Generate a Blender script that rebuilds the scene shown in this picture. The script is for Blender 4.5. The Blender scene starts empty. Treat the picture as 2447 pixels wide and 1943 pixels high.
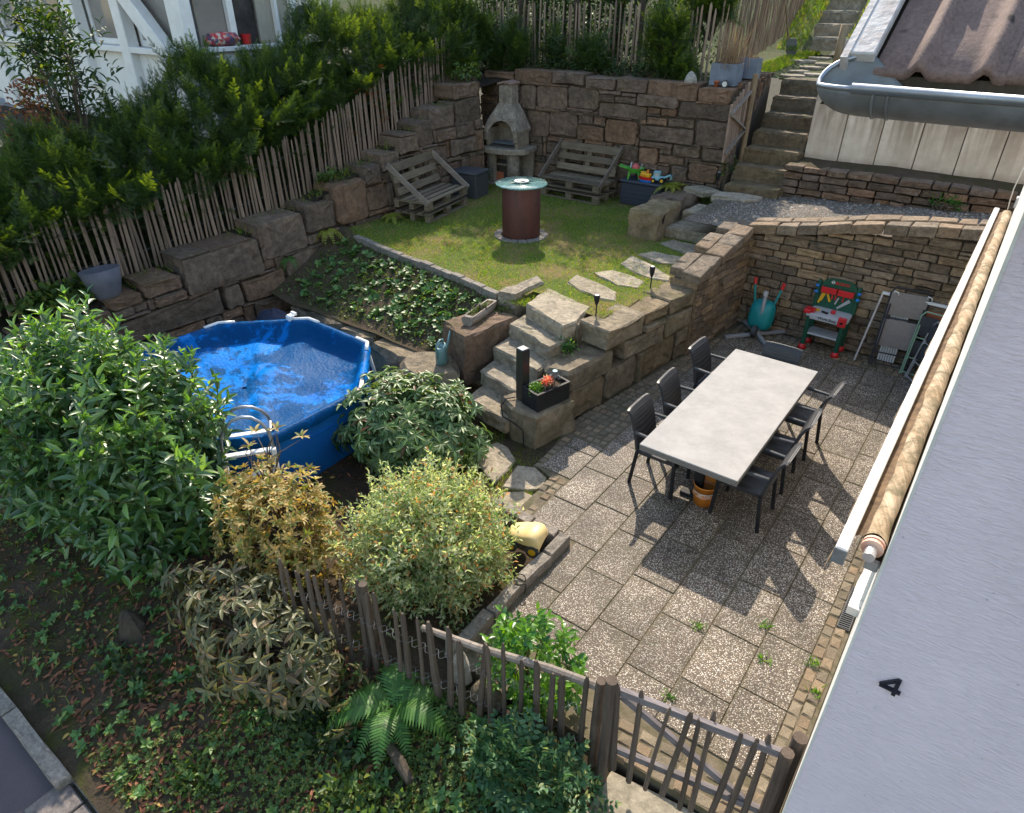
import bpy, bmesh, math, random
import numpy as np
from mathutils import Vector, Matrix, Quaternion
R = math.radians
scene = bpy.context.scene
COL = scene.collection

# ------------------------------------------------------------------ camera, sky, sun, exposure
cam_data = bpy.data.cameras.new('camera')
cam_data.sensor_width = 36.0
cam_data.sensor_fit = 'HORIZONTAL'
cam_data.lens = 23.49
cam_data.clip_start = 0.05
cam_data.clip_end = 500
cam = bpy.data.objects.new('camera', cam_data)
cam.location = (0, 0, 4.5)
cam.rotation_euler = (R(58.2), 0, R(36.6))
COL.objects.link(cam)
scene.camera = cam

SUN = Vector((-0.66, 1.0, 1.0)).normalized()          # towards the sun
elev = math.asin(SUN.z)
azim = math.atan2(SUN.x, SUN.y)
world = bpy.data.worlds.new('World')
scene.world = world
world.use_nodes = True
wn = world.node_tree
bg = wn.nodes['Background']
sky = wn.nodes.new('ShaderNodeTexSky')
sky.sky_type = 'NISHITA'
sky.sun_disc = False
sky.sun_elevation = elev
sky.sun_rotation = azim
sky.air_density = 1.5
sky.dust_density = 1.0
sky.ozone_density = 0.8
wn.links.new(sky.outputs[0], bg.inputs[0])
bg.inputs[1].default_value = 0.15
sun_data = bpy.data.lights.new('sun', 'SUN')
sun_data.energy = 3.6
sun_data.angle = R(0.55)
sun_data.color = (1.0, 0.89, 0.73)
sun = bpy.data.objects.new('sun', sun_data)
sun.rotation_euler = (-SUN).to_track_quat('-Z', 'Y').to_euler()
sun.location = SUN * 40
COL.objects.link(sun)
vs = scene.view_settings
vs.view_transform = 'Standard'
vs.look = 'None'
vs.gamma = 1.0
vs.use_curve_mapping = False
vs.exposure = 1.12

# ------------------------------------------------------------------ object helpers
def link(o, parent=None):
    COL.objects.link(o)
    if parent is not None:
        o.parent = parent
    return o

def tag(o, label=None, cat=None, group=None, kind=None):
    if label: o['label'] = label
    if cat: o['category'] = cat
    if group: o['group'] = group
    if kind: o['kind'] = kind
    return o

def thing(name, label, cat, loc=(0, 0, 0), rz=0.0, group=None):
    o = bpy.data.objects.new(name, None)
    o.empty_display_size = 0.1
    o.location = loc
    o.rotation_euler = (0, 0, rz)
    link(o)
    return tag(o, label, cat, group)

def copy_tree(o, loc=None, rz=None, label=None, parent=None):
    c = o.copy()
    COL.objects.link(c)
    c.parent = parent
    if loc is not None: c.location = loc
    if rz is not None: c.rotation_euler = (0, 0, rz)
    if label: c['label'] = label
    for ch in o.children:
        copy_tree(ch, parent=c)
    return c

def finish(me, smooth=False, recalc=True):
    if recalc:
        bm = bmesh.new(); bm.from_mesh(me)
        bmesh.ops.recalc_face_normals(bm, faces=bm.faces)
        bm.to_mesh(me); bm.free()
    if smooth:
        me.polygons.foreach_set('use_smooth', [True] * len(me.polygons))
    me.update()

class MB:
    """collects shapes; build() links them as ONE mesh object"""
    def __init__(s):
        s.v = []; s.f = []
    def add(s, vs, fs):
        k = len(s.v)
        s.v += [tuple(p) for p in vs]
        s.f += [tuple(i + k for i in f) for f in fs]
        return s
    def box(s, c, d, rot=None, bevel=0.0, taper=1.0):
        x, y, z = d[0] / 2, d[1] / 2, d[2] / 2
        if bevel <= 0:
            vs = [Vector((a * x * (taper if e > 0 else 1), b * y * (taper if e > 0 else 1), e * z)) for e in (-1, 1) for b in (-1, 1) for a in (-1, 1)]
            fs = [(0, 2, 3, 1), (4, 5, 7, 6), (0, 1, 5, 4), (2, 6, 7, 3), (0, 4, 6, 2), (1, 3, 7, 5)]
        else:
            b_ = min(bevel, x * .9, y * .9, z * .9)
            bm = bmesh.new(); bmesh.ops.create_cube(bm, size=1)
            for v in bm.verts:
                t = taper if v.co.z > 0 else 1
                v.co = Vector((v.co.x * 2 * x * t, v.co.y * 2 * y * t, v.co.z * 2 * z))
            bmesh.ops.bevel(bm, geom=bm.edges[:] + bm.verts[:], offset=b_, segments=1, affect='EDGES')
            bm.verts.index_update()
            vs = [v.co.copy() for v in bm.verts]; fs = [[v.index for v in f.verts] for f in bm.faces]; bm.free()
        if rot is not None: vs = [rot @ v for v in vs]
        c = Vector(c)
        return s.add([v + c for v in vs], fs)
    def bar(s, a, b, w, h, up=(0, 0, 1), bevel=0.0):
        a, b = Vector(a), Vector(b)
        d = b - a; L = d.length; d.normalize()
        u = Vector(up); sx = d.cross(u)
        if sx.length < 1e-4: sx = d.cross(Vector((1, 0, 0)))
        sx.normalize(); uu = sx.cross(d)
        rot = Matrix((sx, d, uu)).transposed()
        return s.box((a + b) / 2, (w, L, h), rot, bevel)
    def tube(s, pts, r, n=8, cap=True):
        pts = [Vector(p) for p in pts]
        rs = r if isinstance(r, (list, tuple)) else [r] * len(pts)
        rings = []; vs = []
        prev = None
        for i, p in enumerate(pts):
            d = (pts[min(i + 1, len(pts) - 1)] - pts[max(i - 1, 0)]).normalized()
            if prev is None:
                x = d.cross(Vector((0, 0, 1)))
                if x.length < 1e-3: x = d.cross(Vector((0, 1, 0)))
            else:
                x = prev - d * prev.dot(d)
            x.normalize(); prev = x.copy(); y = d.cross(x)
            rings.append(len(vs))
            for k in range(n):
                a = 2 * math.pi * k / n
                vs.append(p + (x * math.cos(a) + y * math.sin(a)) * rs[i])
        fs = []
        for i in range(len(pts) - 1):
            for k in range(n):
                fs.append((rings[i] + k, rings[i] + (k + 1) % n, rings[i + 1] + (k + 1) % n, rings[i + 1] + k))
        if cap:
            fs.append(tuple(rings[0] + k for k in range(n)))
            fs.append(tuple(rings[-1] + k for k in range(n)))
        return s.add(vs, fs)
    def lathe(s, prof, n=24, c=(0, 0, 0), a0=0.0, a1=2 * math.pi, sx=1, sy=1):
        full = abs(a1 - a0 - 2 * math.pi) < 1e-6
        m = n if full else n + 1
        vs = []
        for (r, z) in prof:
            for k in range(m):
                a = a0 + (a1 - a0) * k / n
                vs.append((c[0] + r * math.cos(a) * sx, c[1] + r * math.sin(a) * sy, c[2] + z))
        fs = []
        for i in range(len(prof) - 1):
            for k in range(n):
                k2 = (k + 1) % m
                fs.append((i * m + k, i * m + k2, (i + 1) * m + k2, (i + 1) * m + k))
        return s.add(vs, fs)
    def prism(s, poly, z0, z1, chamfer=0.0, zf=None):
        """vertical prism over an outline; chamfer pulls the top edge in"""
        n = len(poly); P = [Vector((p[0], p[1])) for p in poly]
        c = sum(P, Vector((0, 0))) / n
        f = (lambda q: 0.0) if zf is None else zf
        vs = [(p.x, p.y, z0) for p in P]
        if chamfer > 0:
            vs += [(p.x, p.y, z1 - chamfer + f(p)) for p in P]
            q = [p + (c - p) * min(0.4, chamfer / max(0.02, (c - p).length)) for p in P]
            vs += [(p.x, p.y, z1 + f(p)) for p in q]
            rings = 3
        else:
            vs += [(p.x, p.y, z1 + f(p)) for p in P]; rings = 2
        fs = [(r * n + k, r * n + (k + 1) % n, (r + 1) * n + (k + 1) % n, (r + 1) * n + k) for r in range(rings - 1) for k in range(n)]
        fs.append(tuple(range(n))); fs.append(tuple((rings - 1) * n + k for k in range(n)))
        return s.add(vs, fs)
    def build(s, name, m, parent=None, smooth=False, world=False, loc=None, recalc=True):
        off = Vector((0, 0, 0))
        if world and parent is not None: off = world_loc(parent)
        if loc is not None: off = off * 0 + Vector(loc)
        me = bpy.data.meshes.new(name)
        me.from_pydata([(p[0] - off.x, p[1] - off.y, p[2] - off.z) for p in s.v], [], s.f)
        finish(me, smooth, recalc)
        if m: me.materials.append(m)
        o = bpy.data.objects.new(name, me)
        if loc is not None:
            o.location = Vector(loc) - (world_loc(parent) if parent is not None else Vector((0, 0, 0)))
        return link(o, parent)

def world_loc(o):
    p = Vector((0, 0, 0))
    while o is not None:
        p = p + Vector(o.location); o = o.parent
    return p

def mesh_np(name, V, F, m, parent=None, smooth=False, kind=None):
    """numpy verts (n,3) and uniform polygons (k,p) as one object in world space (parent unrotated)"""
    V = np.asarray(V, dtype=np.float32); F = np.asarray(F, dtype=np.int32)
    if parent is not None: V = V - np.array(world_loc(parent), dtype=np.float32)
    me = bpy.data.meshes.new(name)
    me.vertices.add(len(V)); me.vertices.foreach_set('co', V.ravel())
    k, p = F.shape
    me.loops.add(k * p); me.loops.foreach_set('vertex_index', F.ravel())
    me.polygons.add(k)
    me.polygons.foreach_set('loop_start', np.arange(0, k * p, p, dtype=np.int32))
    me.polygons.foreach_set('loop_total', np.full(k, p, dtype=np.int32))
    if smooth: me.polygons.foreach_set('use_smooth', np.ones(k, dtype=bool))
    me.update(calc_edges=True)
    me.materials.append(m)
    o = bpy.data.objects.new(name, me)
    link(o, parent)
    if kind: o['kind'] = kind
    return o

# ------------------------------------------------------------------ materials
class NT:
    def __init__(s, name):
        s.m = bpy.data.materials.new(name); s.m.use_nodes = True
        s.t = s.m.node_tree; s.b = s.t.nodes['Principled BSDF']; s.out = s.t.nodes['Material Output']
    def n(s, typ, **kw):
        nd = s.t.nodes.new('ShaderNode' + typ)
        for k, v in kw.items():
            if k.startswith('i_'):
                nd.inputs[k[2:].replace('_', ' ')].default_value = v
            else: setattr(nd, k, v)
        return nd
    def l(s, a, b): s.t.links.new(a, b)
    def val(s, x):
        nd = s.n('Value'); nd.outputs[0].default_value = x; return nd.outputs[0]
    def math(s, op, a, b=None, clamp=False):
        nd = s.n('Math', operation=op, use_clamp=clamp)
        for i, q in enumerate((a, b)):
            if q is None: continue
            if isinstance(q, (int, float)): nd.inputs[i].default_value = q
            else: s.l(q, nd.inputs[i])
        return nd.outputs[0]
    def mix(s, f, a, b, blend='MIX'):
        nd = s.n('Mix', data_type='RGBA', blend_type=blend)
        for i, q in ((0, f), (6, a), (7, b)):
            if isinstance(q, (int, float)): nd.inputs[i].default_value = q
            elif isinstance(q, tuple): nd.inputs[i].default_value = (q[0], q[1], q[2], 1)
            else: s.l(q, nd.inputs[i])
        return nd.outputs[2]
    def ramp(s, f, stops):
        nd = s.n('ValToRGB'); e = nd.color_ramp.elements
        while len(e) < len(stops): e.new(0.5)
        for i, (p, c) in enumerate(stops):
            e[i].position = p; e[i].color = (c[0], c[1], c[2], 1) if isinstance(c, tuple) else (c, c, c, 1)
        s.l(f, nd.inputs[0]); return nd.outputs[0]
    def noise(s, vec, scale, detail=5, rough=0.6, dist=0.0):
        nd = s.n('TexNoise'); nd.inputs['Scale'].default_value = scale; nd.inputs['Detail'].default_value = detail
        nd.inputs['Roughness'].default_value = rough; nd.inputs['Distortion'].default_value = dist
        s.l(vec, nd.inputs['Vector']); return nd.outputs['Fac']
    def coords(s, rnd=True, scale=None):
        tc = s.n('TexCoord'); v = tc.outputs['Object']
        if rnd:
            oi = s.n('ObjectInfo'); mul = s.math('MULTIPLY', oi.outputs['Random'], 53.0)
            cb = s.n('CombineXYZ'); s.l(mul, cb.inputs[0]); s.l(mul, cb.inputs[1]); s.l(mul, cb.inputs[2])
            ad = s.n('VectorMath', operation='ADD'); s.l(v, ad.inputs[0]); s.l(cb.outputs[0], ad.inputs[1]); v = ad.outputs[0]
        if scale:
            mp = s.n('VectorMath', operation='MULTIPLY'); s.l(v, mp.inputs[0]); mp.inputs[1].default_value = scale; v = mp.outputs[0]
        return v
    def bump(s, h, strength, dist=0.02):
        nd = s.n('Bump'); nd.inputs['Strength'].default_value = strength; nd.inputs['Distance'].default_value = dist
        s.l(h, nd.inputs['Height']); s.l(nd.outputs[0], s.b.inputs['Normal']); return nd.outputs[0]
    def objrand(s):
        return s.n('ObjectInfo').outputs['Random']
    def hsv(s, col, hue=0.5, sat=1.0, val=1.0):
        nd = s.n('HueSaturation')
        for k, q in (('Hue', hue), ('Saturation', sat), ('Value', val)):
            if isinstance(q, (int, float)): nd.inputs[k].default_value = q
            else: s.l(q, nd.inputs[k])
        s.l(col, nd.inputs['Color']); return nd.outputs[0]

def mat(name, c1, c2=None, rough=0.6, scale=6.0, bump=0.0, bscale=40.0, objvar=0.0, metal=0.0, stretch=None, spec=0.5, contrast=(0.35, 0.65), coat=0.0, detail=5):
    s = NT(name)
    c2 = c2 or tuple(x * 0.8 for x in c1)
    v = s.coords(scale=stretch)
    f = s.noise(v, scale, detail)
    col = s.mix(s.ramp(f, [(contrast[0], 0.0), (contrast[1], 1.0)]), c1, c2)
    if objvar:
        col = s.hsv(col, val=s.math('ADD', s.math('MULTIPLY', s.objrand(), objvar), 1 - objvar / 2))
    s.l(col, s.b.inputs['Base Color'])
    rr = s.math('ADD', s.math('MULTIPLY', f, 0.2), rough - 0.1, clamp=True)
    s.l(rr, s.b.inputs['Roughness'])
    s.b.inputs['Metallic'].default_value = metal
    s.b.inputs['Specular IOR Level'].default_value = spec
    if coat: s.b.inputs['Coat Weight'].default_value = coat
    if bump: s.bump(s.noise(v, bscale, 6), bump, 0.01)
    return s.m

def mat_stone(name, c1, c2, c3, scale=3.0, moss=0.0, lichen=0.0, bump=0.5, objvar=0.45, streak=0.0, topdirt=0.0):
    s = NT(name); v = s.coords()
    f1 = s.noise(v, scale, 8, 0.7, 0.5); f2 = s.noise(v, scale * 5, 9, 0.75); f3 = s.noise(v, scale * 1.9, 6, 0.6, 1.0)
    col = s.mix(s.ramp(f1, [(0.32, 0.0), (0.68, 1.0)]), c1, c2)
    r = s.objrand()
    col = s.mix(s.math('MULTIPLY', s.ramp(s.math('FRACT', s.math('MULTIPLY', r, 7.31)), [(0.45, 0.0), (1.0, 1.0)]), 0.75), col, c3)
    col = s.mix(0.75, col, s.ramp(f2, [(0.28, 0.35), (0.72, 1.35)]), 'MULTIPLY')
    col = s.mix(0.7, col, s.ramp(f3, [(0.32, 0.55), (0.62, 1.15)]), 'MULTIPLY')
    col = s.hsv(col, val=s.math('ADD', s.math('MULTIPLY', r, objvar), 1 - objvar / 2))
    geo = s.n('NewGeometry'); sep = s.n('SeparateXYZ'); s.l(geo.outputs['Normal'], sep.inputs[0]); nz = sep.outputs[2]
    if streak:
        vs_ = s.coords(scale=(9, 9, 0.7)); st = s.noise(vs_, 1.2, 5, 0.6)
        col = s.mix(s.math('MULTIPLY', s.ramp(st, [(0.45, 0.0), (0.7, 1.0)]), streak), col, (0.035, 0.03, 0.024))
    if lichen:
        vo = s.n('TexVoronoi'); vo.inputs['Scale'].default_value = 26; s.l(v, vo.inputs['Vector'])
        lf = s.math('MULTIPLY', s.ramp(vo.outputs['Distance'], [(0.12, 1.0), (0.2, 0.0)]), s.ramp(s.noise(v, 2.3, 3), [(0.52, 0.0), (0.62, 1.0)]))
        col = s.mix(s.math('MULTIPLY', lf, lichen), col, (0.42, 0.4, 0.35))
    if moss:
        mf = s.math('MULTIPLY', s.ramp(nz, [(0.3, 0.25), (0.8, 1.0)]), s.ramp(s.noise(v, 1.9, 6), [(0.48, 0.0), (0.62, 1.0)]))
        col = s.mix(s.math('MULTIPLY', mf, moss), col, s.mix(f2, (0.035, 0.045, 0.01), (0.12, 0.1, 0.018)))
    s.l(col, s.b.inputs['Base Color'])
    s.b.inputs['Roughness'].default_value = 0.85; s.b.inputs['Specular IOR Level'].default_value = 0.3
    if bump: s.bump(s.math('ADD', s.math('MULTIPLY', f1, 2.0), s.math('ADD', f2, f3)), bump, 0.04)
    return s.m

def mat_leaf(name, c1, c2, c3=None, rough=0.45, trans=0.35, spec=0.5, p3=0.1, vein=False, bright=1.0, p1=0.5):
    """leaf: colour per leaf (mesh island), light passing through the blade"""
    s = NT(name)
    geo = s.n('NewGeometry'); r = geo.outputs['Random Per Island']
    oi = s.objrand()
    rr = s.math('FRACT', s.math('ADD', r, oi))
    col = s.mix(rr, c1, c2)
    if c3:
        col = s.mix(s.ramp(s.math('FRACT', s.math('MULTIPLY', rr, 17.7)), [(p3 - 0.001, 1.0), (p3 + 0.001, 0.0)]), col, c3)
    col = s.hsv(col, val=s.math('ADD', s.math('MULTIPLY', s.math('FRACT', s.math('MULTIPLY', rr, 5.13)), 0.6 * bright), 0.7 * bright))
    s.l(col, s.b.inputs['Base Color'])
    s.b.inputs['Roughness'].default_value = rough
    s.b.inputs['Specular IOR Level'].default_value = spec
    tr = s.n('BsdfTranslucent')
    s.l(s.mix(1.0, s.hsv(col, hue=0.485, sat=1.15, val=2.0), (1.0, 1.0, 0.6), 'MULTIPLY'), tr.inputs['Color'])
    mx = s.n('MixShader'); mx.inputs[0].default_value = trans
    s.l(s.b.outputs[0], mx.inputs[1]); s.l(tr.outputs[0], mx.inputs[2]); s.l(mx.outputs[0], s.out.inputs['Surface'])
    return s.m

def mat_wood(name, c1, c2, rough=0.8, axis=2, objvar=0.4, bump=0.4, moss=0.0):
    s = NT(name)
    sc = [22.0, 22.0, 22.0]; sc[axis] = 1.6
    v = s.coords(scale=tuple(sc)); g = s.noise(v, 1.6, 7, 0.7, 0.6)
    big = s.noise(s.coords(), 4.0, 4)
    col = s.mix(s.ramp(g, [(0.3, 0.0), (0.7, 1.0)]), c1, c2)
    col = s.mix(0.6, col, s.ramp(big, [(0.3, 0.55), (0.7, 1.2)]), 'MULTIPLY')
    col = s.hsv(col, val=s.math('ADD', s.math('MULTIPLY', s.objrand(), objvar), 1 - objvar / 2))
    if moss: col = s.mix(s.math('MULTIPLY', s.ramp(big, [(0.55, 0.0), (0.7, 1.0)]), moss), col, (0.07, 0.075, 0.03))
    s.l(col, s.b.inputs['Base Color']); s.b.inputs['Roughness'].default_value = rough; s.b.inputs['Specular IOR Level'].default_value = 0.25
    s.bump(g, bump, 0.01)
    return s.m

M = {}
# stone
M['wall_stone'] = mat_stone('dark_sandstone', (0.26, 0.178, 0.125), (0.155, 0.11, 0.085), (0.31, 0.17, 0.098), 3.0, moss=0.4, lichen=0.5, streak=0.25, bump=0.9)
M['block_stone'] = mat_stone('block_sandstone', (0.32, 0.255, 0.175), (0.215, 0.17, 0.115), (0.3, 0.21, 0.115), 2.5, moss=0.5, lichen=0.15, streak=0.18, bump=0.9)
M['ashlar'] = mat_stone('ashlar_stone', (0.31, 0.23, 0.155), (0.2, 0.15, 0.112), (0.37, 0.24, 0.125), 4.0, moss=0.15, bump=0.7, objvar=0.75, streak=0.15)
M['coping'] = mat_stone('coping_stone', (0.3, 0.23, 0.165), (0.21, 0.165, 0.12), (0.32, 0.215, 0.13), 5.0, bump=0.7, objvar=0.3)
M['slab_stone'] = mat_stone('flagstone', (0.42, 0.355, 0.27), (0.3, 0.25, 0.185), (0.38, 0.31, 0.22), 4.0, bump=0.6, objvar=0.25, moss=0.2)
M['step_stone'] = mat_stone('step_stone', (0.4, 0.34, 0.255), (0.27, 0.22, 0.16), (0.36, 0.28, 0.195), 3.0, bump=0.6, objvar=0.2, moss=0.3, streak=0.1)
M['upper_step'] = mat_stone('dark_step_stone', (0.22, 0.165, 0.105), (0.13, 0.098, 0.065), (0.21, 0.15, 0.085), 3.0, bump=0.7, objvar=0.2, moss=0.5, streak=0.15)
M['granite'] = mat_stone('granite_kerb', (0.32, 0.28, 0.235), (0.22, 0.19, 0.16), (0.28, 0.24, 0.2), 9.0, bump=0.5, objvar=0.2)
M['sett'] = mat_stone('sett_stone', (0.31, 0.25, 0.17), (0.22, 0.18, 0.13), (0.34, 0.23, 0.14), 9.0, bump=0.5, objvar=0.5)
M['pebble'] = mat_stone('pale_rock', (0.5, 0.46, 0.4), (0.36, 0.33, 0.29), (0.5, 0.44, 0.36), 8.0, bump=0.5, objvar=0.1)
M['mortar'] = mat('joint_earth', (0.14, 0.11, 0.075), (0.08, 0.07, 0.035), 0.95, 12, 0.5, 60)
M['core'] = mat('wall_core', (0.085, 0.066, 0.048), (0.12, 0.095, 0.066), 0.95, 8)

def mat_aggregate(name):
    s = NT(name); v = s.coords()
    vo = s.n('TexVoronoi'); vo.inputs['Scale'].default_value = 84; s.l(v, vo.inputs['Vector'])
    d = vo.outputs['Distance']
    sep = s.n('SeparateColor'); s.l(vo.outputs['Color'], sep.inputs[0])
    peb = s.ramp(sep.outputs[0], [(0.0, (0.17, 0.125, 0.085)), (0.25, (0.3, 0.225, 0.16)), (0.5, (0.42, 0.35, 0.275)), (0.75, (0.6, 0.53, 0.44)), (1.0, (0.78, 0.72, 0.63))])
    mask = s.ramp(d, [(0.34, 1.0), (0.52, 0.0)])
    big = s.noise(v, 2.0, 6, 0.6); mid = s.noise(v, 9.0, 5)
    dirt = s.ramp(s.math('ADD', s.math('MULTIPLY', big, 0.75), s.math('MULTIPLY', mid, 0.25)), [(0.36, 0.55), (0.62, 1.1)])
    col = s.mix(mask, (0.09, 0.068, 0.05), peb)
    col = s.mix(1.0, col, dirt, 'MULTIPLY')
    sp = s.math('MULTIPLY', s.ramp(s.noise(v, 3.1, 7, 0.7), [(0.52, 0.0), (0.68, 1.0)]), 0.45)
    col = s.mix(sp, col, (0.06, 0.058, 0.025))
    col = s.hsv(col, val=s.math('ADD', s.math('MULTIPLY', s.objrand(), 0.16), 0.92))
    tg = s.n('TexCoord'); se = s.n('SeparateXYZ'); s.l(tg.outputs['Generated'], se.inputs[0])
    ex = s.math('MULTIPLY', s.math('SUBTRACT', 0.5, s.math('ABSOLUTE', s.math('SUBTRACT', se.outputs[0], 0.5))), 0.4)
    ey = s.math('MULTIPLY', s.math('SUBTRACT', 0.5, s.math('ABSOLUTE', s.math('SUBTRACT', se.outputs[1], 0.5))), 0.62)
    ed = s.math('ADD', s.math('MINIMUM', ex, ey), s.math('MULTIPLY', s.math('SUBTRACT', s.noise(v, 7.0, 6, 0.7), 0.5), 0.09))
    col = s.mix(s.math('MULTIPLY', s.ramp(ed, [(0.0, 1.0), (0.034, 0.0)]), 0.42), col, s.mix(mid, (0.06, 0.045, 0.022), (0.13, 0.105, 0.05)))
    s.l(col, s.b.inputs['Base Color']); s.b.inputs['Roughness'].default_value = 0.7; s.b.inputs['Specular IOR Level'].default_value = 0.35
    s.bump(s.ramp(d, [(0.0, 1.0), (0.55, 0.0)]), 0.7, 0.006)
    return s.m
M['aggregate'] = mat_aggregate('exposed_aggregate')

def mat_soil(name, c1, c2, c3, s3=0.5, leaf=None, moss=None, scale=6):
    s = NT(name); v = s.coords(rnd=False)
    f1 = s.noise(v, scale, 9, 0.7); f2 = s.noise(v, scale * 7, 7, 0.75); f3 = s.noise(v, 1.1, 4, 0.5)
    col = s.mix(s.ramp(f1, [(0.35, 0.0), (0.65, 1.0)]), c1, c2)
    col = s.mix(s.math('MULTIPLY', s.ramp(f3, [(0.45, 0.0), (0.6, 1.0)]), s3), col, c3)
    if moss: col = s.mix(s.math('MULTIPLY', s.ramp(s.noise(v, 2.6, 7, 0.65), [(0.52, 0.0), (0.62, 1.0)]), 0.8), col, moss)
    col = s.mix(0.8, col, s.ramp(f2, [(0.25, 0.4), (0.75, 1.4)]), 'MULTIPLY')
    s.l(col, s.b.inputs['Base Color']); s.b.inputs['Roughness'].default_value = 0.95; s.b.inputs['Specular IOR Level'].default_value = 0.2
    s.bump(s.math('ADD', f1, f2), 0.9, 0.03)
    return s.m
M['verge'] = mat_soil('verge_soil', (0.1, 0.07, 0.048), (0.055, 0.04, 0.027), (0.05, 0.045, 0.02), 0.7, moss=(0.07, 0.075, 0.014))
M['soil'] = mat_soil('bed_soil', (0.12, 0.082, 0.053), (0.07, 0.05, 0.034), (0.06, 0.055, 0.025), 0.6, moss=(0.06, 0.062, 0.016))
M['lawn_soil'] = mat_soil('lawn_thatch', (0.13, 0.16, 0.03), (0.085, 0.125, 0.022), (0.24, 0.165, 0.075), 0.85)
M['terrace_soil'] = mat_soil('terrace_soil', (0.05, 0.038, 0.026), (0.03, 0.024, 0.016), (0.05, 0.05, 0.02), 0.6)
M['hill_grass'] = mat_soil('hill_grass', (0.06, 0.08, 0.02), (0.04, 0.06, 0.015), (0.08, 0.08, 0.03), 0.6)

def mat_gravel(name):
    s = NT(name); v = s.coords(rnd=False)
    vo = s.n('TexVoronoi'); vo.inputs['Scale'].default_value = 42; s.l(v, vo.inputs['Vector'])
    sep = s.n('SeparateColor'); s.l(vo.outputs['Color'], sep.inputs[0])
    col = s.ramp(sep.outputs[0], [(0.0, (0.09, 0.07, 0.055)), (0.5, (0.19, 0.152, 0.12)), (1.0, (0.33, 0.275, 0.22))])
    col = s.mix(s.ramp(vo.outputs['Distance'], [(0.35, 0.0), (0.6, 0.85)]), col, (0.04, 0.035, 0.028))
    col = s.mix(s.math('MULTIPLY', s.ramp(s.noise(v, 1.7, 6), [(0.5, 0.0), (0.64, 1.0)]), 0.75), col, (0.07, 0.06, 0.03))
    s.l(col, s.b.inputs['Base Color']); s.b.inputs['Roughness'].default_value = 0.9
    s.bump(s.ramp(vo.outputs['Distance'], [(0.0, 1.0), (0.6, 0.0)]), 1.0, 0.012)
    return s.m
M['gravel'] = mat_gravel('gravel')

def mat_asphalt(name):
    s = NT(name); v = s.coords(rnd=False)
    f = s.noise(v, 160, 3, 0.8); g = s.noise(v, 1.5, 5)
    col = s.mix(s.ramp(f, [(0.3, 0.0), (0.75, 1.0)]), (0.062, 0.047, 0.052), (0.115, 0.09, 0.096))
    col = s.mix(0.6, col, s.ramp(g, [(0.3, 0.7), (0.7, 1.15)]), 'MULTIPLY')
    s.l(col, s.b.inputs['Base Color']); s.b.inputs['Roughness'].default_value = 0.85
    s.bump(f, 0.4, 0.004); return s.m
M['asphalt'] = mat_asphalt('asphalt')
M['paving'] = mat_stone('footway_slab', (0.2, 0.17, 0.155), (0.15, 0.125, 0.115), (0.19, 0.165, 0.15), 6, objvar=0.2, bump=0.4)

def mat_plaster(name, c1, c2):
    s = NT(name)
    v = s.coords(rnd=False, scale=(4.5, 4.5, 22.0)); w = s.noise(v, 4.0, 5, 0.6, 0.7)
    v2 = s.coords(rnd=False); g = s.noise(v2, 2.2, 6, 0.6); h = s.noise(v2, 90, 3)
    sp = s.n('TexVoronoi'); sp.inputs['Scale'].default_value = 17; s.l(v2, sp.inputs['Vector'])
    col = s.mix(s.ramp(g, [(0.35, 0.0), (0.65, 1.0)]), c1, c2)
    col = s.mix(s.math('MULTIPLY', s.math('MULTIPLY', s.ramp(sp.outputs['Distance'], [(0.06, 1.0), (0.11, 0.0)]), s.ramp(s.noise(v2, 5, 3), [(0.5, 0.0), (0.6, 1.0)])), 0.4), col, (0.2, 0.2, 0.22))
    col = s.mix(0.35, col, s.ramp(w, [(0.3, 0.74), (0.5, 1.02)]), 'MULTIPLY')
    s.l(col, s.b.inputs['Base Color']); s.b.inputs['Roughness'].default_value = 0.9
    s.bump(s.math('ADD', s.ramp(w, [(0.35, 0.0), (0.62, 1.0)]), s.math('MULTIPLY', h, 0.4)), 0.5, 0.006)
    return s.m
M['plaster'] = mat_plaster('blue_grey_scratch_plaster', (0.77, 0.66, 0.715), (0.71, 0.61, 0.66))
M['white_plaster'] = mat('white_plaster', (0.72, 0.7, 0.66), (0.6, 0.58, 0.54), 0.85, 8, 0.5, 60)
M['white_paint'] = mat('white_paint', (0.8, 0.79, 0.78), (0.72, 0.71, 0.7), 0.4, 5, 0.1, 30)
M['old_white'] = mat('weathered_white_paint', (0.5, 0.46, 0.44), (0.33, 0.27, 0.245), 0.7, 14, 0.4, 40, contrast=(0.45, 0.7))
M['black'] = mat('black_metal', (0.012, 0.012, 0.014), (0.02, 0.02, 0.022), 0.65, 10, spec=0.25)
M['numeral'] = mat('dark_navy_metal', (0.012, 0.013, 0.022), (0.018, 0.018, 0.03), 0.45, 10)
M['zinc'] = mat('zinc', (0.36, 0.38, 0.42), (0.26, 0.28, 0.32), 0.42, 7, 0.15, 20, metal=0.75)
M['zinc_dull'] = mat('weathered_zinc', (0.2, 0.21, 0.22), (0.13, 0.135, 0.135), 0.6, 9, 0.2, 30, metal=0.3)
M['alu'] = mat('aluminium', (0.6, 0.6, 0.62), (0.52, 0.52, 0.54), 0.35, 6, metal=0.7)
M['grey_metal'] = mat('grey_lacquered_metal', (0.33, 0.33, 0.34), (0.27, 0.27, 0.28), 0.5, 8)
M['concrete'] = mat_stone('concrete', (0.33, 0.29, 0.22), (0.26, 0.22, 0.16), (0.33, 0.28, 0.2), 4, objvar=0.1, bump=0.3)

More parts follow.
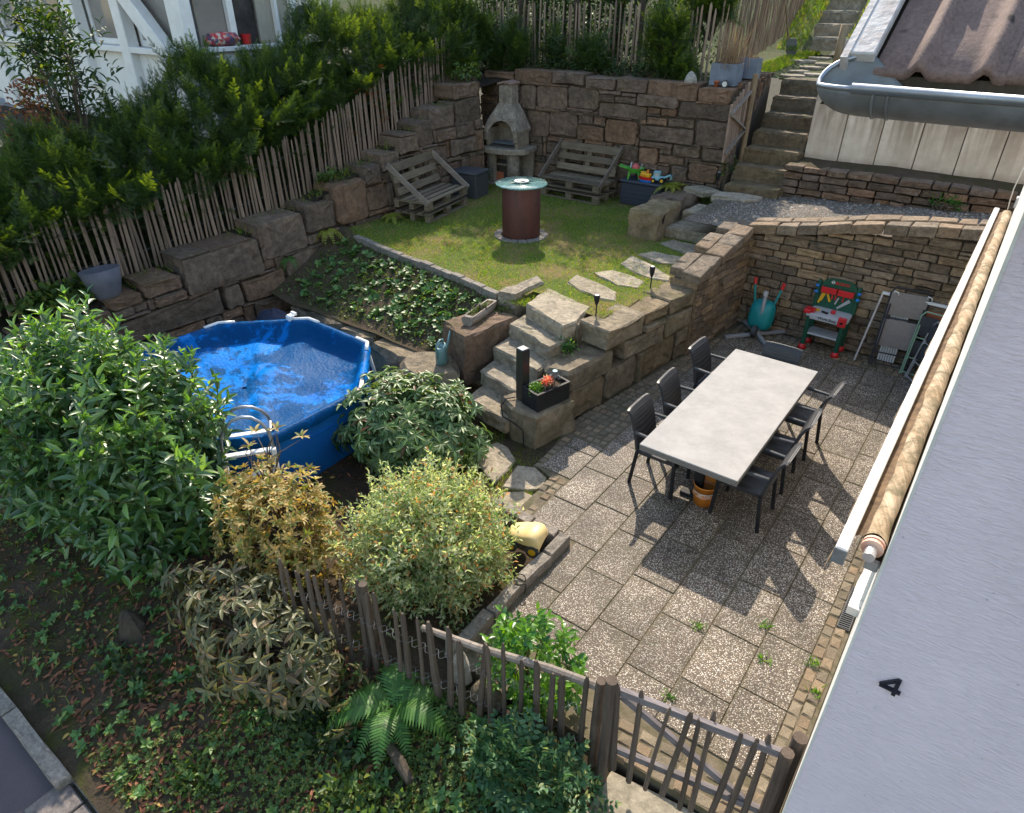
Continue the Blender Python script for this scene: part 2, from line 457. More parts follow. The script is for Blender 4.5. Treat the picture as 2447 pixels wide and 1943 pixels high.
def mat_roof(name):
    s = NT(name); v = s.coords(rnd=False)
    f = s.noise(v, 75, 5, 0.85); g = s.noise(v, 7, 6, 0.7)
    col = s.mix(s.ramp(f, [(0.3, 0.0), (0.72, 1.0)]), (0.115, 0.07, 0.056), (0.28, 0.185, 0.155))
    col = s.mix(0.7, col, s.ramp(g, [(0.3, 0.6), (0.7, 1.2)]), 'MULTIPLY')
    vo = s.n('TexVoronoi'); vo.inputs['Scale'].default_value = 14; s.l(v, vo.inputs['Vector'])
    sp = s.math('MULTIPLY', s.ramp(vo.outputs['Distance'], [(0.14, 1.0), (0.24, 0.0)]), s.ramp(s.noise(v, 4, 3), [(0.5, 0.0), (0.57, 1.0)]))
    col = s.mix(s.math('MULTIPLY', sp, 0.9), col, (0.022, 0.014, 0.012))
    s.l(col, s.b.inputs['Base Color']); s.b.inputs['Roughness'].default_value = 0.85
    s.bump(s.math('ADD', f, g), 0.5, 0.004); return s.m
M['roof_tile'] = mat_roof('concrete_roof_tile')

def mat_panel(name):
    s = NT(name); v = s.coords(scale=(4.5, 4.5, 0.4)); w = s.coords()
    st = s.noise(v, 1.5, 5, 0.55, 0.6); g = s.noise(w, 5, 8, 0.7)
    col = s.mix(s.ramp(g, [(0.3, 0.0), (0.7, 1.0)]), (0.76, 0.65, 0.52), (0.6, 0.48, 0.37))
    sep = s.n('SeparateXYZ'); tc = s.n('TexCoord'); s.l(tc.outputs['Generated'], sep.inputs[0])
    stain = s.math('MULTIPLY', s.ramp(st, [(0.36, 0.0), (0.58, 1.0)]), s.ramp(sep.outputs[2], [(0.1, 0.15), (0.9, 1.0)]))
    col = s.mix(s.math('MULTIPLY', stain, 0.9), col, (0.17, 0.105, 0.06))
    foot = s.math('MULTIPLY', s.ramp(sep.outputs[2], [(0.0, 1.0), (0.14, 0.0)]), g)
    col = s.mix(foot, col, (0.18, 0.09, 0.05))
    s.l(col, s.b.inputs['Base Color']); s.b.inputs['Roughness'].default_value = 0.9; s.bump(g, 0.4, 0.01); return s.m
M['panel'] = mat_panel('stained_concrete_panel')

# wood
M['picket'] = mat_wood('weathered_picket', (0.32, 0.225, 0.165), (0.18, 0.125, 0.093), 0.85, 2, 0.7)
M['picket_dark'] = mat_wood('dark_picket', (0.17, 0.125, 0.095), (0.08, 0.058, 0.046), 0.85, 2, 0.5, moss=0.2)
M['picket_back'] = mat_wood('back_picket', (0.36, 0.26, 0.18), (0.2, 0.14, 0.1), 0.85, 2, 0.7)
M['pallet_x'] = mat_wood('old_pallet_wood', (0.24, 0.185, 0.125), (0.11, 0.083, 0.056), 0.9, 0, 0.6, moss=0.4)
M['pallet_light'] = mat_wood('grey_board', (0.27, 0.22, 0.18), (0.16, 0.125, 0.1), 0.85, 1, 0.3)
M['post_wood'] = mat_wood('post_wood', (0.36, 0.26, 0.155), (0.2, 0.14, 0.085), 0.8, 2, 0.3)
M['log_grey'] = mat_wood('silver_log', (0.31, 0.26, 0.215), (0.17, 0.14, 0.115), 0.8, 1, 0.2)
M['rail'] = mat_wood('grey_rail', (0.24, 0.21, 0.21), (0.13, 0.11, 0.11), 0.8, 0, 0.3)
M['bark'] = mat_wood('bark', (0.09, 0.07, 0.05), (0.045, 0.035, 0.026), 0.9, 2, 0.3)
# plastics and paints
def flat(n, c, r=0.45, s=8, **k): return mat(n, c, tuple(x * 0.88 for x in c), r, s, **k)
M['red'] = flat('red_plastic', (0.62, 0.02, 0.025), 0.35)
M['green_dk'] = flat('dark_green_plastic', (0.012, 0.085, 0.05), 0.4)
M['green'] = flat('green_plastic', (0.1, 0.42, 0.05), 0.4)
M['teal'] = flat('teal_plastic', (0.01, 0.26, 0.27), 0.4)
M['teal_grey'] = flat('grey_green_plastic', (0.13, 0.24, 0.25), 0.4)
M['yellow'] = flat('yellow_plastic', (0.78, 0.42, 0.02), 0.4)
M['pale_yellow'] = flat('pale_yellow_plastic', (0.78, 0.58, 0.26), 0.45)
M['orange'] = flat('orange_plastic', (0.72, 0.24, 0.03), 0.4)
M['blue'] = flat('blue_plastic', (0.02, 0.19, 0.62), 0.4)
M['sky_blue'] = flat('light_blue_plastic', (0.25, 0.5, 0.56), 0.45)
M['lt_grey'] = flat('light_grey_plastic', (0.46, 0.46, 0.47), 0.45)
M['navy'] = flat('navy_plastic', (0.035, 0.04, 0.058), 0.55, bump=0.2)
M['dark_grey'] = flat('dark_grey_plastic', (0.055, 0.057, 0.062), 0.55)
M['dark_blue_cloth'] = flat('dark_blue_cloth', (0.015, 0.022, 0.05), 0.75)
M['taupe'] = mat('taupe_fabric', (0.25, 0.215, 0.2), (0.22, 0.19, 0.175), 0.85, 20, 0.3, 300)
M['lt_green'] = flat('pale_green_paint', (0.25, 0.38, 0.26), 0.5)
M['charcoal'] = flat('charcoal_fabric', (0.035, 0.034, 0.04), 0.8)
M['terracotta'] = flat('terracotta', (0.42, 0.13, 0.06), 0.8)
M['grey_pot'] = mat('grey_pot', (0.135, 0.13, 0.15), (0.1, 0.098, 0.115), 0.8, 9, 0.2, 30)
M['blue_box'] = mat('patinated_zinc_box', (0.2, 0.23, 0.29), (0.13, 0.155, 0.2), 0.55, 5, 0.2, 20, metal=0.3)
M['bbq'] = mat_stone('cast_concrete_bbq', (0.37, 0.31, 0.24), (0.25, 0.2, 0.155), (0.33, 0.27, 0.2), 4, lichen=0.6, objvar=0.12, bump=0.4, streak=0.3)
M['bbq_tile'] = mat('firebrick', (0.26, 0.21, 0.165), (0.15, 0.12, 0.095), 0.9, 6, 0.4, 30)
M['soot_and_shade'] = mat('soot_and_shade', (0.03, 0.026, 0.024), (0.075, 0.065, 0.06), 0.95, 5, 0.4, 30)
M['bbq_top'] = mat('bbq_cap', (0.27, 0.17, 0.125), (0.18, 0.11, 0.08), 0.9, 9, 0.4, 40)

def mat_rust(name):
    s = NT(name); v = s.coords(scale=(3, 3, 0.9)); f = s.noise(v, 2.0, 8, 0.7); g = s.noise(s.coords(), 22, 7, 0.75)
    col = s.mix(s.ramp(f, [(0.3, 0.0), (0.7, 1.0)]), (0.12, 0.034, 0.022), (0.065, 0.024, 0.02))
    col = s.mix(0.5, col, s.ramp(g, [(0.3, 0.6), (0.7, 1.3)]), 'MULTIPLY')
    s.l(col, s.b.inputs['Base Color']); s.b.inputs['Roughness'].default_value = 0.62; s.b.inputs['Metallic'].default_value = 0.15
    s.bump(g, 0.2, 0.004); return s.m
M['rust'] = mat_rust('red_rusted_steel')

def mat_glass_plate(name):
    s = NT(name); s.b.inputs['Base Color'].default_value = (0.5, 0.78, 0.74, 1)
    s.b.inputs['Roughness'].default_value = 0.06; s.b.inputs['Transmission Weight'].default_value = 0.75; s.b.inputs['IOR'].default_value = 1.5
    return s.m
M['glass_plate'] = mat_glass_plate('green_tinted_glass')
def mat_window(name):
    s = NT(name); v = s.coords(); f = s.noise(v, 1.1, 4)
    s.l(s.mix(s.ramp(f, [(0.35, 0.0), (0.65, 1.0)]), (0.2, 0.18, 0.165), (0.3, 0.27, 0.245)), s.b.inputs['Base Color'])
    s.b.inputs['Roughness'].default_value = 0.08; s.b.inputs['Specular IOR Level'].default_value = 0.6; return s.m
M['window'] = mat_window('curtained_window_glass')
M['curtain'] = mat('beige_curtain', (0.42, 0.38, 0.31), (0.32, 0.29, 0.24), 0.9, 9, stretch=(6, 6, 0.4))

def mat_wicker(name, c1, c2, sc):
    s = NT(name); v = s.coords(rnd=False)
    w1 = s.n('TexWave', wave_type='BANDS', bands_direction='Z'); w1.inputs['Scale'].default_value = sc; s.l(v, w1.inputs['Vector'])
    w2 = s.n('TexWave', wave_type='BANDS', bands_direction='Y'); w2.inputs['Scale'].default_value = sc * 0.5; s.l(v, w2.inputs['Vector'])
    w3 = s.n('TexWave', wave_type='BANDS', bands_direction='X'); w3.inputs['Scale'].default_value = sc; s.l(v, w3.inputs['Vector'])
    h = s.math('MULTIPLY', s.math('MULTIPLY', w1.outputs['Fac'], w3.outputs['Fac']), s.math('ADD', s.math('MULTIPLY', w2.outputs['Fac'], 0.6), 0.4))
    s.l(s.mix(h, c1, c2), s.b.inputs['Base Color']); s.b.inputs['Roughness'].default_value = 0.45
    s.bump(h, 0.8, 0.006); return s.m
M['wicker'] = mat_wicker('dark_wicker', (0.016, 0.016, 0.02), (0.07, 0.07, 0.078), 22.0)

def mat_tabletop(name):
    s = NT(name); v = s.coords(rnd=False); f = s.noise(v, 4, 8, 0.7); g = s.noise(v, 120, 3, 0.8)
    col = s.mix(s.ramp(f, [(0.35, 0.0), (0.7, 1.0)]), (0.37, 0.35, 0.335), (0.27, 0.26, 0.25))
    col = s.mix(0.5, col, s.ramp(g, [(0.25, 0.75), (0.75, 1.15)]), 'MULTIPLY')
    st = s.ramp(s.noise(v, 2.4, 6, 0.6), [(0.62, 0.0), (0.72, 1.0)])
    col = s.mix(s.math('MULTIPLY', st, 0.35), col, (0.25, 0.21, 0.18))
    s.l(col, s.b.inputs['Base Color']); s.b.inputs['Roughness'].default_value = 0.75; s.b.inputs['Specular IOR Level'].default_value = 0.2; return s.m
M['tabletop'] = mat_tabletop('ceramic_tabletop')
def mat_edge(name):
    s = NT(name); v = s.coords(rnd=False)
    w = s.n('TexWave', wave_type='BANDS', bands_direction='Z'); w.inputs['Scale'].default_value = 18; s.l(v, w.inputs['Vector'])
    s.l(s.mix(w.outputs['Fac'], (0.07, 0.066, 0.062), (0.24, 0.225, 0.21)), s.b.inputs['Base Color']); s.b.inputs['Roughness'].default_value = 0.6; return s.m
M['table_edge'] = mat_edge('layered_table_edge')

def mat_pool_sheet(name):
    s = NT(name); v = s.coords(rnd=False)
    f = s.noise(v, 1.6, 6, 0.65, 0.5); g = s.noise(v, 26, 5, 0.7); sm = s.noise(v, 5.5, 7, 0.75, 1.2)
    col = s.mix(s.ramp(f, [(0.3, 0.0), (0.7, 1.0)]), (0.001, 0.12, 0.45), (0.002, 0.2, 0.6))
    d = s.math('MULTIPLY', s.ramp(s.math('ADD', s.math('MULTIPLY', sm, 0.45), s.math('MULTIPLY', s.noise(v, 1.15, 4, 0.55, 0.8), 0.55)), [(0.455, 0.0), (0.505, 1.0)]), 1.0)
    col = s.mix(s.math('MULTIPLY', d, 0.85), col, (0.002, 0.045, 0.13))  # dark blotches: dirt, with dark reflections also put into the colour
    s.l(col, s.b.inputs['Base Color']); s.b.inputs['Roughness'].default_value = 0.35; s.b.inputs['Specular IOR Level'].default_value = 0.06
    s.bump(s.math('ADD', g, s.math('MULTIPLY', f, 3.0)), 0.55, 0.02); return s.m
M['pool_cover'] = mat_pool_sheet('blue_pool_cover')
M['pool_side'] = mat('blue_pool_liner', (0.008, 0.15, 0.5), (0.01, 0.12, 0.42), 0.5, 3, 0.15, 12, spec=0.25)

def mat_awning(name):
    s = NT(name)
    sx = s.n('SeparateXYZ'); s.l(s.coords(rnd=False), sx.inputs[0]); cb = s.n('CombineXYZ')
    s.l(s.math('ADD', s.math('MULTIPLY', sx.outputs[1], 9.0), s.math('MULTIPLY', sx.outputs[0], 26.0)), cb.inputs[0]); s.l(s.math('MULTIPLY', sx.outputs[2], 5.0), cb.inputs[1]); s.l(s.math('MULTIPLY', sx.outputs[1], 0.8), cb.inputs[2])
    f = s.noise(cb.outputs[0], 1.5, 8, 0.7, 0.9); g = s.noise(s.coords(rnd=False), 2.2, 5); h = s.noise(s.coords(rnd=False), 9, 8, 0.75, 0.6)
    col = s.mix(s.ramp(g, [(0.35, 0.0), (0.65, 1.0)]), (0.55, 0.45, 0.33), (0.4, 0.29, 0.18))
    col = s.mix(s.math('MULTIPLY', s.ramp(f, [(0.38, 0.0), (0.6, 1.0)]), 0.7), col, (0.21, 0.125, 0.055))
    col = s.mix(s.math('MULTIPLY', s.ramp(h, [(0.47, 0.0), (0.62, 1.0)]), 0.8), col, (0.09, 0.075, 0.035))
    s.l(col, s.b.inputs['Base Color']); s.b.inputs['Roughness'].default_value = 0.85; s.bump(f, 0.6, 0.012); return s.m
M['dirty_cloth'] = mat('dirty_cloth', (0.16, 0.095, 0.045), (0.07, 0.04, 0.02), 0.9, 18)
M['awning'] = mat_awning('stained_awning_cloth')

# foliage
M['laurel'] = mat_leaf('laurel_leaf', (0.045, 0.11, 0.035), (0.1, 0.19, 0.055), (0.18, 0.31, 0.075), 0.38, 0.32, 1.0, 0.2)
M['laurel_young'] = mat_leaf('young_laurel_leaf', (0.075, 0.17, 0.03), (0.12, 0.23, 0.05), None, 0.35, 0.4, 0.6)
M['rhodo'] = mat_leaf('rhododendron_leaf', (0.065, 0.14, 0.032), (0.15, 0.21, 0.085), (0.16, 0.08, 0.03), 0.42, 0.22, 0.5, 0.03)
M['willow'] = mat_leaf('variegated_willow_leaf', (0.12, 0.22, 0.07), (0.5, 0.5, 0.32), (0.5, 0.27, 0.11), 0.5, 0.42, 0.4, 0.07)
M['azalea'] = mat_leaf('browning_azalea_leaf', (0.33, 0.25, 0.07), (0.43, 0.32, 0.13), (0.17, 0.2, 0.05), 0.55, 0.3, 0.4, 0.3)
M['grey_rhodo'] = mat_leaf('grey_green_leaf', (0.08, 0.095, 0.04), (0.15, 0.14, 0.065), (0.19, 0.14, 0.08), 0.45, 0.25, 0.45, 0.15)
M['skimmia'] = mat_leaf('bright_laurel_leaf', (0.07, 0.19, 0.02), (0.15, 0.29, 0.045), (0.03, 0.11, 0.02), 0.32, 0.4, 0.6, 0.25)
M['bluebush'] = mat_leaf('blue_green_leaf', (0.05, 0.125, 0.06), (0.095, 0.18, 0.085), (0.24, 0.28, 0.1), 0.5, 0.3, 0.4, 0.12)
M['fern'] = mat_leaf('fern_leaf', (0.055, 0.15, 0.03), (0.09, 0.2, 0.04), None, 0.5, 0.4, 0.4)
M['fern_yellow'] = mat_leaf('yellow_fern_leaf', (0.2, 0.24, 0.03), (0.3, 0.3, 0.05), None, 0.5, 0.4, 0.4)
M['yew'] = mat_leaf('yew_needles', (0.026, 0.054, 0.014), (0.052, 0.088, 0.02), None, 0.5, 0.3, 0.35)
M['yew_lit_young'] = mat_leaf('lit_young_yew_needles', (0.075, 0.13, 0.02), (0.14, 0.19, 0.032), None, 0.5, 0.4, 0.35)  # brighter tip needles: young growth, with sunlit tips put into the colour
M['yew_brown'] = mat_leaf('dead_yew_needles', (0.28, 0.09, 0.025), (0.2, 0.07, 0.02), None, 0.7, 0.3, 0.2)
M['dark_hedge'] = mat_leaf('dark_hedge_leaf', (0.018, 0.042, 0.012), (0.04, 0.075, 0.02), (0.12, 0.15, 0.03), 0.5, 0.3, 0.4, 0.1)
M['tree_leaf'] = mat_leaf('tree_leaf', (0.05, 0.09, 0.02), (0.08, 0.13, 0.03), (0.11, 0.15, 0.03), 0.5, 0.35, 0.4, 0.15)
M['ground_leaf'] = mat_leaf('ground_cover_leaf', (0.05, 0.1, 0.02), (0.1, 0.16, 0.035), (0.15, 0.17, 0.03), 0.5, 0.3, 0.4, 0.15)
M['strawberry'] = mat_leaf('bed_plant_leaf', (0.045, 0.12, 0.03), (0.1, 0.2, 0.05), (0.17, 0.25, 0.06), 0.45, 0.3, 0.4, 0.2)
M['dead_leaf'] = mat_leaf('fallen_leaf', (0.15, 0.065, 0.036), (0.23, 0.09, 0.045), (0.34, 0.22, 0.06), 0.65, 0.15, 0.3, 0.08)
M['grass'] = mat_leaf('grass_blade', (0.1, 0.2, 0.022), (0.19, 0.28, 0.034), (0.32, 0.24, 0.1), 0.55, 0.4, 0.3, 0.2)
M['dry_grass'] = mat_leaf('dry_grass_blade', (0.2, 0.135, 0.09), (0.3, 0.21, 0.14), None, 0.7, 0.3, 0.2)
M['dead_straw'] = mat_leaf('dead_straw', (0.13, 0.085, 0.045), (0.2, 0.14, 0.075), None, 0.8, 0.2, 0.2)
M['moss'] = mat_leaf('moss_tuft', (0.09, 0.085, 0.012), (0.17, 0.15, 0.02), None, 0.9, 0.2, 0.1)
M['petal'] = mat_leaf('coral_petal', (0.6, 0.12, 0.08), (0.7, 0.25, 0.15), (0.75, 0.6, 0.35), 0.5, 0.3, 0.3, 0.2)
M['stem'] = mat('green_stem', (0.16, 0.17, 0.04), (0.1, 0.09, 0.035), 0.7)
M['twig'] = mat('brown_twig', (0.12, 0.09, 0.065), (0.07, 0.05, 0.035), 0.85)
M['cord'] = flat('pale_cord', (0.6, 0.58, 0.54), 0.6)
# ------------------------------------------------------------------ terrain
rng = random.Random(7)
def hnoise(x, y, s=1.0):
    return (math.sin(x * 1.7 * s + 1.3) * math.cos(y * 2.1 * s + .4) + 0.5 * math.sin(x * 4.3 * s + y * 3.1 * s) + 0.3 * math.sin(x * 9.1 * s - y * 7.7 * s)) / 1.8

def grid(name, x0, x1, y0, y1, step, h, m, keep=None, noise=0.02, kind='structure', smooth=True, parent=None):
    nx = max(2, int(round((x1 - x0) / step)) + 1); ny = max(2, int(round((y1 - y0) / step)) + 1)
    vs = []; idx = {}
    for j in range(ny):
        for i in range(nx):
            x = x0 + (x1 - x0) * i / (nx - 1); y = y0 + (y1 - y0) * j / (ny - 1)
            vs.append((x, y, h(x, y) + noise * hnoise(x, y)))
    fs = []
    for j in range(ny - 1):
        for i in range(nx - 1):
            a = j * nx + i
            cx = x0 + (x1 - x0) * (i + .5) / (nx - 1); cy = y0 + (y1 - y0) * (j + .5) / (ny - 1)
            if keep is None or keep(cx, cy): fs.append((a, a + 1, a + nx + 1, a + nx))
    o = mesh_np(name, vs, fs, m, parent, smooth)
    if kind: o['kind'] = kind
    return o

def lerp(a, b, t): return a + (b - a) * max(0.0, min(1.0, t))
def pw(x, pts):
    if x <= pts[0][0]: return pts[0][1]
    for (a, va), (b, vb) in zip(pts, pts[1:]):
        if x <= b: return va + (vb - va) * (x - a) / (b - a)
    return pts[-1][1]

FENCE_Y = lambda x: pw(x, [(-7.0, 1.95), (-3.6, 1.95), (-2.9, 2.1), (-2.2, 2.2), (-1.1, 2.43), (0.2, 2.6)])
def h_verge(x, y):
    fy = FENCE_Y(x)
    hi = -0.08 if x > -2.4 else lerp(-0.08, -0.14, (-2.4 - x) / 2)
    z = lerp(-0.5, hi, (y - 0.28) / (fy - 0.45))
    if y > fy: z = hi
    if x > -2.42 and y > fy + 0.25: z = -0.12
    if x > -4.6 and y > 4.0: z = lerp(z, -0.035, (x + 4.6) / .5)
    return z
# one big sheet far below everything, out to the horizon
MB().box((0, 0, -1.9), (400, 400, 0.4)).build('ground', M['terrace_soil'])['kind'] = 'structure'
grid('garden_ground', -12.5, -1.0, 0.27, 6.2, 0.12, h_verge, M['verge'], lambda x, y: not (x > -2.45 and y > FENCE_Y(x) + 0.3), 0.025)
grid('road', -14, 3, -9, 0.165, 0.5, lambda x, y: -0.56, M['asphalt'], None, 0.004)
T_L = [(0, 0.85), (2.9, 0.88), (3.6, 0.98), (4.4, 1.05), (5.2, 1.18), (5.9, 1.36), (6.7, 1.42), (7.4, 1.62), (8.0, 1.78), (8.6, 1.94), (9.2, 2.2), (9.9, 2.44), (10.7, 2.66), (11.4, 2.86), (12.6, 3.02), (16, 3.3), (30, 6)]
def h_left(x, y):
    z = pw(y, T_L)
    return z + lerp(0, 0.9, (-10.2 - x) / 2.0) * lerp(1, 0.1, (y - 5) / 6)
grid('left_terrace', -32, -9.33, -6, 13.0, 0.3, h_left, M['terrace_soil'], None, 0.03)
def h_back(x, y): return 3.0 + 0.035 * (y - 12.6) + max(0, y - 19) * 0.35
grid('upper_terrace', -32, -4.62, 12.58, 46, 0.4, h_back, M['hill_grass'], None, 0.05)
grid('hillside', -4.2, 30, 13.22, 46, 0.5, lambda x, y: 3.0 + 0.12 * max(0, y - 15) + max(0, y - 20) * 0.3, M['hill_grass'], lambda x, y: x > -3.2 or y > 19.6, 0.05)

# ------------------------------------------------------------------ masonry
def stone(mb, u0, u1, v0, v1, depth, rg, proud=0.03, gap=0.008, jit=0.02):
    """one dressed stone in wall coordinates (u along, n out, v up)"""
    u0 += gap; u1 -= gap; v0 += gap; v1 -= gap
    w, h = u1 - u0, v1 - v0
    j = min(jit, w * .12, h * .12); c = min(w, h) * rg.uniform(0.06, 0.16)
    J = lambda: rg.uniform(-j, j * .5)
    out = [(u0 + c, v0 - J() * .4), ((u0 + u1) / 2, v0 - J()), (u1 - c, v0 - J() * .4), (u1 + J(), v0 + c), (u1 + J(), (v0 + v1) / 2), (u1 + J(), v1 - c),
           (u1 - c, v1 + J()), ((u0 + u1) / 2, v1 + J()), (u0 + c, v1 + J()), (u0 - J(), v1 - c), (u0 - J(), (v0 + v1) / 2), (u0 - J(), v0 + c)]
    cu, cv = (u0 + u1) / 2, (v0 + v1) / 2
    k = len(out); ins = min(0.018, w * .1, h * .12)
    p = rg.uniform(0.1, 1.0) * proud
    tu, tv = rg.uniform(-.012, .012), rg.uniform(-.012, .012)
    V = [(a, -depth, b) for a, b in out] + [(a, p - ins * .8, b) for a, b in out]
    for a, b in out:
        da, db = cu - a, cv - b; L = math.hypot(da, db)
        q = ins / max(L, .01)
        V.append((a + da * q, p + tu * (a - cu) / w * 2 + tv * (b - cv) / h * 2 + rg.uniform(-.004, .004), b + db * q))
    big = w * h > .03; R3 = 3
    if big:
        R3 = 4
        for a, b in out: V.append((cu + (a - cu) * rg.uniform(.45, .72), p + rg.uniform(-.014, .014), cv + (b - cv) * rg.uniform(.45, .72)))
    V.append((cu + rg.uniform(-.2, .2) * w, p + rg.uniform(-.008, 0.014), cv + rg.uniform(-.2, .2) * h))
    F = []
    for r_ in range(R3 - 1):
        for i in range(k): F.append((r_ * k + i, r_ * k + (i + 1) % k, (r_ + 1) * k + (i + 1) % k, (r_ + 1) * k + i))
    for i in range(k): F.append(((R3 - 1) * k + i, (R3 - 1) * k + (i + 1) % k, R3 * k))
    F.append(tuple(range(k)))
    mb.add(V, F)

def masonry(parent, rects, fmap, m, seed, depth=0.28, proud=0.035, gap=0.008, name='stone', jit=0.02, bigdepth=None):
    rg = random.Random(seed)
    for (u0, u1, v0, v1) in rects:
        mb = MB(); stone(mb, u0, u1, v0, v1, depth if bigdepth is None else bigdepth(u0, u1, v0, v1), rg, proud, gap, jit)
        mb.v = [fmap(*p) for p in mb.v]
        mb.build(name, m, parent, world=True)

def fill_rects(known, u0, u1, vlo, vhi, seed, smax=(0.5, 0.3), smin=(0.12, 0.07), cell=0.04, pad=0.0):
    """rectangles that fill what the listed stones leave free"""
    rg = random.Random(seed)
    nu = int((u1 - u0) / cell); v0 = min(vlo(u0 + cell * (i + .5)) for i in range(nu)); v1 = max(vhi(u0 + cell * (i + .5)) for i in range(nu))
    nv = int((v1 - v0) / cell)
    occ = [[False] * nu for _ in range(nv)]
    for j in range(nv):
        for i in range(nu):
            u = u0 + cell * (i + .5); v = v0 + cell * (j + .5)
            if v > vhi(u) or v < vlo(u): occ[j][i] = True
            else:
                for (a, b, c, d) in known:
                    if a - pad < u < b + pad and c - pad < v < d + pad: occ[j][i] = True; break
    out = []
    for j in range(nv):
        for i in range(nu):
            if occ[j][i]: continue
            W_ = rg.uniform(smin[0], smax[0]); H_ = rg.uniform(smin[1], smax[1])
            a = i
            while a < nu and not occ[j][a] and (a - i) * cell < W_: a += 1
            b = j + 1
            while b < nv and (b - j) * cell < H_ and not any(occ[b][q] for q in range(i, a)): b += 1
            for jj in range(j, b):
                for ii in range(i, a): occ[jj][ii] = True
            if (a - i) * (b - j) >= 4 and (a - i) >= 2: out.append((u0 + i * cell, u0 + a * cell, v0 + j * cell, v0 + b * cell))
    return out

# --- the tall wall at the back of the lawn
back_known = [(-9.06, -8.13, 2.9, 3.17), (-8.13, -7.38, 2.96, 3.19), (-7.36, -6.7, 2.92, 3.14), (-6.68, -6.05, 2.91, 3.15), (-6.04, -5.06, 2.84, 3.15), (-5.04, -4.45, 2.85, 3.1), (-9.96, -9.66, 2.63, 2.9), (-9.66, -9.48, 2.65, 2.94), (-9.86, -9.08, 2.95, 3.1), (-8.92, -8.51, 2.44, 2.89), (-8.49, -7.76, 2.49, 2.92), (-7.75, -7.05, 2.54, 2.94), (-7.04, -6.7, 2.71, 2.84), (-7.05, -6.57, 2.85, 2.92), (-6.55, -6.25, 2.84, 2.9), (-6.7, -6.24, 2.72, 2.83), (-6.23, -5.41, 2.7, 2.9), (-5.37, -4.41, 2.57, 2.85), (-9.96, -9.48, 2.49, 2.61), (-9.97, -9.48, 2.21, 2.48), (-7.03, -6.01, 2.45, 2.7), (-6.0, -5.73, 2.58, 2.7), (-5.71, -5.41, 2.57, 2.7), (-7.72, -7.04, 2.46, 2.53), (-8.76, -8.17, 1.93, 2.43), (-8.17, -7.5, 2.0, 2.45), (-7.49, -7.14, 2.27, 2.45), (-7.13, -6.87, 2.29, 2.44), (-7.49, -6.88, 1.97, 2.26), (-6.86, -6.17, 1.99, 2.43), (-5.99, -5.58, 2.4, 2.54), (-5.56, -5.05, 2.4, 2.56), (-6.29, -6.14, 2.19, 2.34), (-6.12, -5.02, 2.12, 2.39), (-5.0, -4.37, 2.13, 2.57), (-8.18, -7.49, 1.88, 1.98), (-6.54, -6.1, 1.69, 1.99), (-6.09, -5.68, 1.69, 2.0), (-6.08, -5.41, 2.01, 2.1), (-5.39, -4.86, 1.91, 2.11), (-5.67, -5.43, 1.91, 2.0), (-5.66, -5.16, 1.75, 1.9), (-4.83, -4.31, 1.88, 2.12), (-5.05, -4.48, 1.51, 1.84), (-5.37, -5.06, 1.45, 1.75)]
t = thing('stone_wall', 'tall dark dry stone wall of mixed blocks behind the two pallet benches', 'stone wall', (-7, 12.3, 1))
top_back = lambda u: 3.05 if u < -4.4 else 2.9
back_rects = back_known + fill_rects(back_known, -9.95, -4.36, lambda u: 0.95, top_back, 3, (0.6, 0.34), (0.2, 0.1))
masonry(t, back_rects, lambda u, n, v: (u, 12.3 - n, v), M['wall_stone'], 11, 0.3, 0.05, 0.005, bigdepth=lambda a, b, c, d: 0.42 if d > 3.0 else 0.25)
MB().box((-7.1, 12.52, 1.9), (5.5, 0.3, 2.1)).build('core', M['core'], t, world=True)
# return of that wall beside the stairs
t = thing('stone_wall', 'stone wall end rising beside the upper garden stairs, behind the small gate', 'stone wall', (-4.42, 13.3, 2))
rects = fill_rects([], 12.62, 14.5, lambda u: 1.9 + 0.65 * (u - 12.4), lambda u: 3.16 + 0.03 * (u - 12.6), 5, (0.5, 0.3), (0.2, 0.12))
masonry(t, rects, lambda u, n, v: (-4.44 + n, u, v), M['wall_stone'], 12, 0.3, 0.04)
MB().box((-4.6, 13.5, 2.4), (0.2, 1.9, 1.3)).build('core', M['core'], t, world=True)

# --- the long wall on the left that climbs in steps
left_known = [(9.88, 10.58, 2.28, 2.66), (9.5, 9.95, 2.02, 2.48), (10.59, 11.38, 2.3, 2.72), (10.6, 11.38, 2.73, 3.01), (10.02, 10.57, 2.05, 2.27), (10.39, 11.19, 1.72, 2.04), (9.0, 9.49, 1.98, 2.3), (8.5, 8.98, 1.76, 2.08), (8.08, 8.49, 1.62, 1.92), (7.39, 8.07, 1.09, 1.76), (8.08, 8.59, 1.16, 1.6), (6.72, 7.36, 1.09, 1.56), (5.84, 6.69, 0.9, 1.5), (4.5, 5.78, 0.74, 1.3), (6.98, 7.64, 0.4, 1.07), (6.16, 6.93, 0.42, 0.88), (5.34, 6.13, 0.36, 0.72), (5.01, 5.29, 0.36, 0.72), (3.9, 4.47, 0.88, 1.1), (3.2, 4.98, 0.36, 0.71), (4.0, 4.48, 0.73, 0.86), (3.43, 3.87, 0.87, 1.03), (3.0, 3.42, 0.74, 0.92), (7.71, 8.46, 0.66, 1.08), (3.85, 4.63, 0.1, 0.35), (5.46, 6.2, 0.0, 0.35)]
t = thing('stone_wall', 'long wall of big dark stone blocks climbing in steps beside the pool, below the hedge', 'stone wall', (-9.2, 7, 0))
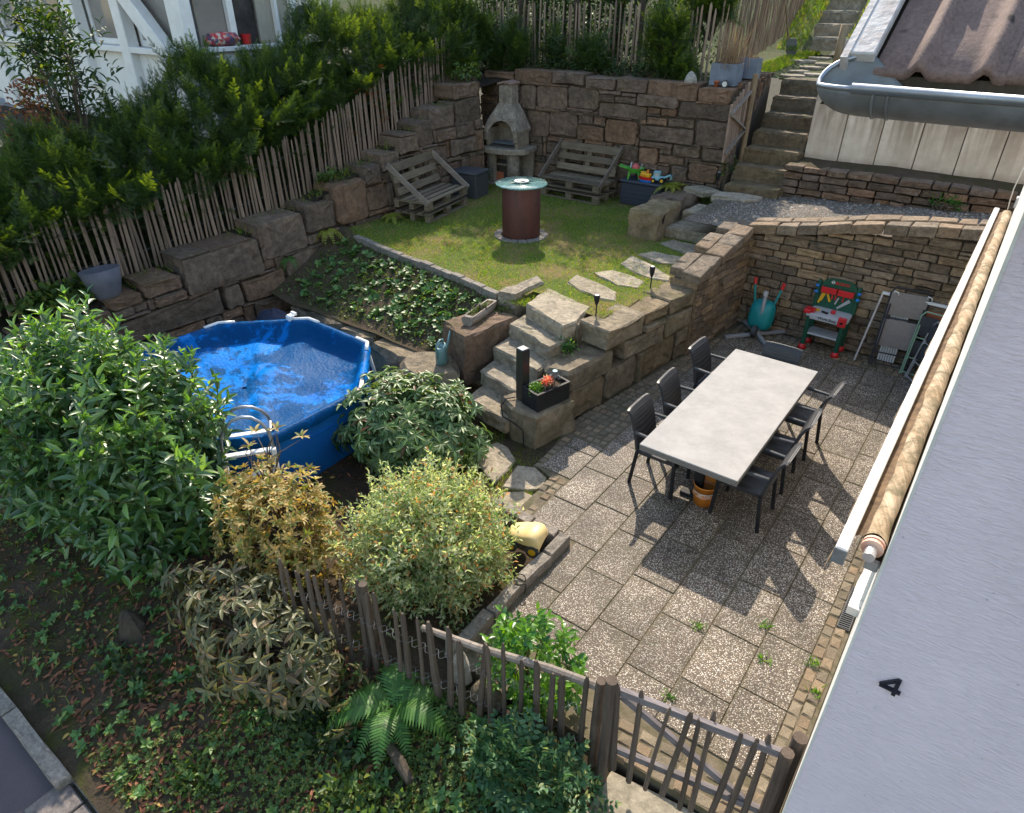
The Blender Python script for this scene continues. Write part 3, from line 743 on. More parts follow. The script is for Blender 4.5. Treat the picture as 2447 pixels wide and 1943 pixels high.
def left_top(u):
    for a, b, z in ((2, 3.42, .92), (3.42, 3.9, 1.03), (3.9, 4.5, 1.1), (4.5, 5.8, 1.3), (5.8, 6.7, 1.5), (6.7, 7.37, 1.56), (7.37, 8.07, 1.76), (8.07, 8.5, 1.92), (8.5, 9, 2.08), (9, 9.5, 2.3), (9.5, 9.96, 2.48), (9.96, 10.59, 2.66), (10.59, 13, 3.0)):
        if a <= u < b: return z
    return .9
left_rects = left_known + fill_rects(left_known, 1.9, 12.5, lambda u: -0.16 if u < 7 else 0.9, left_top, 8, (0.8, 0.4), (0.25, 0.14))
def map_left(u, n, v):
    lean = 0.05 * (v - 1)
    if u <= 11.4: return (-9.2 + n - lean, u, v)
    return (-9.2 - (u - 11.4) * 0.7 + n * .8 - lean, 11.4 + (u - 11.4) * 0.75, v)
masonry(t, left_rects, map_left, M['wall_stone'], 21, 0.3, 0.07, 0.006, jit=0.035, bigdepth=lambda a, b, c, d: 0.5 if d > left_top((a + b) / 2) - .06 else 0.25)
mb = MB()
for (a, b, z) in ((1.9, 3.4, .8), (3.4, 4.5, .93), (4.5, 5.8, 1.15), (5.8, 7.3, 1.35), (7.3, 8.5, 1.6), (8.5, 9.5, 1.9), (9.5, 10.5, 2.3), (10.5, 11.3, 2.7)):
    mb.box((-9.46, (a + b) / 2, (z - .3) / 2), (0.3, b - a, z + .3))
mb.build('core', M['core'], t, world=True)

# --- block wall between patio and lawn (big blocks, then small ashlar), turning along the back of the patio
A_, B_ = (-3.56, 6.13), (-3.17, 8.56)
def map_block(u, n, v):
    k = (u - A_[1]) / (B_[1] - A_[1]); x = A_[0] + (B_[0] - A_[0]) * k
    return (x + n, u - n * .16, v)
t = thing('stone_wall', 'retaining wall of large pale sandstone blocks beside the patio below the stepping stones', 'stone wall', (-3.4, 7.2, 0))
block_rects = [(6.6, 7.38, 0.72, 1.01), (7.39, 7.9, 0.82, 1.01), (7.91, 8.5, 0.8, 1.02), (6.98, 7.84, 0.46, 0.71), (7.85, 8.5, 0.47, 0.79), (5.95, 6.62, 0.0, 0.41), (6.64, 7.3, 0.0, 0.45), (7.42, 8.18, 0.0, 0.46), (8.2, 8.5, 0.22, 0.46), (8.2, 8.5, 0.0, 0.21), (7.31, 7.41, 0.0, 0.44), (7.39, 7.83, 0.72, 0.81)]
masonry(t, block_rects, map_block, M['block_stone'], 31, 0.3, 0.06, 0.006, jit=0.03, bigdepth=lambda a, b, c, d: 0.42 if d > 0.9 else 0.3)
MB().prism([(-4.0, 6.75), (-3.62, 6.75), (-3.3, 8.5), (-3.7, 8.5)], -.1, 0.93).build('core', M['core'], t, world=True)
# lower projecting block with a broad top at step height
mb = MB(); mb.prism([(-4.02, 6.02), (-3.9, 5.93), (-3.6, 5.95), (-3.55, 6.1), (-3.44, 6.75), (-3.5, 6.83), (-3.95, 6.78)], 0.41, 0.68, 0.05, zf=lambda p: 0.06 * (p.y - 6.3) + 0.015 * math.sin(p.x * 31))
mb.build('stone', M['block_stone'], t, world=True)
mb = MB(); mb.prism([(-4.03, 6.62), (-3.86, 6.58), (-3.86, 6.86), (-4.03, 6.9)], 0.6, 0.97, 0.04); mb.build('stone', M['block_stone'], t, world=True)
mb = MB(); mb.prism([(-3.95, 5.82), (-3.62, 5.84), (-3.6, 5.97), (-3.9, 5.97)], -0.05, 0.4, 0.04); mb.build('stone', M['block_stone'], t, world=True)

def ashlar(u0, u1, vlo, vhi, seed, ch=(0.075, 0.125), cw=(0.14, 0.42)):
    rg = random.Random(seed); out = []; v = vlo
    while True:
        h = rg.uniform(*ch); u = u0 - rg.uniform(0, .15); more = False
        while u < u1:
            w = rg.uniform(*cw); a, b = max(u, u0), min(u + w, u1); u += w
            if b - a < .05: continue
            tp = vhi((a + b) / 2)
            if v + h * .5 > tp: continue
            more = True
            if rg.random() < .16 and w < .26 and h < .12:
                out.append((a, b, v, v + h * .5)); out.append((a, b, v + h * .5, min(v + h, tp)))
            else: out.append((a, b, v, min(v + h, tp)))
        v += h
        if not more: return out
side_top = lambda u: pw(u, [(8.5, 1.1), (9.95, 1.45)])
t = thing('stone_wall', 'side wall of small coursed brown stones rising towards the patio corner', 'stone wall', (-3.1, 9.2, 0))
def map_side(u, n, v): return (-3.13 + 0.16 * (u - 8.5) / 1.45 + n, u, v)
masonry(t, ashlar(8.52, 10.02, 0.0, side_top, 41), map_side, M['ashlar'], 42, 0.12, 0.022, 0.005, jit=0.008)
MB().prism([(-3.5, 8.54), (-3.17, 8.54), (-3.0, 10.3), (-3.45, 10.3)], -.1, 1.1, zf=lambda p: 0.24 * (p.y - 8.5)).build('core', M['core'], t, world=True)
MB().box((-3.34, 8.52, 0.54), (0.4, 0.03, 1.1)).build('end_face', M['ashlar'], t, world=True)
rg = random.Random(5)
def coping_slab(parent, quad, z0s, th, m=M['coping']):
    """quad of xy corners, each with its own height"""
    mb = MB(); n = 4
    c = [sum(q[i] for q in quad) / 4 for i in (0, 1)]
    top = [(q[0], q[1], z) for q, z in zip(quad, z0s)]
    ins = [(q[0] + (c[0] - q[0]) * .09, q[1] + (c[1] - q[1]) * .09, z + .012) for q, z in zip(quad, z0s)]
    bot = [(q[0], q[1], z - th) for q, z in zip(quad, z0s)]
    V = bot + top + ins
    F = [(0, 1, 2, 3), (8, 9, 10, 11)] + [(r_ * 4 + i, r_ * 4 + (i + 1) % 4, (r_ + 1) * 4 + (i + 1) % 4, (r_ + 1) * 4 + i) for r_ in (0, 1) for i in range(4)]
    mb.add(V, F); mb.build('coping_stone', m, parent, world=True)
y = 8.46
while y < 9.9:                                           # two rows of coping on the rising side wall
    for row in (0, 1):
        L = rg.uniform(.24, .34); ya = y + (.0 if row else rg.uniform(-.05, .12)); yb = min(ya + L - .015, 10.0)
        if yb - ya < .12: continue
        xo = lambda q: -3.12 + 0.16 * (q - 8.5) / 1.45
        xa = (-.0, -.25) if row else (-.275, -.47)
        zz = lambda q: side_top(q) + .11 + rg.uniform(-.01, .015)
        coping_slab(t, [(xo(ya) + xa[0] + .03, ya), (xo(yb) + xa[0] + .03, yb), (xo(yb) + xa[1], yb + rg.uniform(-.03, .03)), (xo(ya) + xa[1], ya + rg.uniform(-.03, .03))], [zz(ya), zz(yb), zz(yb), zz(ya)], .11)
    y += .3
pback_top = lambda u: pw(u, [(-2.95, 1.43), (-2.2, 1.56), (-1.5, 1.72), (-0.7, 1.82), (0.1, 1.9)])
t = thing('stone_wall', 'wall of small coursed brown stones behind the toy workbench, capped with pale stones', 'stone wall', (-1.5, 10.05, 0))
def map_pback(u, n, v): return (u, 10.06 - n, v)
masonry(t, ashlar(-3.02, 0.06, 0.0, pback_top, 51, (0.085, 0.135), (0.18, 0.44)), map_pback, M['ashlar'], 52, 0.12, 0.02, 0.005, jit=0.008)
MB().add([(-3.0, 10.12, -.1), (.08, 10.12, -.1), (.08, 10.12, 1.82), (-3.0, 10.12, 1.38), (-3.0, 10.5, -.1), (.08, 10.5, -.1), (.08, 10.5, 1.82), (-3.0, 10.5, 1.38)], [(0, 1, 2, 3), (4, 5, 6, 7), (0, 1, 5, 4), (1, 2, 6, 5), (2, 3, 7, 6), (3, 0, 4, 7)]).build('core', M['core'], t, world=True)
rg = random.Random(15)
for row, (ya, yb) in enumerate(((9.99, 10.2), (10.22, 10.5))):
    x = -3.05
    while x < 0.0:
        L = rg.uniform(.22, .42); x1 = min(x + L - .012, .08)
        z = lambda q: pback_top(q) + .125 + .012 * row + rg.uniform(-.008, .012)
        coping_slab(t, [(x, ya + rg.uniform(0, .02)), (x1, ya + rg.uniform(0, .02)), (x1 + rg.uniform(-.02, .02), yb + rg.uniform(-.04, .02)), (x + rg.uniform(-.02, .02), yb + rg.uniform(-.04, .02))], [z(x), z(x1), z(x1), z(x)], .12)
        x += L
# --- low dry wall under the concrete panels
t = thing('stone_wall', 'low dry stone wall along the gravel path below the concrete panel wall', 'stone wall', (-1.6, 12.4, 1.5))
lw_bot = lambda u: pw(u, [(-3.35, 1.42), (0, 1.66)])
rects = [r_ for r_ in ashlar(-3.36, 0.35, 1.4, lambda u: 1.99, 61, (0.09, 0.16), (0.22, 0.55)) if r_[3] > lw_bot(r_[0]) + .02]
masonry(t, rects, lambda u, n, v: (u, 12.42 - n - (2 - v) * .08, v), M['wall_stone'], 62, 0.22, 0.05, 0.008, jit=0.02)
MB().box((-1.5, 12.62, 1.65), (3.6, 0.2, 0.58)).build('core', M['core'], t, world=True)

# gravel path above the patio wall, soil strip below the panels
h_gravel = lambda x, y: lerp(1.43, 1.66, (x + 3.4) / 3.4) + 0.02 * (y - 11)
grid('gravel_path', -4.15, 1.0, 10.2, 12.5, 0.1, h_gravel, M['gravel'], None, 0.015)
grid('soil_strip', -3.36, 1.0, 12.5, 13.2, 0.1, lambda x, y: 1.97 + 0.05 * (y - 12.5), M['soil'], None, 0.02)
# gravel stones lying loose on the path
V = []; F = []
rg = random.Random(77)
for i in range(2600):
    x = rg.uniform(-3.9, .3); y = rg.uniform(10.3, 12.4); s_ = rg.uniform(.008, .022) * (1 if rg.random() < .97 else 2.2); z = h_gravel(x, y) + .02 * hnoise(x, y) * .75 + s_ * .3
    k = len(V); a = rg.uniform(0, 6.28)
    for q in range(4): V.append((x + s_ * math.cos(a + q * 1.57) * rg.uniform(.6, 1.3), y + s_ * math.sin(a + q * 1.57) * rg.uniform(.6, 1.3), z - s_ * .3))
    V.append((x, y, z + s_ * .5))
    for q in range(4): F.append((k + q, k + (q + 1) % 4, k + 4))
o = mesh_np('gravel', V, F, mat_leaf('loose_gravel', (0.17, 0.15, 0.13), (0.3, 0.27, 0.235), (0.36, 0.26, 0.18), 0.9, 0.0, 0.3, 0.1), None, False, 'stuff'); tag(o, 'loose grey gravel on the path above the patio wall', 'gravel')

# ------------------------------------------------------------------ lawn, edging, bed
edge_pts = [(-9.15, 7.42), (-8.52, 7.31), (-7.97, 7.19), (-7.43, 7.11), (-6.96, 7.07), (-6.47, 6.99), (-6.01, 6.91), (-5.54, 6.81), (-5.24, 6.75)]
edge_y = lambda x: pw(x, edge_pts)
def lawn_in(x, y):
    if x < -5.2: return y > edge_y(x) + .02
    if x < -4.1: return y > 7.1 if x > -4.9 else y > 6.95
    return y > 6.95 and x < -3.56 + .16 * (y - 6.13) - .3
h_lawn = lambda x, y: 1.0 + lerp(0, .35, (y - 11.0) / 1.6) * lerp(0, 1, (x + 5.6) / .8)
grid('lawn', -9.25, -3.3, 6.7, 12.35, 0.08, h_lawn, M['lawn_soil'], lambda x, y: lawn_in(x, y) and (x < -3.42 or y < 10.2), 0.012)
# soil body under the lawn front
def h_bed(x, y):
    e = edge_y(x); f = 5.85 + 0.05 * math.sin(x * 2)
    z = lerp(0.36, 0.95, (y - f) / (e - f))
    if x < -8.6: z = lerp(z, z + .1, (-8.6 - x) / .5)
    return z
grid('planting_bed', -9.25, -4.9, 5.75, 7.45, 0.07, h_bed, M['soil'], lambda x, y: y < edge_y(x) + .05 and not (x > -5.25 and y > 6.7), 0.03)
t = thing('bed_edging', 'curved row of pale kerb stones between the lawn and the planted slope', 'edging', (-7, 7.1, .9))
rg = random.Random(3)
P = [Vector((-8.75, 7.35))] + [Vector(p) for p in edge_pts[1:]]
path = []
for a, b in zip(P, P[1:]):
    n = max(1, round((b - a).length / .27))
    for i in range(n): path.append(a + (b - a) * i / n)
path.append(P[-1])
for a, b in zip(path, path[1:]):
    d = (b - a).normalized(); n_ = Vector((-d.y, d.x)); a2 = a + d * .006; b2 = b - d * .006; w = .05
    zt = 1.02 + rg.uniform(-.01, .012)
    MB().prism([a2 - n_ * w, b2 - n_ * w, b2 + n_ * w, a2 + n_ * w], .8, zt, .012).build('kerb_stone', M['granite'], t, world=True)

def rough_block(name, poly, z0, z1, m, parent=None, ch=.035, seed=0, zf=None, wob=1.0):
    """quarried block from an outline: subdivided sides, uneven faces"""
    rg = random.Random(seed); hn = min(2.2, max(1.0, (z1 - z0) / .25)) * wob
    n = len(poly); pts = []
    for i in range(n):
        a = Vector(poly[i]); b = Vector(poly[(i + 1) % n]); k = max(1, int((b - a).length / .16))
        nn = Vector(((b - a).y, -(b - a).x)).normalized()
        for j in range(k):
            q = a + (b - a) * j / k
            pts.append(q + nn * rg.uniform(-.018, .018) * wob * (1 if j else .5))
    n = len(pts); c = sum(pts, Vector((0, 0))) / n
    rings = [(z0, 1.0, 0), (z0 + (z1 - z0) * .35, 1.0, .012), (z0 + (z1 - z0) * .7, 1.0, .012), (z1 - ch, 1.0, .006), (z1, 0, .006), ]
    V = []
    for ri, (z, s_, jn) in enumerate(rings):
        for p in pts:
            q = p.copy()
            if ri == 4: q = p + (c - p) * min(.35, ch * rg.uniform(.3, 1.7) / max(.05, (c - p).length))
            q = q + Vector((rg.uniform(-jn, jn), rg.uniform(-jn, jn))) * hn
            zz = z + (zf(q) if zf and ri >= 3 else 0) + rg.uniform(-.5, .5) * jn - (abs(rg.gauss(0, ch * .45)) if ri == 3 else 0)
            V.append((q.x, q.y, zz))
    F = [(r_ * n + i, r_ * n + (i + 1) % n, (r_ + 1) * n + (i + 1) % n, (r_ + 1) * n + i) for r_ in range(4) for i in range(n)]
    # top: an inner ring and a centre so the surface is uneven
    k0 = len(V)
    for p in pts:
        q = p + (c - p) * .5; V.append((q.x, q.y, z1 + rg.uniform(-.012, .01) + (zf(q) if zf else 0)))
    V.append((c.x, c.y, z1 + (zf(c) if zf else 0)))
    F += [(4 * n + i, 4 * n + (i + 1) % n, k0 + (i + 1) % n, k0 + i) for i in range(n)]
    F += [(k0 + i, k0 + (i + 1) % n, k0 + n) for i in range(n)]
    F.append(tuple(range(n)))
    mb = MB().add(V, F)
    if parent is not None: return mb.build(name, m, parent, world=True)
    return mb.build(name, m, None, loc=(c.x, c.y, z0))

# boulders holding the planted slope
t = thing('boulder_edge', 'low row of big mossy boulders between the pool and the planted slope', 'boulder row', (-7, 5.8, -.1))
for i, (poly, z1) in enumerate([([(-8.7, 5.8), (-8.3, 5.68), (-8.12, 5.78), (-8.15, 6.05), (-8.6, 6.1)], .3), ([(-8.1, 5.72), (-7.5, 5.63), (-7.35, 5.72), (-7.35, 5.98), (-8.1, 6.05)], .36), ([(-7.33, 5.64), (-6.8, 5.6), (-6.68, 5.7), (-6.7, 6.0), (-7.3, 6.0)], .34), ([(-6.66, 5.62), (-6.0, 5.5), (-5.86, 5.58), (-5.9, 5.95), (-6.6, 6.0)], .33)]):
    rough_block('boulder', poly, -.18, z1, M['block_stone'], t, .05, 100 + i, zf=lambda p: .1 * (p.y - 5.8))
def boulder(label, poly, z0, z1, m, seed, ch=.05, zf=None):
    o = rough_block('boulder', poly, z0, z1, m, None, ch, seed, zf); return tag(o, label, 'boulder')
boulder('broad pale boulder under the grey watering can', [(-5.87, 5.42), (-5.6, 5.12), (-5.3, 5.1), (-5.0, 5.3), (-4.95, 5.55), (-5.15, 5.85), (-5.6, 5.9)], -.15, .43, M['block_stone'], 110, .08)
boulder('tall dark boulder with the log planter lying on top', [(-5.52, 5.9), (-4.96, 5.68), (-4.8, 6.62), (-5.38, 6.78)], .15, .84, M['wall_stone'], 111, .03)
boulder('long flat-topped block at the end of the bed edging by the lawn', [(-5.22, 6.72), (-4.98, 6.76), (-4.95, 7.4), (-5.14, 7.56), (-5.2, 7.2)], .6, 1.06, M['slab_stone'], 112, .03)
boulder('big square stone block at the lawn corner beside the lower stairs', [(-5.07, 10.07), (-4.52, 10.12), (-4.58, 11.05), (-5.04, 10.9)], .98, 1.46, M['block_stone'], 113, .035)
boulder('rounded rock half hidden behind the big square stone block', [(-5.3, 11.25), (-4.66, 11.2), (-4.6, 11.9), (-5.25, 12.1)], 1.0, 1.4, M['wall_stone'], 114, .1)
boulder('flat grey slab lying on the rocks beside the toy box', [(-4.95, 11.95), (-4.5, 11.75), (-4.3, 12.05), (-4.7, 12.22)], 1.38, 1.48, M['slab_stone'], 115, .02)

# ------------------------------------------------------------------ stairs
t = thing('garden_stairs', 'curved flight of pale stone steps from the pool up to the lawn', 'stairs', (-4.4, 6, 0))
for i, (l, r_, z) in enumerate([((-4.66, 5.34), (-3.98, 5.22), .25), ((-4.76, 5.72), (-3.98, 5.55), .44), ((-4.79, 6.05), (-3.98, 5.86), .63), ((-4.79, 6.38), (-3.97, 6.14), .82)]):
    rough_block('step', [l, (r_[0], r_[1]), (r_[0] + .06, r_[1] + .48), (l[0] - .04, l[1] + .46)], z - .2, z, M['step_stone'], t, .02, 120 + i)
rough_block('step', [(-4.74, 6.7), (-3.96, 6.4), (-3.9, 6.62), (-3.98, 6.95), (-4.02, 7.12), (-4.84, 7.34)], .74, 1.01, M['slab_stone'], t, .02, 126)
t = thing('stepping_path', 'row of flat stepping stones set in the lawn along the wall', 'stepping stones', (-4.2, 8.5, 1))
for i, poly in enumerate([[(-4.72, 7.67), (-4.77, 7.97), (-4.4, 7.93), (-3.97, 7.73), (-3.84, 7.47), (-4.02, 7.42), (-4.4, 7.5)], [(-4.6, 8.2), (-4.43, 8.46), (-4.1, 8.42), (-3.85, 8.32), (-3.8, 8.05), (-4.1, 7.98)], [(-4.48, 8.76), (-4.51, 9.2), (-4.1, 9.03), (-3.62, 8.72), (-3.58, 8.55), (-3.83, 8.48), (-4.1, 8.55)], [(-4.47, 9.3), (-4.32, 9.57), (-3.75, 9.62), (-3.68, 9.3), (-4.0, 9.15)], [(-4.44, 10.0), (-4.34, 10.3), (-3.67, 10.3), (-3.6, 9.9), (-3.9, 9.8)]]):
    rough_block('stepping_stone', poly, .95, 1.022, M['slab_stone'], t, .012, 130 + i)
t = thing('lower_stairs', 'three broad stone steps from the stepping stones up to the gravel path', 'stairs', (-4.1, 10.8, 1))
for i, (poly, z) in enumerate([([(-4.54, 10.42), (-3.62, 10.42), (-3.5, 10.95), (-4.5, 11.0)], 1.17), ([(-4.5, 10.96), (-3.6, 11.0), (-3.55, 11.5), (-4.45, 11.5)], 1.34)]):
    rough_block('step', poly, z - .22, z, M['step_stone'], t, .025, 140 + i)
rough_block('step', [(-4.28, 11.62), (-3.7, 11.55), (-3.5, 11.72), (-3.5, 11.98), (-3.9, 12.02), (-4.3, 11.9)], 1.38, 1.5, M['slab_stone'], t, .02, 143)
t = thing('upper_stairs', 'steep straight flight of dark stone steps beside the concrete panel wall', 'stairs', (-3.8, 13, 1.4))
for k in range(7):
    yf = 12.1 + .36 * k; z = 1.61 + .25 * k
    rough_block('step', [(-4.24, yf), (-3.29, yf - .01), (-3.28, yf + .5), (-4.24, yf + .5)], z - .27, z, M['upper_step'], t, .03, 150 + k)
MB().add([(-4.3, 12.2, 1.2), (-3.26, 12.2, 1.2), (-3.26, 14.7, 1.2), (-4.3, 14.7, 1.2), (-4.3, 12.2, 1.3), (-3.26, 12.2, 1.3), (-3.26, 14.7, 3.0), (-4.3, 14.7, 3.0)], [(0, 1, 2, 3), (4, 5, 6, 7), (0, 1, 5, 4), (1, 2, 6, 5), (2, 3, 7, 6), (3, 0, 4, 7)]).build('core', M['core'], t, world=True)
grid('upper_path', -6.0, -3.1, 14.62, 18.3, 0.2, lambda x, y: 3.08 + .05 * (y - 14.6), M['hill_grass'], None, 0.02)
t = thing('upper_landing', 'broken flat slabs on the landing above the steep stairs', 'landing', (-4, 15.5, 3.1))
rg = random.Random(9)
for i in range(11):
    cx = rg.uniform(-4.75, -3.6); cy = 14.85 + i * .3; s_ = rg.uniform(.2, .34)
    rough_block('flagstone', [(cx + s_ * math.cos(a + .3) * rg.uniform(.8, 1.3), cy + s_ * .8 * math.sin(a + .3) * rg.uniform(.8, 1.2)) for a in (0, 1.2, 2.3, 3.4, 4.4, 5.4)], 3.05, 3.125 + .05 * (cy - 14.6), M['slab_stone'], t, .015, 170 + i)
t = thing('top_stairs', 'flight of old stone steps at the very top of the garden between grass banks', 'stairs', (-4.7, 18.5, 3.3))
for k in range(5):
    yf = 18.0 + .4 * k; z = 3.64 + .25 * k; x0 = -4.85 - .1 * k; x1 = -4.1 - .05 * k
    rough_block('step', [(x0, yf), (x1, yf), (x1, yf + .55), (x0, yf + .55)], z - .27, z, M['step_stone'], t, .03, 190 + k)

# ------------------------------------------------------------------ patio
t = patio = thing('patio', 'terrace of exposed aggregate slabs framed by small setts', 'patio', (-1.5, 6, 0)); t['kind'] = 'structure'
mb = MB(); mb.prism([(-2.43, 2.5), (.03, 2.62), (.03, 10.12), (-2.95, 10.12), (-3.2, 8.5), (-3.5, 5.86), (-3.34, 4.98), (-3.1, 4.9), (-3.1, 4.18), (-2.43, 4.1)], -.25, -.009); mb.build('joint_bed', M['mortar'], t, world=True)
slab_me = {}
rg = random.Random(2)
colx = [-.158, -.52, -.92, -1.32, -1.72, -2.12, -2.52, -2.92, -3.32]
offs = [.0, .3, .52, .12, .4, .05, .34, .2]
for c in range(8):
    x1, x0 = colx[c], colx[c + 1]
    ylo = 2.98 if c < 5 else (2.98 if c == 5 else (4.25 if c == 6 else 5.0))
    yhi = 9.62 if c < 7 else 5.72
    y = ylo - offs[c] * .63
    while y < yhi - .02:
        a, b = max(y, ylo), min(y + .63, yhi); y += .63
        if b - a < .05: continue
        xa = x0
        if c == 5: xa = max(x0, -2.36) if b < 4.3 else x0
        key = (round(x1 - xa, 3), round(b - a, 3))
        if key not in slab_me:
            mb = MB().box((0, 0, -.03), (key[0] - .006, key[1] - .006, .06), None, .005)
            tmp = mb.build('paving_slab', M['aggregate'], None); slab_me[key] = tmp.data; bpy.data.objects.remove(tmp)
        o = bpy.data.objects.new('paving_slab', slab_me[key]); link(o, t)
        o.location = ((x1 + xa) / 2 + 1.5, (a + b) / 2 - 6, rg.uniform(-.004, .004)); o.rotation_euler = (rg.uniform(-.004, .004), rg.uniform(-.004, .004), rg.uniform(-.003, .003))
sett_me = []
for i in range(8):
    r2 = random.Random(300 + i)
    P2 = [(-.5 + r2.uniform(-.05, .06), -.5 + r2.uniform(-.05, .06)), (.5 + r2.uniform(-.06, .05), -.5 + r2.uniform(-.05, .06)), (.5 + r2.uniform(-.06, .05), .5 + r2.uniform(-.06, .05)), (-.5 + r2.uniform(-.05, .06), .5 + r2.uniform(-.06, .05))]
    tmp = MB().prism(P2, -.6, 0, .0).build('sett', M['sett'], None)
    bm = bmesh.new(); bm.from_mesh(tmp.data)
    bmesh.ops.bevel(bm, geom=[e for e in bm.edges if e.verts[0].co.z > -.01 and e.verts[1].co.z > -.01], offset=.1, segments=1, affect='EDGES')
    for v in bm.verts:
        if v.co.z > -.01: v.co.z += r2.uniform(-.05, .06)
    bm.to_mesh(tmp.data); bm.free(); sett_me.append(tmp.data); bpy.data.objects.remove(tmp)
def sett(x, y, w, l, rot=0.0, z=0.0):
    o = bpy.data.objects.new('sett', rg.choice(sett_me)); link(o, patio)
    o.location = (x + 1.5, y - 6, z + rg.uniform(-.006, .006)); o.scale = (w, l, .1); o.rotation_euler = (rg.uniform(-.03, .03), rg.uniform(-.03, .03), rot + rg.uniform(-.05, .05))
y = 2.85
while y < 9.6:                                            # two rows along the house wall
    l = rg.uniform(.105, .135)
    for x in (-.117, -.035):
        if x > -.05 and 4.62 < y < 5.2: continue
        sett(x, y + (.05 if x > -.05 else 0), .08, l - .006)
    y += l
for j in range(3):                                        # threshold rows behind the gate
    x = -2.3 if j == 2 else -1.2
    while x < -.12:
        l = rg.uniform(.12, .19); sett(x + l / 2, 2.62 + .1 * j + .06 * (x + .6) + .02, l - .014, .085, .08); x += l
def wallx(y): return -3.56 + .16 * (y - 6.13) if y < 8.55 else -3.13 + .16 * (y - 8.5) / 1.45
y = 5.02
while y < 5.74:
    sett(-3.375 + .04 * (5.6 - y), y, .09, .085); y += .1
y = 5.76
while y < 9.6:                                            # strip along the stone wall
    l = rg.uniform(.09, .115); xw = wallx(y) + .05; n = max(1, int((-2.93 - xw) / .098 + .5)); w = (-2.93 - xw) / n
    for i in range(n): sett(xw + w * (i + .5), y + l / 2 + rg.uniform(-.012, .012), w - .012, l - .012)
    y += l
y = 4.28
while y < 4.98:
    for x in (-2.975, -3.075):
        if x < -3 and rg.random() < .4: continue
        sett(x, y, .09, .09, .1)
    y += .105
for j in range(4):                                        # rows along the wall behind the workbench
    x = -2.9
    while x < .02:
        l = rg.uniform(.085, .115)
        if rg.random() < .96: sett(x + l / 2, 9.69 + .098 * j, l - .012, .086)
        x += l
# flagstones between stairs and patio
t = thing('flagstone_path', 'three pale irregular flagstones set in grass between the shrubs and the patio', 'flagstones', (-3.4, 4.6, 0))
for i, poly in enumerate([[(-3.55, 4.48), (-3.9, 4.62), (-4.1, 4.92), (-4.0, 5.1), (-3.85, 5.08), (-3.62, 4.95)], [(-3.44, 4.47), (-3.55, 4.87), (-3.36, 4.96), (-3.15, 4.88), (-3.08, 4.7), (-3.2, 4.58)], [(-3.39, 4.41), (-3.21, 4.55), (-3.05, 4.55), (-3.02, 4.25), (-3.35, 4.15)]]):
    rough_block('flagstone', poly, -.1, -.01, M['slab_stone'], t, .012, 200 + i)
boulder('squared mossy stone block carrying the black planter box at the patio corner', [(-4.18, 5.4), (-3.92, 5.27), (-3.56, 5.26), (-3.4, 5.82), (-3.62, 5.88), (-4.02, 5.72)], -.12, .42, M['block_stone'], 210, .025)
# kerb round the flower bed
t = thing('flower_bed_kerb', 'grey granite kerb stones round the shrub bed along the patio', 'kerb', (-2.45, 3.4, 0))
ys = [2.58, 2.98, 3.42, 3.83, 4.16]
for a, b in zip(ys, ys[1:]):
    xo = .012 * math.sin(a * 5)
    rough_block('kerb_stone', [(-2.5 + xo, a + .008), (-2.39 + xo, a + .004), (-2.39 - xo, b - .006), (-2.5 - xo, b - .006)], -.15, .1, M['granite'], t, .01, 220 + int(a * 10), None, .4)
for a, b in ((-2.52, -2.8), (-2.81, -3.18), (-3.19, -3.5)):
    rough_block('kerb_stone', [(a - .004, 4.06), (a - .004, 4.17), (b + .004, 4.19), (b + .004, 4.07)], -.15, .1, M['granite'], t, .01, 230 + int(-b * 10), None, .4)
# street edge
t = thing('street_kerb', 'grey concrete kerb stones between the asphalt and the planted bank', 'kerb', (-5, .3, -.5)); 
x = -13.9
while x < -4.4:
    rough_block('kerb_stone', [(x + .006, .165), (x + .954, .165), (x + .954, .275), (x + .006, .275)], -.75, -.46, M['granite'], t, .012, 240 + int(x * 3), None, .15) if x + .96 < -4.2 else None
    x += .96
t = thing('footway', 'worn concrete footway slabs at the street edge', 'pavement', (-3, 0, -.55)); t['kind'] = 'structure'
MB().box((-2.2, .12, -.64), (4.5, .8, .12)).build('bed', M['mortar'], t, world=True)
rg = random.Random(31)
x = -4.38
while x < 0:
    w = rg.uniform(.3, .42)
    for y0, y1 in ((-.28, -.06), (-.05, .25), (.26, .5)):
        MB().box((x + w / 2, (y0 + y1) / 2, -.56 + rg.uniform(-.006, .006)), (w - .014, y1 - y0 - .012, .06), None, .008).build('paving_slab', M['paving'], t, world=True)
    x += w
# landing in front of the gate
MB().prism([(-1.0, 1.7), (.1, 1.85), (.1, 2.66), (-1.0, 2.5)], -.5, -.07, .012).build('gate_landing', M['concrete'], None)['kind'] = 'structure'
MB().prism([(-1.0, 1.2), (.1, 1.35), (.1, 1.84), (-1.0, 1.69)], -.6, -.25, .012).build('gate_step', M['concrete'], None)['kind'] = 'structure'
# ------------------------------------------------------------------ the house at the right
t = house = thing('house', 'blue-grey rendered house wall with roof corner and gutter at the right edge', 'house', (0.06, 2.5, 0))
MB().box((4.036, 6.5, 1.95), (8.0, 7.98, 5.1)).build('wall', M['white_plaster'], t, world=True)
MB().box((4.032, 2.5, 1.95), (7.985, .03, 5.1)).build('front_render', M['plaster'], t, world=True)
MB().add([(.033, 2.484, -.6), (.033, 2.53, -.6), (.033, 2.53, 4.5), (.033, 2.484, 4.5), (.044, 2.482, -.6), (.044, 2.54, -.6), (.044, 2.54, 4.5), (.044, 2.482, 4.5)], [(0, 1, 2, 3), (4, 5, 6, 7), (0, 1, 5, 4), (1, 2, 6, 5), (2, 3, 7, 6), (3, 0, 4, 7)]).build('corner_bead', M['white_plaster'], t, world=True)
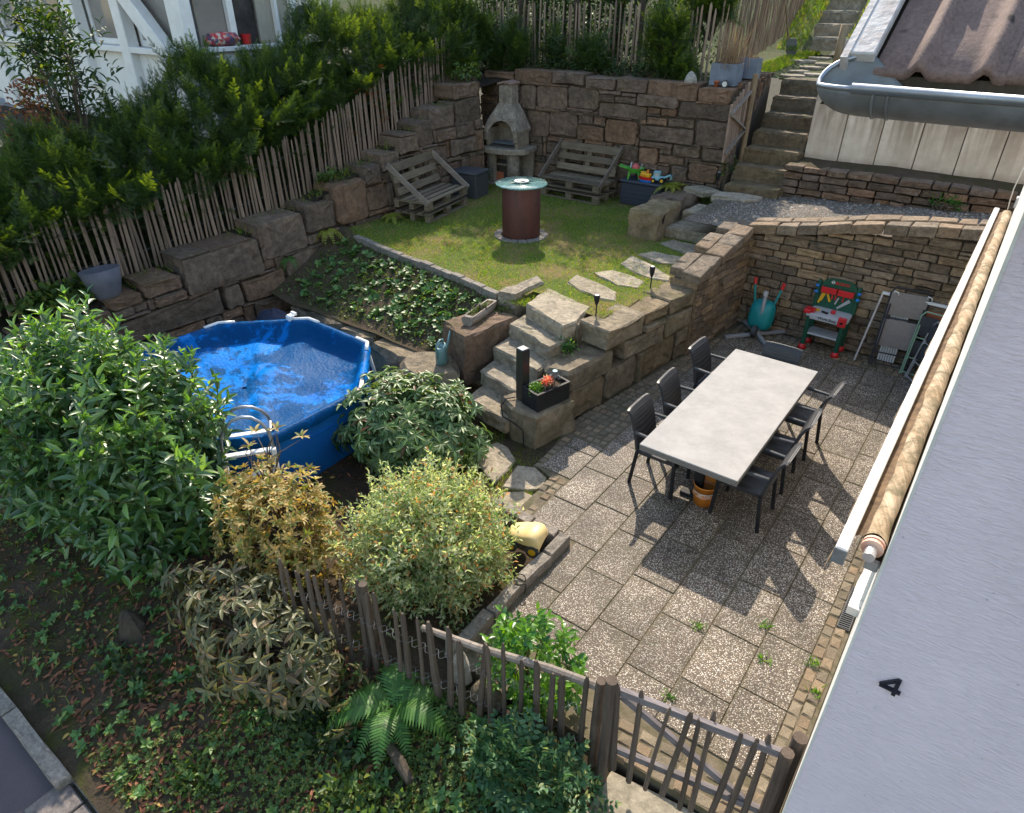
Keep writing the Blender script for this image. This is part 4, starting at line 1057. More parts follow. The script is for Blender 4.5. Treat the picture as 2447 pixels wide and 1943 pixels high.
# number 4 (stem, crossbar, diagonal as raised bars)
mb = MB(); Yn = 2.476; x0 = .255; zb = 1.865
mb.bar((x0, Yn, zb), (x0, Yn, zb + .1), .016, .014, (0, 1, 0))
mb.bar((x0 - .062, Yn - .001, zb + .026), (x0 + .022, Yn - .001, zb + .026), .015, .013, (0, 1, 0))
mb.bar((x0 - .059, Yn + .001, zb + .028), (x0 + .001, Yn + .001, zb + .098), .015, .012, (0, 1, 0))
mb.build('house_number', M['numeral'], t, world=True)
# patio doors in the terrace face: white frame, dark reveal, sill
for y0, y1 in ((5.05, 6.0), (6.4, 8.9)):
    mb = MB(); mb.box((.028, (y0 + y1) / 2, 2.13), (.03, y1 - y0 - .02, .06)); mb.box((.028, y0, 1.05), (.03, .06, 2.1)); mb.box((.028, y1, 1.05), (.03, .06, 2.1))
    f = mb.build('door_frame', M['white_paint'], t, world=True)
    MB().box((.031, (y0 + y1) / 2, 1.07), (.012, y1 - y0 - .07, 2.06)).build('door_pane', M['window'], f, world=True)
mb = MB(); mb.box((.028, 4.4, 1.97), (.03, .84, .06)); mb.box((.028, 4.4, .94), (.03, .84, .06)); mb.box((.028, 4.01, 1.45), (.03, .06, .98)); mb.box((.028, 4.79, 1.45), (.03, .06, .98))
f = mb.build('window', M['white_paint'], t, world=True)
MB().box((.031, 4.4, 1.455), (.012, .72, .97)).build('pane', M['window'], f, world=True)
rg = random.Random(4)
poly = []
for k in range(14): poly.append((-.04 + rg.uniform(-.006, .006), 3.95 + k * .068))
poly += [(.034, 4.85), (.034, 3.95)]
MB().prism(poly, .83, .9).build('window_sill', M['white_plaster'], t, world=True)
# roof: eave at Y 2.2, rising away
SL = .66; EY = 2.2; EZ = 4.315
def roof_z(y): return EZ + (y - EY) * SL
MB().add([(-.47, 2.24, roof_z(2.24) - .09), (8.3, 2.24, roof_z(2.24) - .09), (8.3, 6.4, roof_z(6.4) - .09), (-.47, 6.4, roof_z(6.4) - .09), (-.47, 2.24, roof_z(2.24) - .05), (8.3, 2.24, roof_z(2.24) - .05), (8.3, 6.4, roof_z(6.4) - .05), (-.47, 6.4, roof_z(6.4) - .05), (8.3, 10.8, roof_z(2.2)), (-.47, 10.8, roof_z(2.2))],
         [(0, 1, 2, 3), (4, 5, 6, 7), (0, 1, 5, 4), (1, 2, 6, 5), (3, 0, 4, 7), (7, 6, 8, 9), (2, 3, 9, 8)]).build('roof', M['core'], t, world=True, recalc=False)
def tile_mesh():
    """double-roll concrete tile, 0.30 wide, 0.42 long, origin at lower left"""
    n = 24; prof = []
    for i in range(n + 1):
        x = .306 * i / n; q = (x % .15) / .15
        h = .03 * max(0, math.cos((q - .72) * math.pi * 2 / .62)) ** 1.0 if abs(q - .72) < .155 else 0.0
        prof.append((x, h))
    V = []; F = []
    for j, (y, lift) in enumerate(((0, -.006), (.012, .004), (.14, .0), (.28, -.002), (.42, -.012))):
        for (x, h) in prof: V.append((x, y, h * (1.1 if j < 2 else 1) + lift))
    m = n + 1
    for j in range(4):
        for i in range(n): F.append((j * m + i, j * m + i + 1, (j + 1) * m + i + 1, (j + 1) * m + i))
    k = len(V)
    for (x, h) in prof: V.append((x, 0.006, h - .024))
    for i in range(n): F.append((i, i + 1, k + i + 1, k + i))
    return V, F
tv, tf = tile_mesh()
me = bpy.data.meshes.new('roof_tile'); me.from_pydata(tv, [], tf); finish(me, True); me.materials.append(M['roof_tile'])
ang = math.atan(SL)
for row in range(3):
    for c in range(6):
        o = bpy.data.objects.new('roof_tile', me); link(o, t)
        yy = EY + row * .34 * math.cos(ang) - .015; zz = roof_z(yy) + .012 + row * .002 + (.004 if c % 2 else 0)
        o.location = (-.415 + c * .302 - .06, yy - 2.5, zz); o.rotation_euler = (ang, 0, rng.uniform(-.004, .004))
mb = MB(); mb.box((4.0, 4.55, roof_z(4.55) + .01), (8.8, 3.75 * 1.2, .03), Matrix.Rotation(ang, 3, 'X')); mb.build('tile_field', M['roof_tile'], t, world=True)
MB().bar((-.455, 2.185, roof_z(2.185) + .045), (-.455, 6.4, roof_z(6.4) + .045), .072, .03, (0, 0, 1), .004).build('verge_board', M['old_white'], t, world=True)
MB().bar((-.49, 2.2, roof_z(2.2) - .03), (-.49, 6.4, roof_z(6.4) - .03), .018, .16, (0, 0, 1)).build('barge_board', M['old_white'], t, world=True)
MB().box((4, 2.215, 4.26), (8.9, .02, .1)).build('fascia', M['bark'], t, world=True)
# half-round gutter with a bowl-shaped end
GB = .07; GR = .069; GC = (2.128, 4.287)
mb = MB(); V = []; F = []; n = 14
secs = []
def gsec(x, r_, drop=0.0, rise=1.0):
    k = len(mb.v) + len(V)
    for i in range(n + 1):
        a = math.pi + math.pi * i / n
        V.append((x, GC[0] + r_ * math.cos(a), GC[1] + r_ * math.sin(a) - drop + GB * rise * max(0, math.cos(a) + .2) / 1.2 * r_ / GR))
    secs.append(k)
for q in range(7):
    a = math.pi / 2 * (1 - q / 6.0)
    gsec(-.42 - GR * 1.6 * math.sin(a), max(.002, GR * math.cos(a)))
gsec(-.38, GR, .001, .5); gsec(-.33, GR, .002, 0); gsec(2.0, GR, .02, 0); gsec(8.4, GR, .03, 0)
for a, b in zip(secs, secs[1:]):
    for i in range(n): F.append((a + i, a + i + 1, b + i + 1, b + i))
mb.add(V, F); g = mb.build('gutter', M['zinc_dull'], t, world=True, smooth=True)
sol = g.modifiers.new('thickness', 'SOLIDIFY'); sol.thickness = .003
bead = [(-.42 - GR * 1.6 * math.sin(a), GC[0] - GR * math.cos(a), GC[1] + GB * max(0, -math.cos(a) + .2) / 1.2) for a in [math.pi * (1 - k / 14) for k in range(15)]]
mbb = MB().tube(bead, .007, 6); mbb.tube([(-.43, GC[0] - GR - .004, GC[1] + .002), (2.0, GC[0] - GR - .004, GC[1] - .018), (8.4, GC[0] - GR - .004, GC[1] - .03)], .0125, 10)
mbb.build('gutter_bead', M['zinc'], t, world=True, smooth=True)
mb = MB()
ring = [(-.375, GC[0] + (GR + .005) * math.cos(math.pi + math.pi * i / 12), GC[1] + (GR + .005) * math.sin(math.pi + math.pi * i / 12)) for i in range(13)]
mb.tube(ring, .004, 6); mb.tube([(p[0] + .035, p[1], p[2]) for p in ring], .004, 6)
mb.build('gutter_joint', M['zinc_dull'], t, world=True)
rg = random.Random(12); mb = MB()
for i in range(26):
    a = rg.uniform(4.2, 5.3); x = -.42 + rg.uniform(-.09, .05); r_ = GR * (.93 if x > -.42 else .8)
    mb.lathe([(.001, .006), (rg.uniform(.004, .011), 0)], 5, (x, GC[0] + r_ * math.cos(a) * .7, GC[1] + r_ * math.sin(a) + .004))
mb.build('gutter_debris', M['soil'], t, world=True)

# ------------------------------------------------------------------ awning
t = thing('awning', 'rolled-up stained beige awning with a bright white front bar on the house wall', 'awning', (0, 6, 2.3))
MB().box((-.133, 6.18, 2.325), (.052, 7.0, .075), None, .006).build('front_bar', M['white_paint'], t, world=True)
MB().box((-.133, 2.672, 2.32), (.058, .014, .085), None, .004).build('end_cap', M['zinc_dull'], t, world=True)
n = 90; V = []; F = []; m = 20; rg = random.Random(6)
for j in range(n + 1):
    y = 2.86 + (9.6 - 2.86) * j / n
    for i in range(m):
        a = 2 * math.pi * i / m
        r_ = .046 + .0022 * math.sin(a * 2 + y * 7.5) + .0016 * math.sin(a * 3 - y * 21) + .001 * math.sin(y * 60 + a * 4) + (.004 if j % 22 == 0 else 0)
        V.append((-.022 + r_ * math.cos(a), y, 2.325 + r_ * math.sin(a)))
for j in range(n):
    for i in range(m): F.append((j * m + i, j * m + (i + 1) % m, (j + 1) * m + (i + 1) % m, (j + 1) * m + i))
mesh_np('cloth_roll', V, F, M['awning'], t, True)
V = []; F = []; n = 80
for j in range(n + 1):                                      # cloth between roll and bar
    y = 2.86 + (9.6 - 2.86) * j / n
    for i in range(4):
        V.append((-.045 - .022 * i, y, 2.355 - .012 * i + .004 * math.sin(y * 9 + i)))
for j in range(n):
    for i in range(3): F.append((j * 4 + i, j * 4 + i + 1, j * 4 + 5 + i, j * 4 + 4 + i))
mesh_np('cloth_strip', V, F, M['dirty_cloth'], t, True)
V = []; F = []; n = 120
for j in range(n + 1):
    y = 2.7 + (9.66 - 2.7) * j / n; w = .006 * math.sin(y * 11) + .004 * math.sin(y * 27)
    for i, z in enumerate((2.31, 2.25, 2.17 - .02 * abs(math.sin(y * 8)))): V.append((-.163 - .004 * i + w * i * .6, y, z))
for j in range(n):
    for i in range(2): F.append((j * 3 + i, j * 3 + i + 1, j * 3 + 4 + i, j * 3 + 3 + i))
mesh_np('valance', V, F, M['awning'], t, True)
mb = MB()
for k, (c, r_) in enumerate(((2.84, .052), (2.825, .047), (2.81, .052))): mb.tube([(-.022, c - .006, 2.325), (-.022, c + .008, 2.325)], r_ - .004, 18)
mb.build('striped_end', mat('striped_cloth_end', (0.6, 0.55, 0.48), (0.62, 0.2, 0.1), 0.8, 3, stretch=(1, 40, 1)), t, world=True)
mb = MB().tube([(-.022, 2.735, 2.325), (-.022, 2.81, 2.325)], .026, 14)
mb.build('roller_end', M['alu'], t, world=True, smooth=False)
for y in (2.79, 5.0, 7.2, 9.62): MB().box((.0, y, 2.25), (.06, .04, .05), None, .006).build('wall_bracket', M['grey_metal'], t, world=True)
mb = MB()
for y0, y1 in ((3.1, 5.5), (6.6, 8.9)): mb.bar((.005, y0, 2.2), (-.005, y1, 2.2), .03, .04); mb.bar((-.01, y1, 2.19), (-.1, y0 + .2, 2.2), .03, .035)
mb.build('folding_arm', M['grey_metal'], t, world=True)
MB().box((.018, 6.2, 2.24), (.03, 6.7, .09)).build('dark_gap_board', M['bark'], t, world=True)  # dark board standing in for the shaded gap between roll and wall
t = thing('cable_bracket', 'small pale wall bracket with a thin white cable at the far end of the awning', 'bracket', (.02, 8.9, 2.6))
MB().box((.035, 8.9, 2.62), (.05, .12, .1), None, .006).build('bracket', M['alu'], t, world=True)
MB().tube([(-.0, 9.2, 3.1), (-.03, 9.12, 2.9), (-.045, 9.15, 2.7), (-.04, 9.3, 2.55), (-.03, 9.5, 2.4)], .006, 6).build('cable', M['cord'], t, world=True)

# ------------------------------------------------------------------ stained concrete panel wall
t = thing('concrete_panel_wall', 'pale concrete panel wall with brown streaks under the gutter', 'panel wall', (-1.5, 13.15, 2))
bx = [-3.27, -2.7, -2.12, -1.53, -.93, -.38, .2, .8]
for a, b in zip(bx, bx[1:]):
    MB().box(((a + b) / 2, 13.17, 2.53), (b - a - .014, .07, 1.16), None, .008).build('concrete_panel', M['panel'], t, world=True)
MB().box((-1.2, 13.24, 2.5), (4.1, .05, 1.1)).build('backing', M['core'], t, world=True)

# ------------------------------------------------------------------ half-timbered neighbour house
t = thing('neighbour_house', 'white half-timbered house with large windows behind the yew hedge', 'house', (-16, 8, 2))
W = M['white_paint']
NY = 7.0
MB().box((-17.75, 9.0, 3.0), (10.4, 3.4, 5.2)).build('wall', M['white_plaster'], t, world=True)
MB().add([(-23, 6.6, 5.5), (-11.8, 6.6, 5.5), (-11.8, 11.0, 5.5), (-23, 11.0, 5.5), (-23, 8.8, 6.1), (-11.8, 8.8, 6.1)], [(0, 1, 5, 4), (2, 3, 4, 5), (1, 2, 5), (3, 0, 4), (0, 3, 2, 1)]).build('roof', M['roof_tile'], t, world=True)
MB().box((-16.4, NY + .14, 2.9), (8.6, .14, 1.3)).build('parapet', W, t, world=True)
MB().box((-16.0, NY + .02, 3.6), (8.4, .2, .1), None, .01).build('window_sill', W, t, world=True)
MB().box((-21.0, NY + .05, 1.7), (1.9, .3, 1.0)).build('plinth', M['blue_box'], t, world=True)
for x, w in ((-20.2, .7), (-18.05, .16), (-15.85, .5), (-14.0, .3), (-12.08, .42)):
    MB().box((x, NY + .02, 4.2 if x > -20 else 3.3), (w, .22, 2.6 if x > -20 else 4.4), None, .015).build('post', W, t, world=True)
MB().bar((-14.05, NY - .02, 4.85), (-12.55, NY - .02, 3.5), .2, .3, (0, 0, 1), .01).build('brace', W, t, world=True)
for a, b in ((-19.85, -18.13), (-17.97, -16.1), (-15.6, -14.15), (-13.85, -12.3)):
    f = MB(); f.box(((a + b) / 2, NY + .2, 3.7), (b - a, .06, .1)); f.box(((a + b) / 2, NY + .2, 5.6), (b - a, .06, .1)); f.box((a + .05, NY + .2, 4.65), (.1, .06, 1.8)); f.box((b - .05, NY + .2, 4.65), (.1, .06, 1.8))
    fo = f.build('window', W, t, world=True)
    p = MB().box(((a + b) / 2, NY + .21, 4.65), (b - a - .2, .02, 1.8)); p.build('pane', M['window'], fo, world=True)
EX = -11.88
MB().box((EX - .1, 8.9, 3.05), (.14, 3.4, 1.2)).build('balcony_parapet', W, t, world=True)
MB().box((EX - .02, 8.9, 3.66), (.22, 3.5, .08), None, .01).build('balcony_rail', W, t, world=True)
for y in (7.9, 8.85, 9.25): MB().box((EX - .12, y, 4.7), (.1, .12 if y != 8.85 else .06, 2.0)).build('post', W, t, world=True)
MB().box((EX - .2, 7.6, 4.6), (.03, .6, 1.9)).build('pane', M['window'], t, world=True)
MB().box((EX - .2, 8.85, 4.6), (.03, .7, 1.9)).build('curtain', M['curtain'], t, world=True)
MB().box((EX - .3, 8.25, 4.6), (.03, .55, 1.9)).build('dark_doorway', M['soot_and_shade'], t, world=True)  # flat dark panel, the shade of the open doorway put into its colour
t2 = MB(); t2.tube([(EX + .02, 9.42, 4.05), (EX - .1, 9.42, 4.05)], .24, 20); tag(t2.build('satellite_dish', M['dark_grey'], None, loc=(EX, 9.42, 4.05)), 'round dark disc beside the balcony of the white neighbour house', 'dish')
cu = MB().lathe([(.01, .12), (.25, .1), (.34, 0), (.25, -.08), (.01, -.1)], 14, (0, 0, 0), sx=.6, sy=1.0)
s_ = NT('patterned_cushion'); v_ = s_.coords(rnd=False); vo = s_.n('TexVoronoi'); vo.inputs['Scale'].default_value = 18; s_.l(v_, vo.inputs['Vector'])
sp = s_.n('SeparateColor'); s_.l(vo.outputs['Color'], sp.inputs[0]); s_.l(s_.ramp(sp.outputs[0], [(0, (.5, .03, .03)), (.45, (.05, .06, .12)), (.7, (.6, .5, .4)), (1, (.55, .06, .05))]), s_.b.inputs['Base Color'])
tag(cu.build('cushion', s_.m, None, True, loc=(0, 0, 0)), 'red patterned cushion on the balcony rail of the white house', 'cushion').location = (EX - .08, 7.65, 3.8)
tag(MB().tube([(EX - .2, 8.2, 3.66), (EX - .2, 8.2, 3.86)], [.07, .09], 10).build('toy_bucket', M['red'], None, loc=(EX - .2, 8.2, 3.72)), 'small red thing standing in the dark doorway of the white house', 'bucket')

# ------------------------------------------------------------------ paling fences
def picket_mesh(i, m, lean=0.02, sides=6):
    rg = random.Random(400 + i); mb = MB(); n = 5; pts = []; rs = []
    ph = rg.uniform(0, 6.28); am = rg.uniform(.1, .42)
    for k in range(n + 1):
        q = k / n; pts.append((am * math.sin(q * 3.1 + ph) - am * math.sin(ph), am * .6 * math.cos(q * 2.3 + ph) - am * .6 * math.cos(ph), q)); rs.append(.5 * (1.06 - .22 * q) * rg.uniform(.9, 1.08))
    rs[-1] = .2; pts[-2] = (pts[-2][0], pts[-2][1], .945)
    V = []; F = []
    sq = rg.uniform(.55, .9)
    for k, (p, r_) in enumerate(zip(pts, rs)):
        for s in range(sides):
            a = 2 * math.pi * s / sides + .3; V.append((p[0] + r_ * math.cos(a) * rg.uniform(.92, 1.05), p[1] + r_ * sq * math.sin(a), p[2]))
    for k in range(n):
        for s in range(sides): F.append((k * sides + s, k * sides + (s + 1) % sides, (k + 1) * sides + (s + 1) % sides, (k + 1) * sides + s))
    F.append(tuple(n * sides + s for s in range(sides)))
    me = bpy.data.meshes.new('picket'); me.from_pydata(V, [], F); finish(me, False); me.materials.append(m); return me
pick = {k: [picket_mesh(i, M[k]) for i in range(7)] for k in ('picket', 'picket_dark', 'picket_back')}
def fence(t, path, height, spacing, width, kind, seed, lean=.03, skip=0.0, hv=.06, irr=.2):
    rg = random.Random(seed); P = [Vector(p) for p in path]; acc = 0.0; out = []
    for a, b in zip(P, P[1:]):
        L = (b - a).length; dirv = (b - a) / L; q = acc
        while q < L:
            p = a + dirv * q; q += spacing * rg.uniform(1 - irr, 1 + irr)
            if rg.random() < skip: continue
            o = bpy.data.objects.new('picket', rg.choice(pick[kind])); link(o, t)
            w = width * rg.uniform(.7, 1.3)
            o.location = p - world_loc(t) + Vector((rg.uniform(-.012, .012), rg.uniform(-.012, .012), rg.uniform(-.03, .03)))
            o.scale = (w, w, height + rg.uniform(-hv, hv))
            o.rotation_euler = (rg.uniform(-lean, lean), rg.uniform(-lean, lean), math.atan2(dirv.y, dirv.x) + rg.choice((0, math.pi)))
        acc = q - L
    return t
def wire(t, path, heights, m, r=.0022, side=(0, 0), spacing=.115, amp=.012):
    mb = MB()
    for h in heights:
        pts = []
        for a, b in zip(path, path[1:]):
            a = Vector(a); b = Vector(b); n = max(2, int((b - a).length / (spacing / 6)))
            for i in range(n):
                p = a + (b - a) * i / n; pts.append((p.x + side[0] * math.sin(i * 1.05), p.y + side[1] * math.sin(i * 1.05), p.z + h + amp * .5 * math.sin(i * .9)))
        mb.tube(pts, r, 4, False)
    return mb.build('wire', m, t, world=True)
LF = [(-9.78, 1.3, .98), (-9.75, 2.6, 1.03), (-9.74, 4.6, 1.08), (-9.76, 5.6, 1.3), (-9.74, 6.7, 1.42), (-9.76, 8.0, 1.74), (-9.75, 9.25, 2.22), (-9.78, 10.15, 2.46), (-9.9, 10.95, 2.72), (-10.25, 12.2, 2.95)]
t = thing('paling_fence', 'long weathered paling fence climbing above the stone wall under the yew hedge', 'fence', (-9.75, 6, 1.3))
fence(t, LF, 1.0, .076, .044, 'picket', 1, .03)
wire(t, LF, (.3, .75), M['zinc_dull'], .003, (.025, 0))
for p in LF[1::2]: MB().tube([(p[0] - .07, p[1], p[2] - .2), (p[0] - .07, p[1], p[2] + .95)], .04, 8).build('post', M['bark'], t, world=True)
BF = [(-10.5, 13.1, 3.12), (-7.6, 13.15, 3.12), (-5.25, 13.12, 3.1)]
t = thing('paling_fence', 'grey brown paling fence along the back above the tall stone wall', 'fence', (-8, 13.1, 3.1))
fence(t, BF, 1.2, .105, .048, 'picket_back', 2, .02, .05, .08)
wire(t, BF, (.35, .9), M['zinc_dull'], .003, (0, .03))
for x in (-9.6, -8.2, -6.75): MB().tube([(x, 13.2, 3.0), (x, 13.2, 4.5)], .055, 8).build('post', M['bark'], t, world=True)
RF = [(-5.2, 13.3, 3.12), (-5.22, 14.6, 3.3), (-5.42, 17.0, 3.5), (-5.8, 20.5, 4.0)]
t = thing('paling_fence', 'dense leaning brown paling fence beside the grass bank of the upper stairs', 'fence', (-5.5, 16, 3.3))
fence(t, RF, 1.25, .055, .036, 'picket_back', 3, .09)
wire(t, RF, (.4, .9), M['zinc_dull'], .003, (.03, 0))
FF = [(-3.75, 1.93, -.18), (-2.95, 2.08, -.15), (-2.2, 2.2, -.14), (-1.22, 2.42, -.14)]
t = thing('paling_fence', 'short dark paling fence in front of the shrubs, left of the gate', 'fence', (-2.2, 2.2, -.1))
fence(t, [(p[0], p[1], p[2]) for p in FF], .95, .112, .047, 'picket_dark', 4, .04, 0, .04, .08)
wire(t, FF, (.3, .64), M['zinc_dull'], .0014, (.006, -.034), .112)
wire(t, FF, (.305, .645), M['zinc_dull'], .0014, (-.006, .034), .112)
MB().tube([(-2.45, 2.22, .62), (-2.0, 2.3, .66), (-1.5, 2.42, .71), (-1.1, 2.49, .745)], [.024, .028, .03, .031], 9).build('rail', M['log_grey'], t, world=True)
MB().tube([(-1.13, 2.47, -.3), (-1.14, 2.47, .35), (-1.13, 2.46, .84)], [.036, .035, .033], 9).build('post', M['picket_dark'], t, world=True)
MB().tube([(-2.95, 2.14, -.3), (-2.93, 2.14, .45), (-2.94, 2.13, .72), (-2.94, 2.13, .74), (-2.94, 2.13, .83)], [.04, .038, .037, .03, .033], 9).build('post', M['picket_dark'], t, world=True)

# front gate
t = thing('garden_gate', 'low wooden gate of uneven pales in front of the patio', 'gate', (-1.0, 2.41, 0))
MB().tube([(-1.03, 2.405, -.3), (-1.03, 2.405, .4), (-1.035, 2.4, .99)], [.042, .04, .038], 9).build('post', M['picket_dark'], t, world=True)
MB().tube([(-.045, 2.585, -.3), (-.045, 2.585, .4), (-.045, 2.58, .98)], [.038, .037, .036], 9).build('post', M['picket_dark'], t, world=True)
MB().tube([(-.016, 2.68, -.3), (-.016, 2.68, 1.02)], [.042, .04], 9).build('post', M['picket_dark'], t, world=True)
for z in (.88, .29): MB().bar((-1.0, 2.435, z), (-.07, 2.6, z + .04), .03, .055).build('rail', M['rail'], t, world=True)
MB().bar((-.98, 2.45, .83), (-.1, 2.605, .3), .026, .05).build('brace', M['rail'], t, world=True)
for i, (x, zt, zb, ln) in enumerate(((-.93, .98, .1, .06), (-.82, .97, .05, .05), (-.7, 1.0, .04, .07), (-.6, .99, .07, .05), (-.49, 1.0, .02, .03), (-.4, .98, .05, .08), (-.3, .97, .04, .05), (-.21, .97, .05, .06), (-.12, 1.02, .06, .06))):
    o = bpy.data.objects.new('picket', pick['picket_dark'][(i * 3) % 7]); link(o, t)
    yy = 2.405 + .176 * (x + 1.0) - .0
    o.location = Vector((x - ln * .5, yy, zb)) - world_loc(t); o.scale = (.044 if i != 2 else .032, .044, zt - zb); o.rotation_euler = (0, ln * 1.1, rng.uniform(0, 6))

# small lattice gate at the upper stairs
t = thing('small_gate', 'small weathered board gate standing open at the foot of the steep stairs', 'gate', (-4.3, 12.4, 1.9))
for i in range(7):
    y = 12.02 + i * .115
    MB().box((-4.32, y, 2.43 + .05 * i), (.022, .085, .92 + rng.uniform(-.03, .03)), None, .004).build('board', M['picket'], t, world=True)
for z in (2.12, 2.75): MB().bar((-4.29, 11.98, z), (-4.29, 12.78, z + .28), .05, .035).build('rail', M['log_grey'], t, world=True)
MB().bar((-4.275, 12.0, 2.72), (-4.275, 12.75, 2.42), .05, .03).build('brace', M['log_grey'], t, world=True)
MB().tube([(-4.28, 12.85, 1.85), (-4.28, 12.85, 3.3)], .05, 8).build('post', M['post_wood'], t, world=True)
# ------------------------------------------------------------------ dining table and chairs
t = thing('dining_table', 'long dining table with a pale mottled stone top and layered dark edge', 'table', (-1.7, 6.32, 0))
MB().box((0, 0, .742), (.985, 2.56, .016), None, .004).build('table_top', M['tabletop'], t)
MB().box((0, 0, .709), (.98, 2.555, .048)).build('edge', M['table_edge'], t)
MB().box((0, 0, .66), (.8, 2.3, .05)).build('frame', M['dark_grey'], t)
for y in (-.8, .8):
    mb = MB(); mb.box((.0, y, .34), (.09, .09, .6), None, .008); mb.box((0, y, .02), (.34, .09, .04), None, .008); mb.build('leg', M['black'], t)
def make_chair():
    c = thing('garden_chair', '', 'chair', (0, 0, 0), 0, 'dark woven chairs round the dining table')
    mb = MB(); V = []; F = []; nx, ny = 8, 6
    for j in range(ny + 1):
        for i in range(nx + 1):
            x = -.22 + .45 * i / nx; y = -.215 + .43 * j / ny
            V.append((x, y, .435 - .018 * math.sin(math.pi * j / ny) - (.02 * ((i - nx + 1) ** 2) if i >= nx - 0 else 0)))
    for j in range(ny):
        for i in range(nx): a = j * (nx + 1) + i; F.append((a, a + 1, a + nx + 2, a + nx + 1))
    k = len(V); V2 = [(v[0], v[1], v[2] - .035) for v in V]
    F2 = [tuple(q + k for q in f) for f in F]
    rim = [i for i in range(nx + 1)] + [j * (nx + 1) + nx for j in range(1, ny + 1)] + [ny * (nx + 1) + i for i in range(nx - 1, -1, -1)] + [j * (nx + 1) for j in range(ny - 1, 0, -1)]
    FR = [(a, b, b + k, a + k) for a, b in zip(rim, rim[1:] + rim[:1])]
    MB().add(V + V2, F + F2 + FR).build('seat', M['wicker'], c)
    # backrest: curved woven panel, rolled back at the top
    prof = [(-.205, .44), (-.225, .55), (-.25, .66), (-.28, .76), (-.31, .83), (-.345, .872)]
    V = []; F = []; n = 6
    for (x, z) in prof:
        for j in range(n + 1):
            y = -.22 + .44 * j / n; V.append((x - .012 * (1 - (y / .22) ** 2), y, z + .008 * (1 - (y / .22) ** 4)))
    k = len(V); V += [(v[0] - .028, v[1], v[2] - .004) for v in V]
    for i in range(len(prof) - 1):
        for j in range(n): a = i * (n + 1) + j; F += [(a, a + 1, a + n + 2, a + n + 1), (k + a, k + a + n + 1, k + a + n + 2, k + a + 1)]
    rim = [j for j in range(n + 1)] + [i * (n + 1) + n for i in range(1, len(prof))] + [(len(prof) - 1) * (n + 1) + j for j in range(n - 1, -1, -1)] + [i * (n + 1) for i in range(len(prof) - 2, 0, -1)]
    F += [(a, b, b + k, a + k) for a, b in zip(rim, rim[1:] + rim[:1])]
    MB().add(V, F).build('backrest', M['wicker'], c)
    for sx, sy in ((1, 1), (1, -1), (-1, 1), (-1, -1)):
        x = .205 if sx > 0 else -.21
        MB().bar((x, sy * .215, .43), (x + (.02 if sx > 0 else -.05), sy * .222, 0), .034, .034, (1, 0, 0), .005).build('leg', M['black'], c)
    for sy in (1, -1):
        MB().tube([(-.25, sy * .222, .65), (-.05, sy * .235, .645), (.16, sy * .235, .635), (.19, sy * .232, .6), (.2, sy * .222, .42)], [.017, .02, .02, .018, .015], 8).build('armrest', M['dark_grey'], c)
    return c
chair = make_chair()
spots = [(-2.13, 5.56, 0, 'dark woven chair at the near end of the left side of the table'), (-2.15, 6.27, .03, 'dark woven chair in the middle of the left side of the table'), (-2.2, 7.22, -.04, 'dark woven chair at the far left corner of the table, nearest the parasol foot'),
         (-1.68, 7.42, -math.pi / 2, 'dark woven chair at the far head of the table facing us'), (-1.26, 5.6, math.pi - .02, 'dark woven chair nearest the camera, beside the orange bucket'), (-1.27, 6.33, math.pi + .03, 'dark woven chair in the middle of the right side of the table'), (-1.24, 7.1, math.pi - .05, 'dark woven chair at the far right corner of the table, set apart from the others')]
for i, (x, y, r_, lab) in enumerate(spots):
    o = chair if i == 0 else copy_tree(chair)
    o.location = (x, y, 0); o.rotation_euler = (0, 0, r_); o['label'] = lab

def text_mesh(name, body, size, m, parent, loc, rot, ext=.002, bold=0.0):
    cu = bpy.data.curves.new('txt', 'FONT'); cu.body = body; cu.size = size; cu.extrude = ext; cu.align_x = 'CENTER'; cu.align_y = 'CENTER'; cu.resolution_u = 2; cu.offset = bold
    to = bpy.data.objects.new('txt', cu); COL.objects.link(to)
    dg = bpy.context.evaluated_depsgraph_get(); dg.update()
    me = bpy.data.meshes.new_from_object(to.evaluated_get(dg)); bpy.data.objects.remove(to); bpy.data.curves.remove(cu)
    me.materials.clear(); me.materials.append(m)
    o = bpy.data.objects.new(name, me); link(o, parent); o.location = loc; o.rotation_euler = rot
    return o
# bucket
t = thing('bucket', 'orange plastic bucket with a white lettered band under the table end', 'bucket', (-1.62, 5.5, 0))
MB().lathe([(.0, .012), (.092, .012), (.117, .235), (.124, .235), (.124, .25), (.117, .25), (.115, .245), (.098, 0), (.0, 0)], 28).build('tub', M['orange'], t, True)
MB().lathe([(.1078, .115), (.1148, .175)], 28, a0=-2.9, a1=.6).build('label_band', M['white_paint'], t, True)
for a in (-2.2, -1.45, -.7, .05):
    text_mesh('lettering', 'OBI', .055, M['orange'], t, (.1145 * math.cos(a), .1145 * math.sin(a), .145), (R(83), 0, a + math.pi / 2), .0015, .001)
MB().tube([(.122 * math.cos(a), .122 * math.sin(a) - .02 * math.sin(a * 1), .235 - .05 * math.sin(a)) for a in [math.pi * k / 10 for k in range(11)]], .003, 5).build('handle', M['alu'], t)
# drain grate
t = thing('drain_grate', 'dark slatted drain grate set in the setts by the house wall', 'grate', (-.03, 4.92, 0))
mb = MB()
for x in (-.073, .018): mb.box((x, 4.92, 0.0), (.006, .55, .02))
for y in (4.65, 5.19): mb.box((-.028, y, 0.0), (.096, .006, .02))
mb.build('frame', M['dark_grey'], t, world=True)
for k in range(22): MB().bar((-.07, 4.662 + k * .0245, .0), (.015, 4.672 + k * .0245, .0), .009, .018).build('bar', M['dark_grey'], t, world=True)
MB().box((-.028, 4.92, -.035), (.09, .54, .01)).build('pit_floor', M['soot_and_shade'], t, world=True)

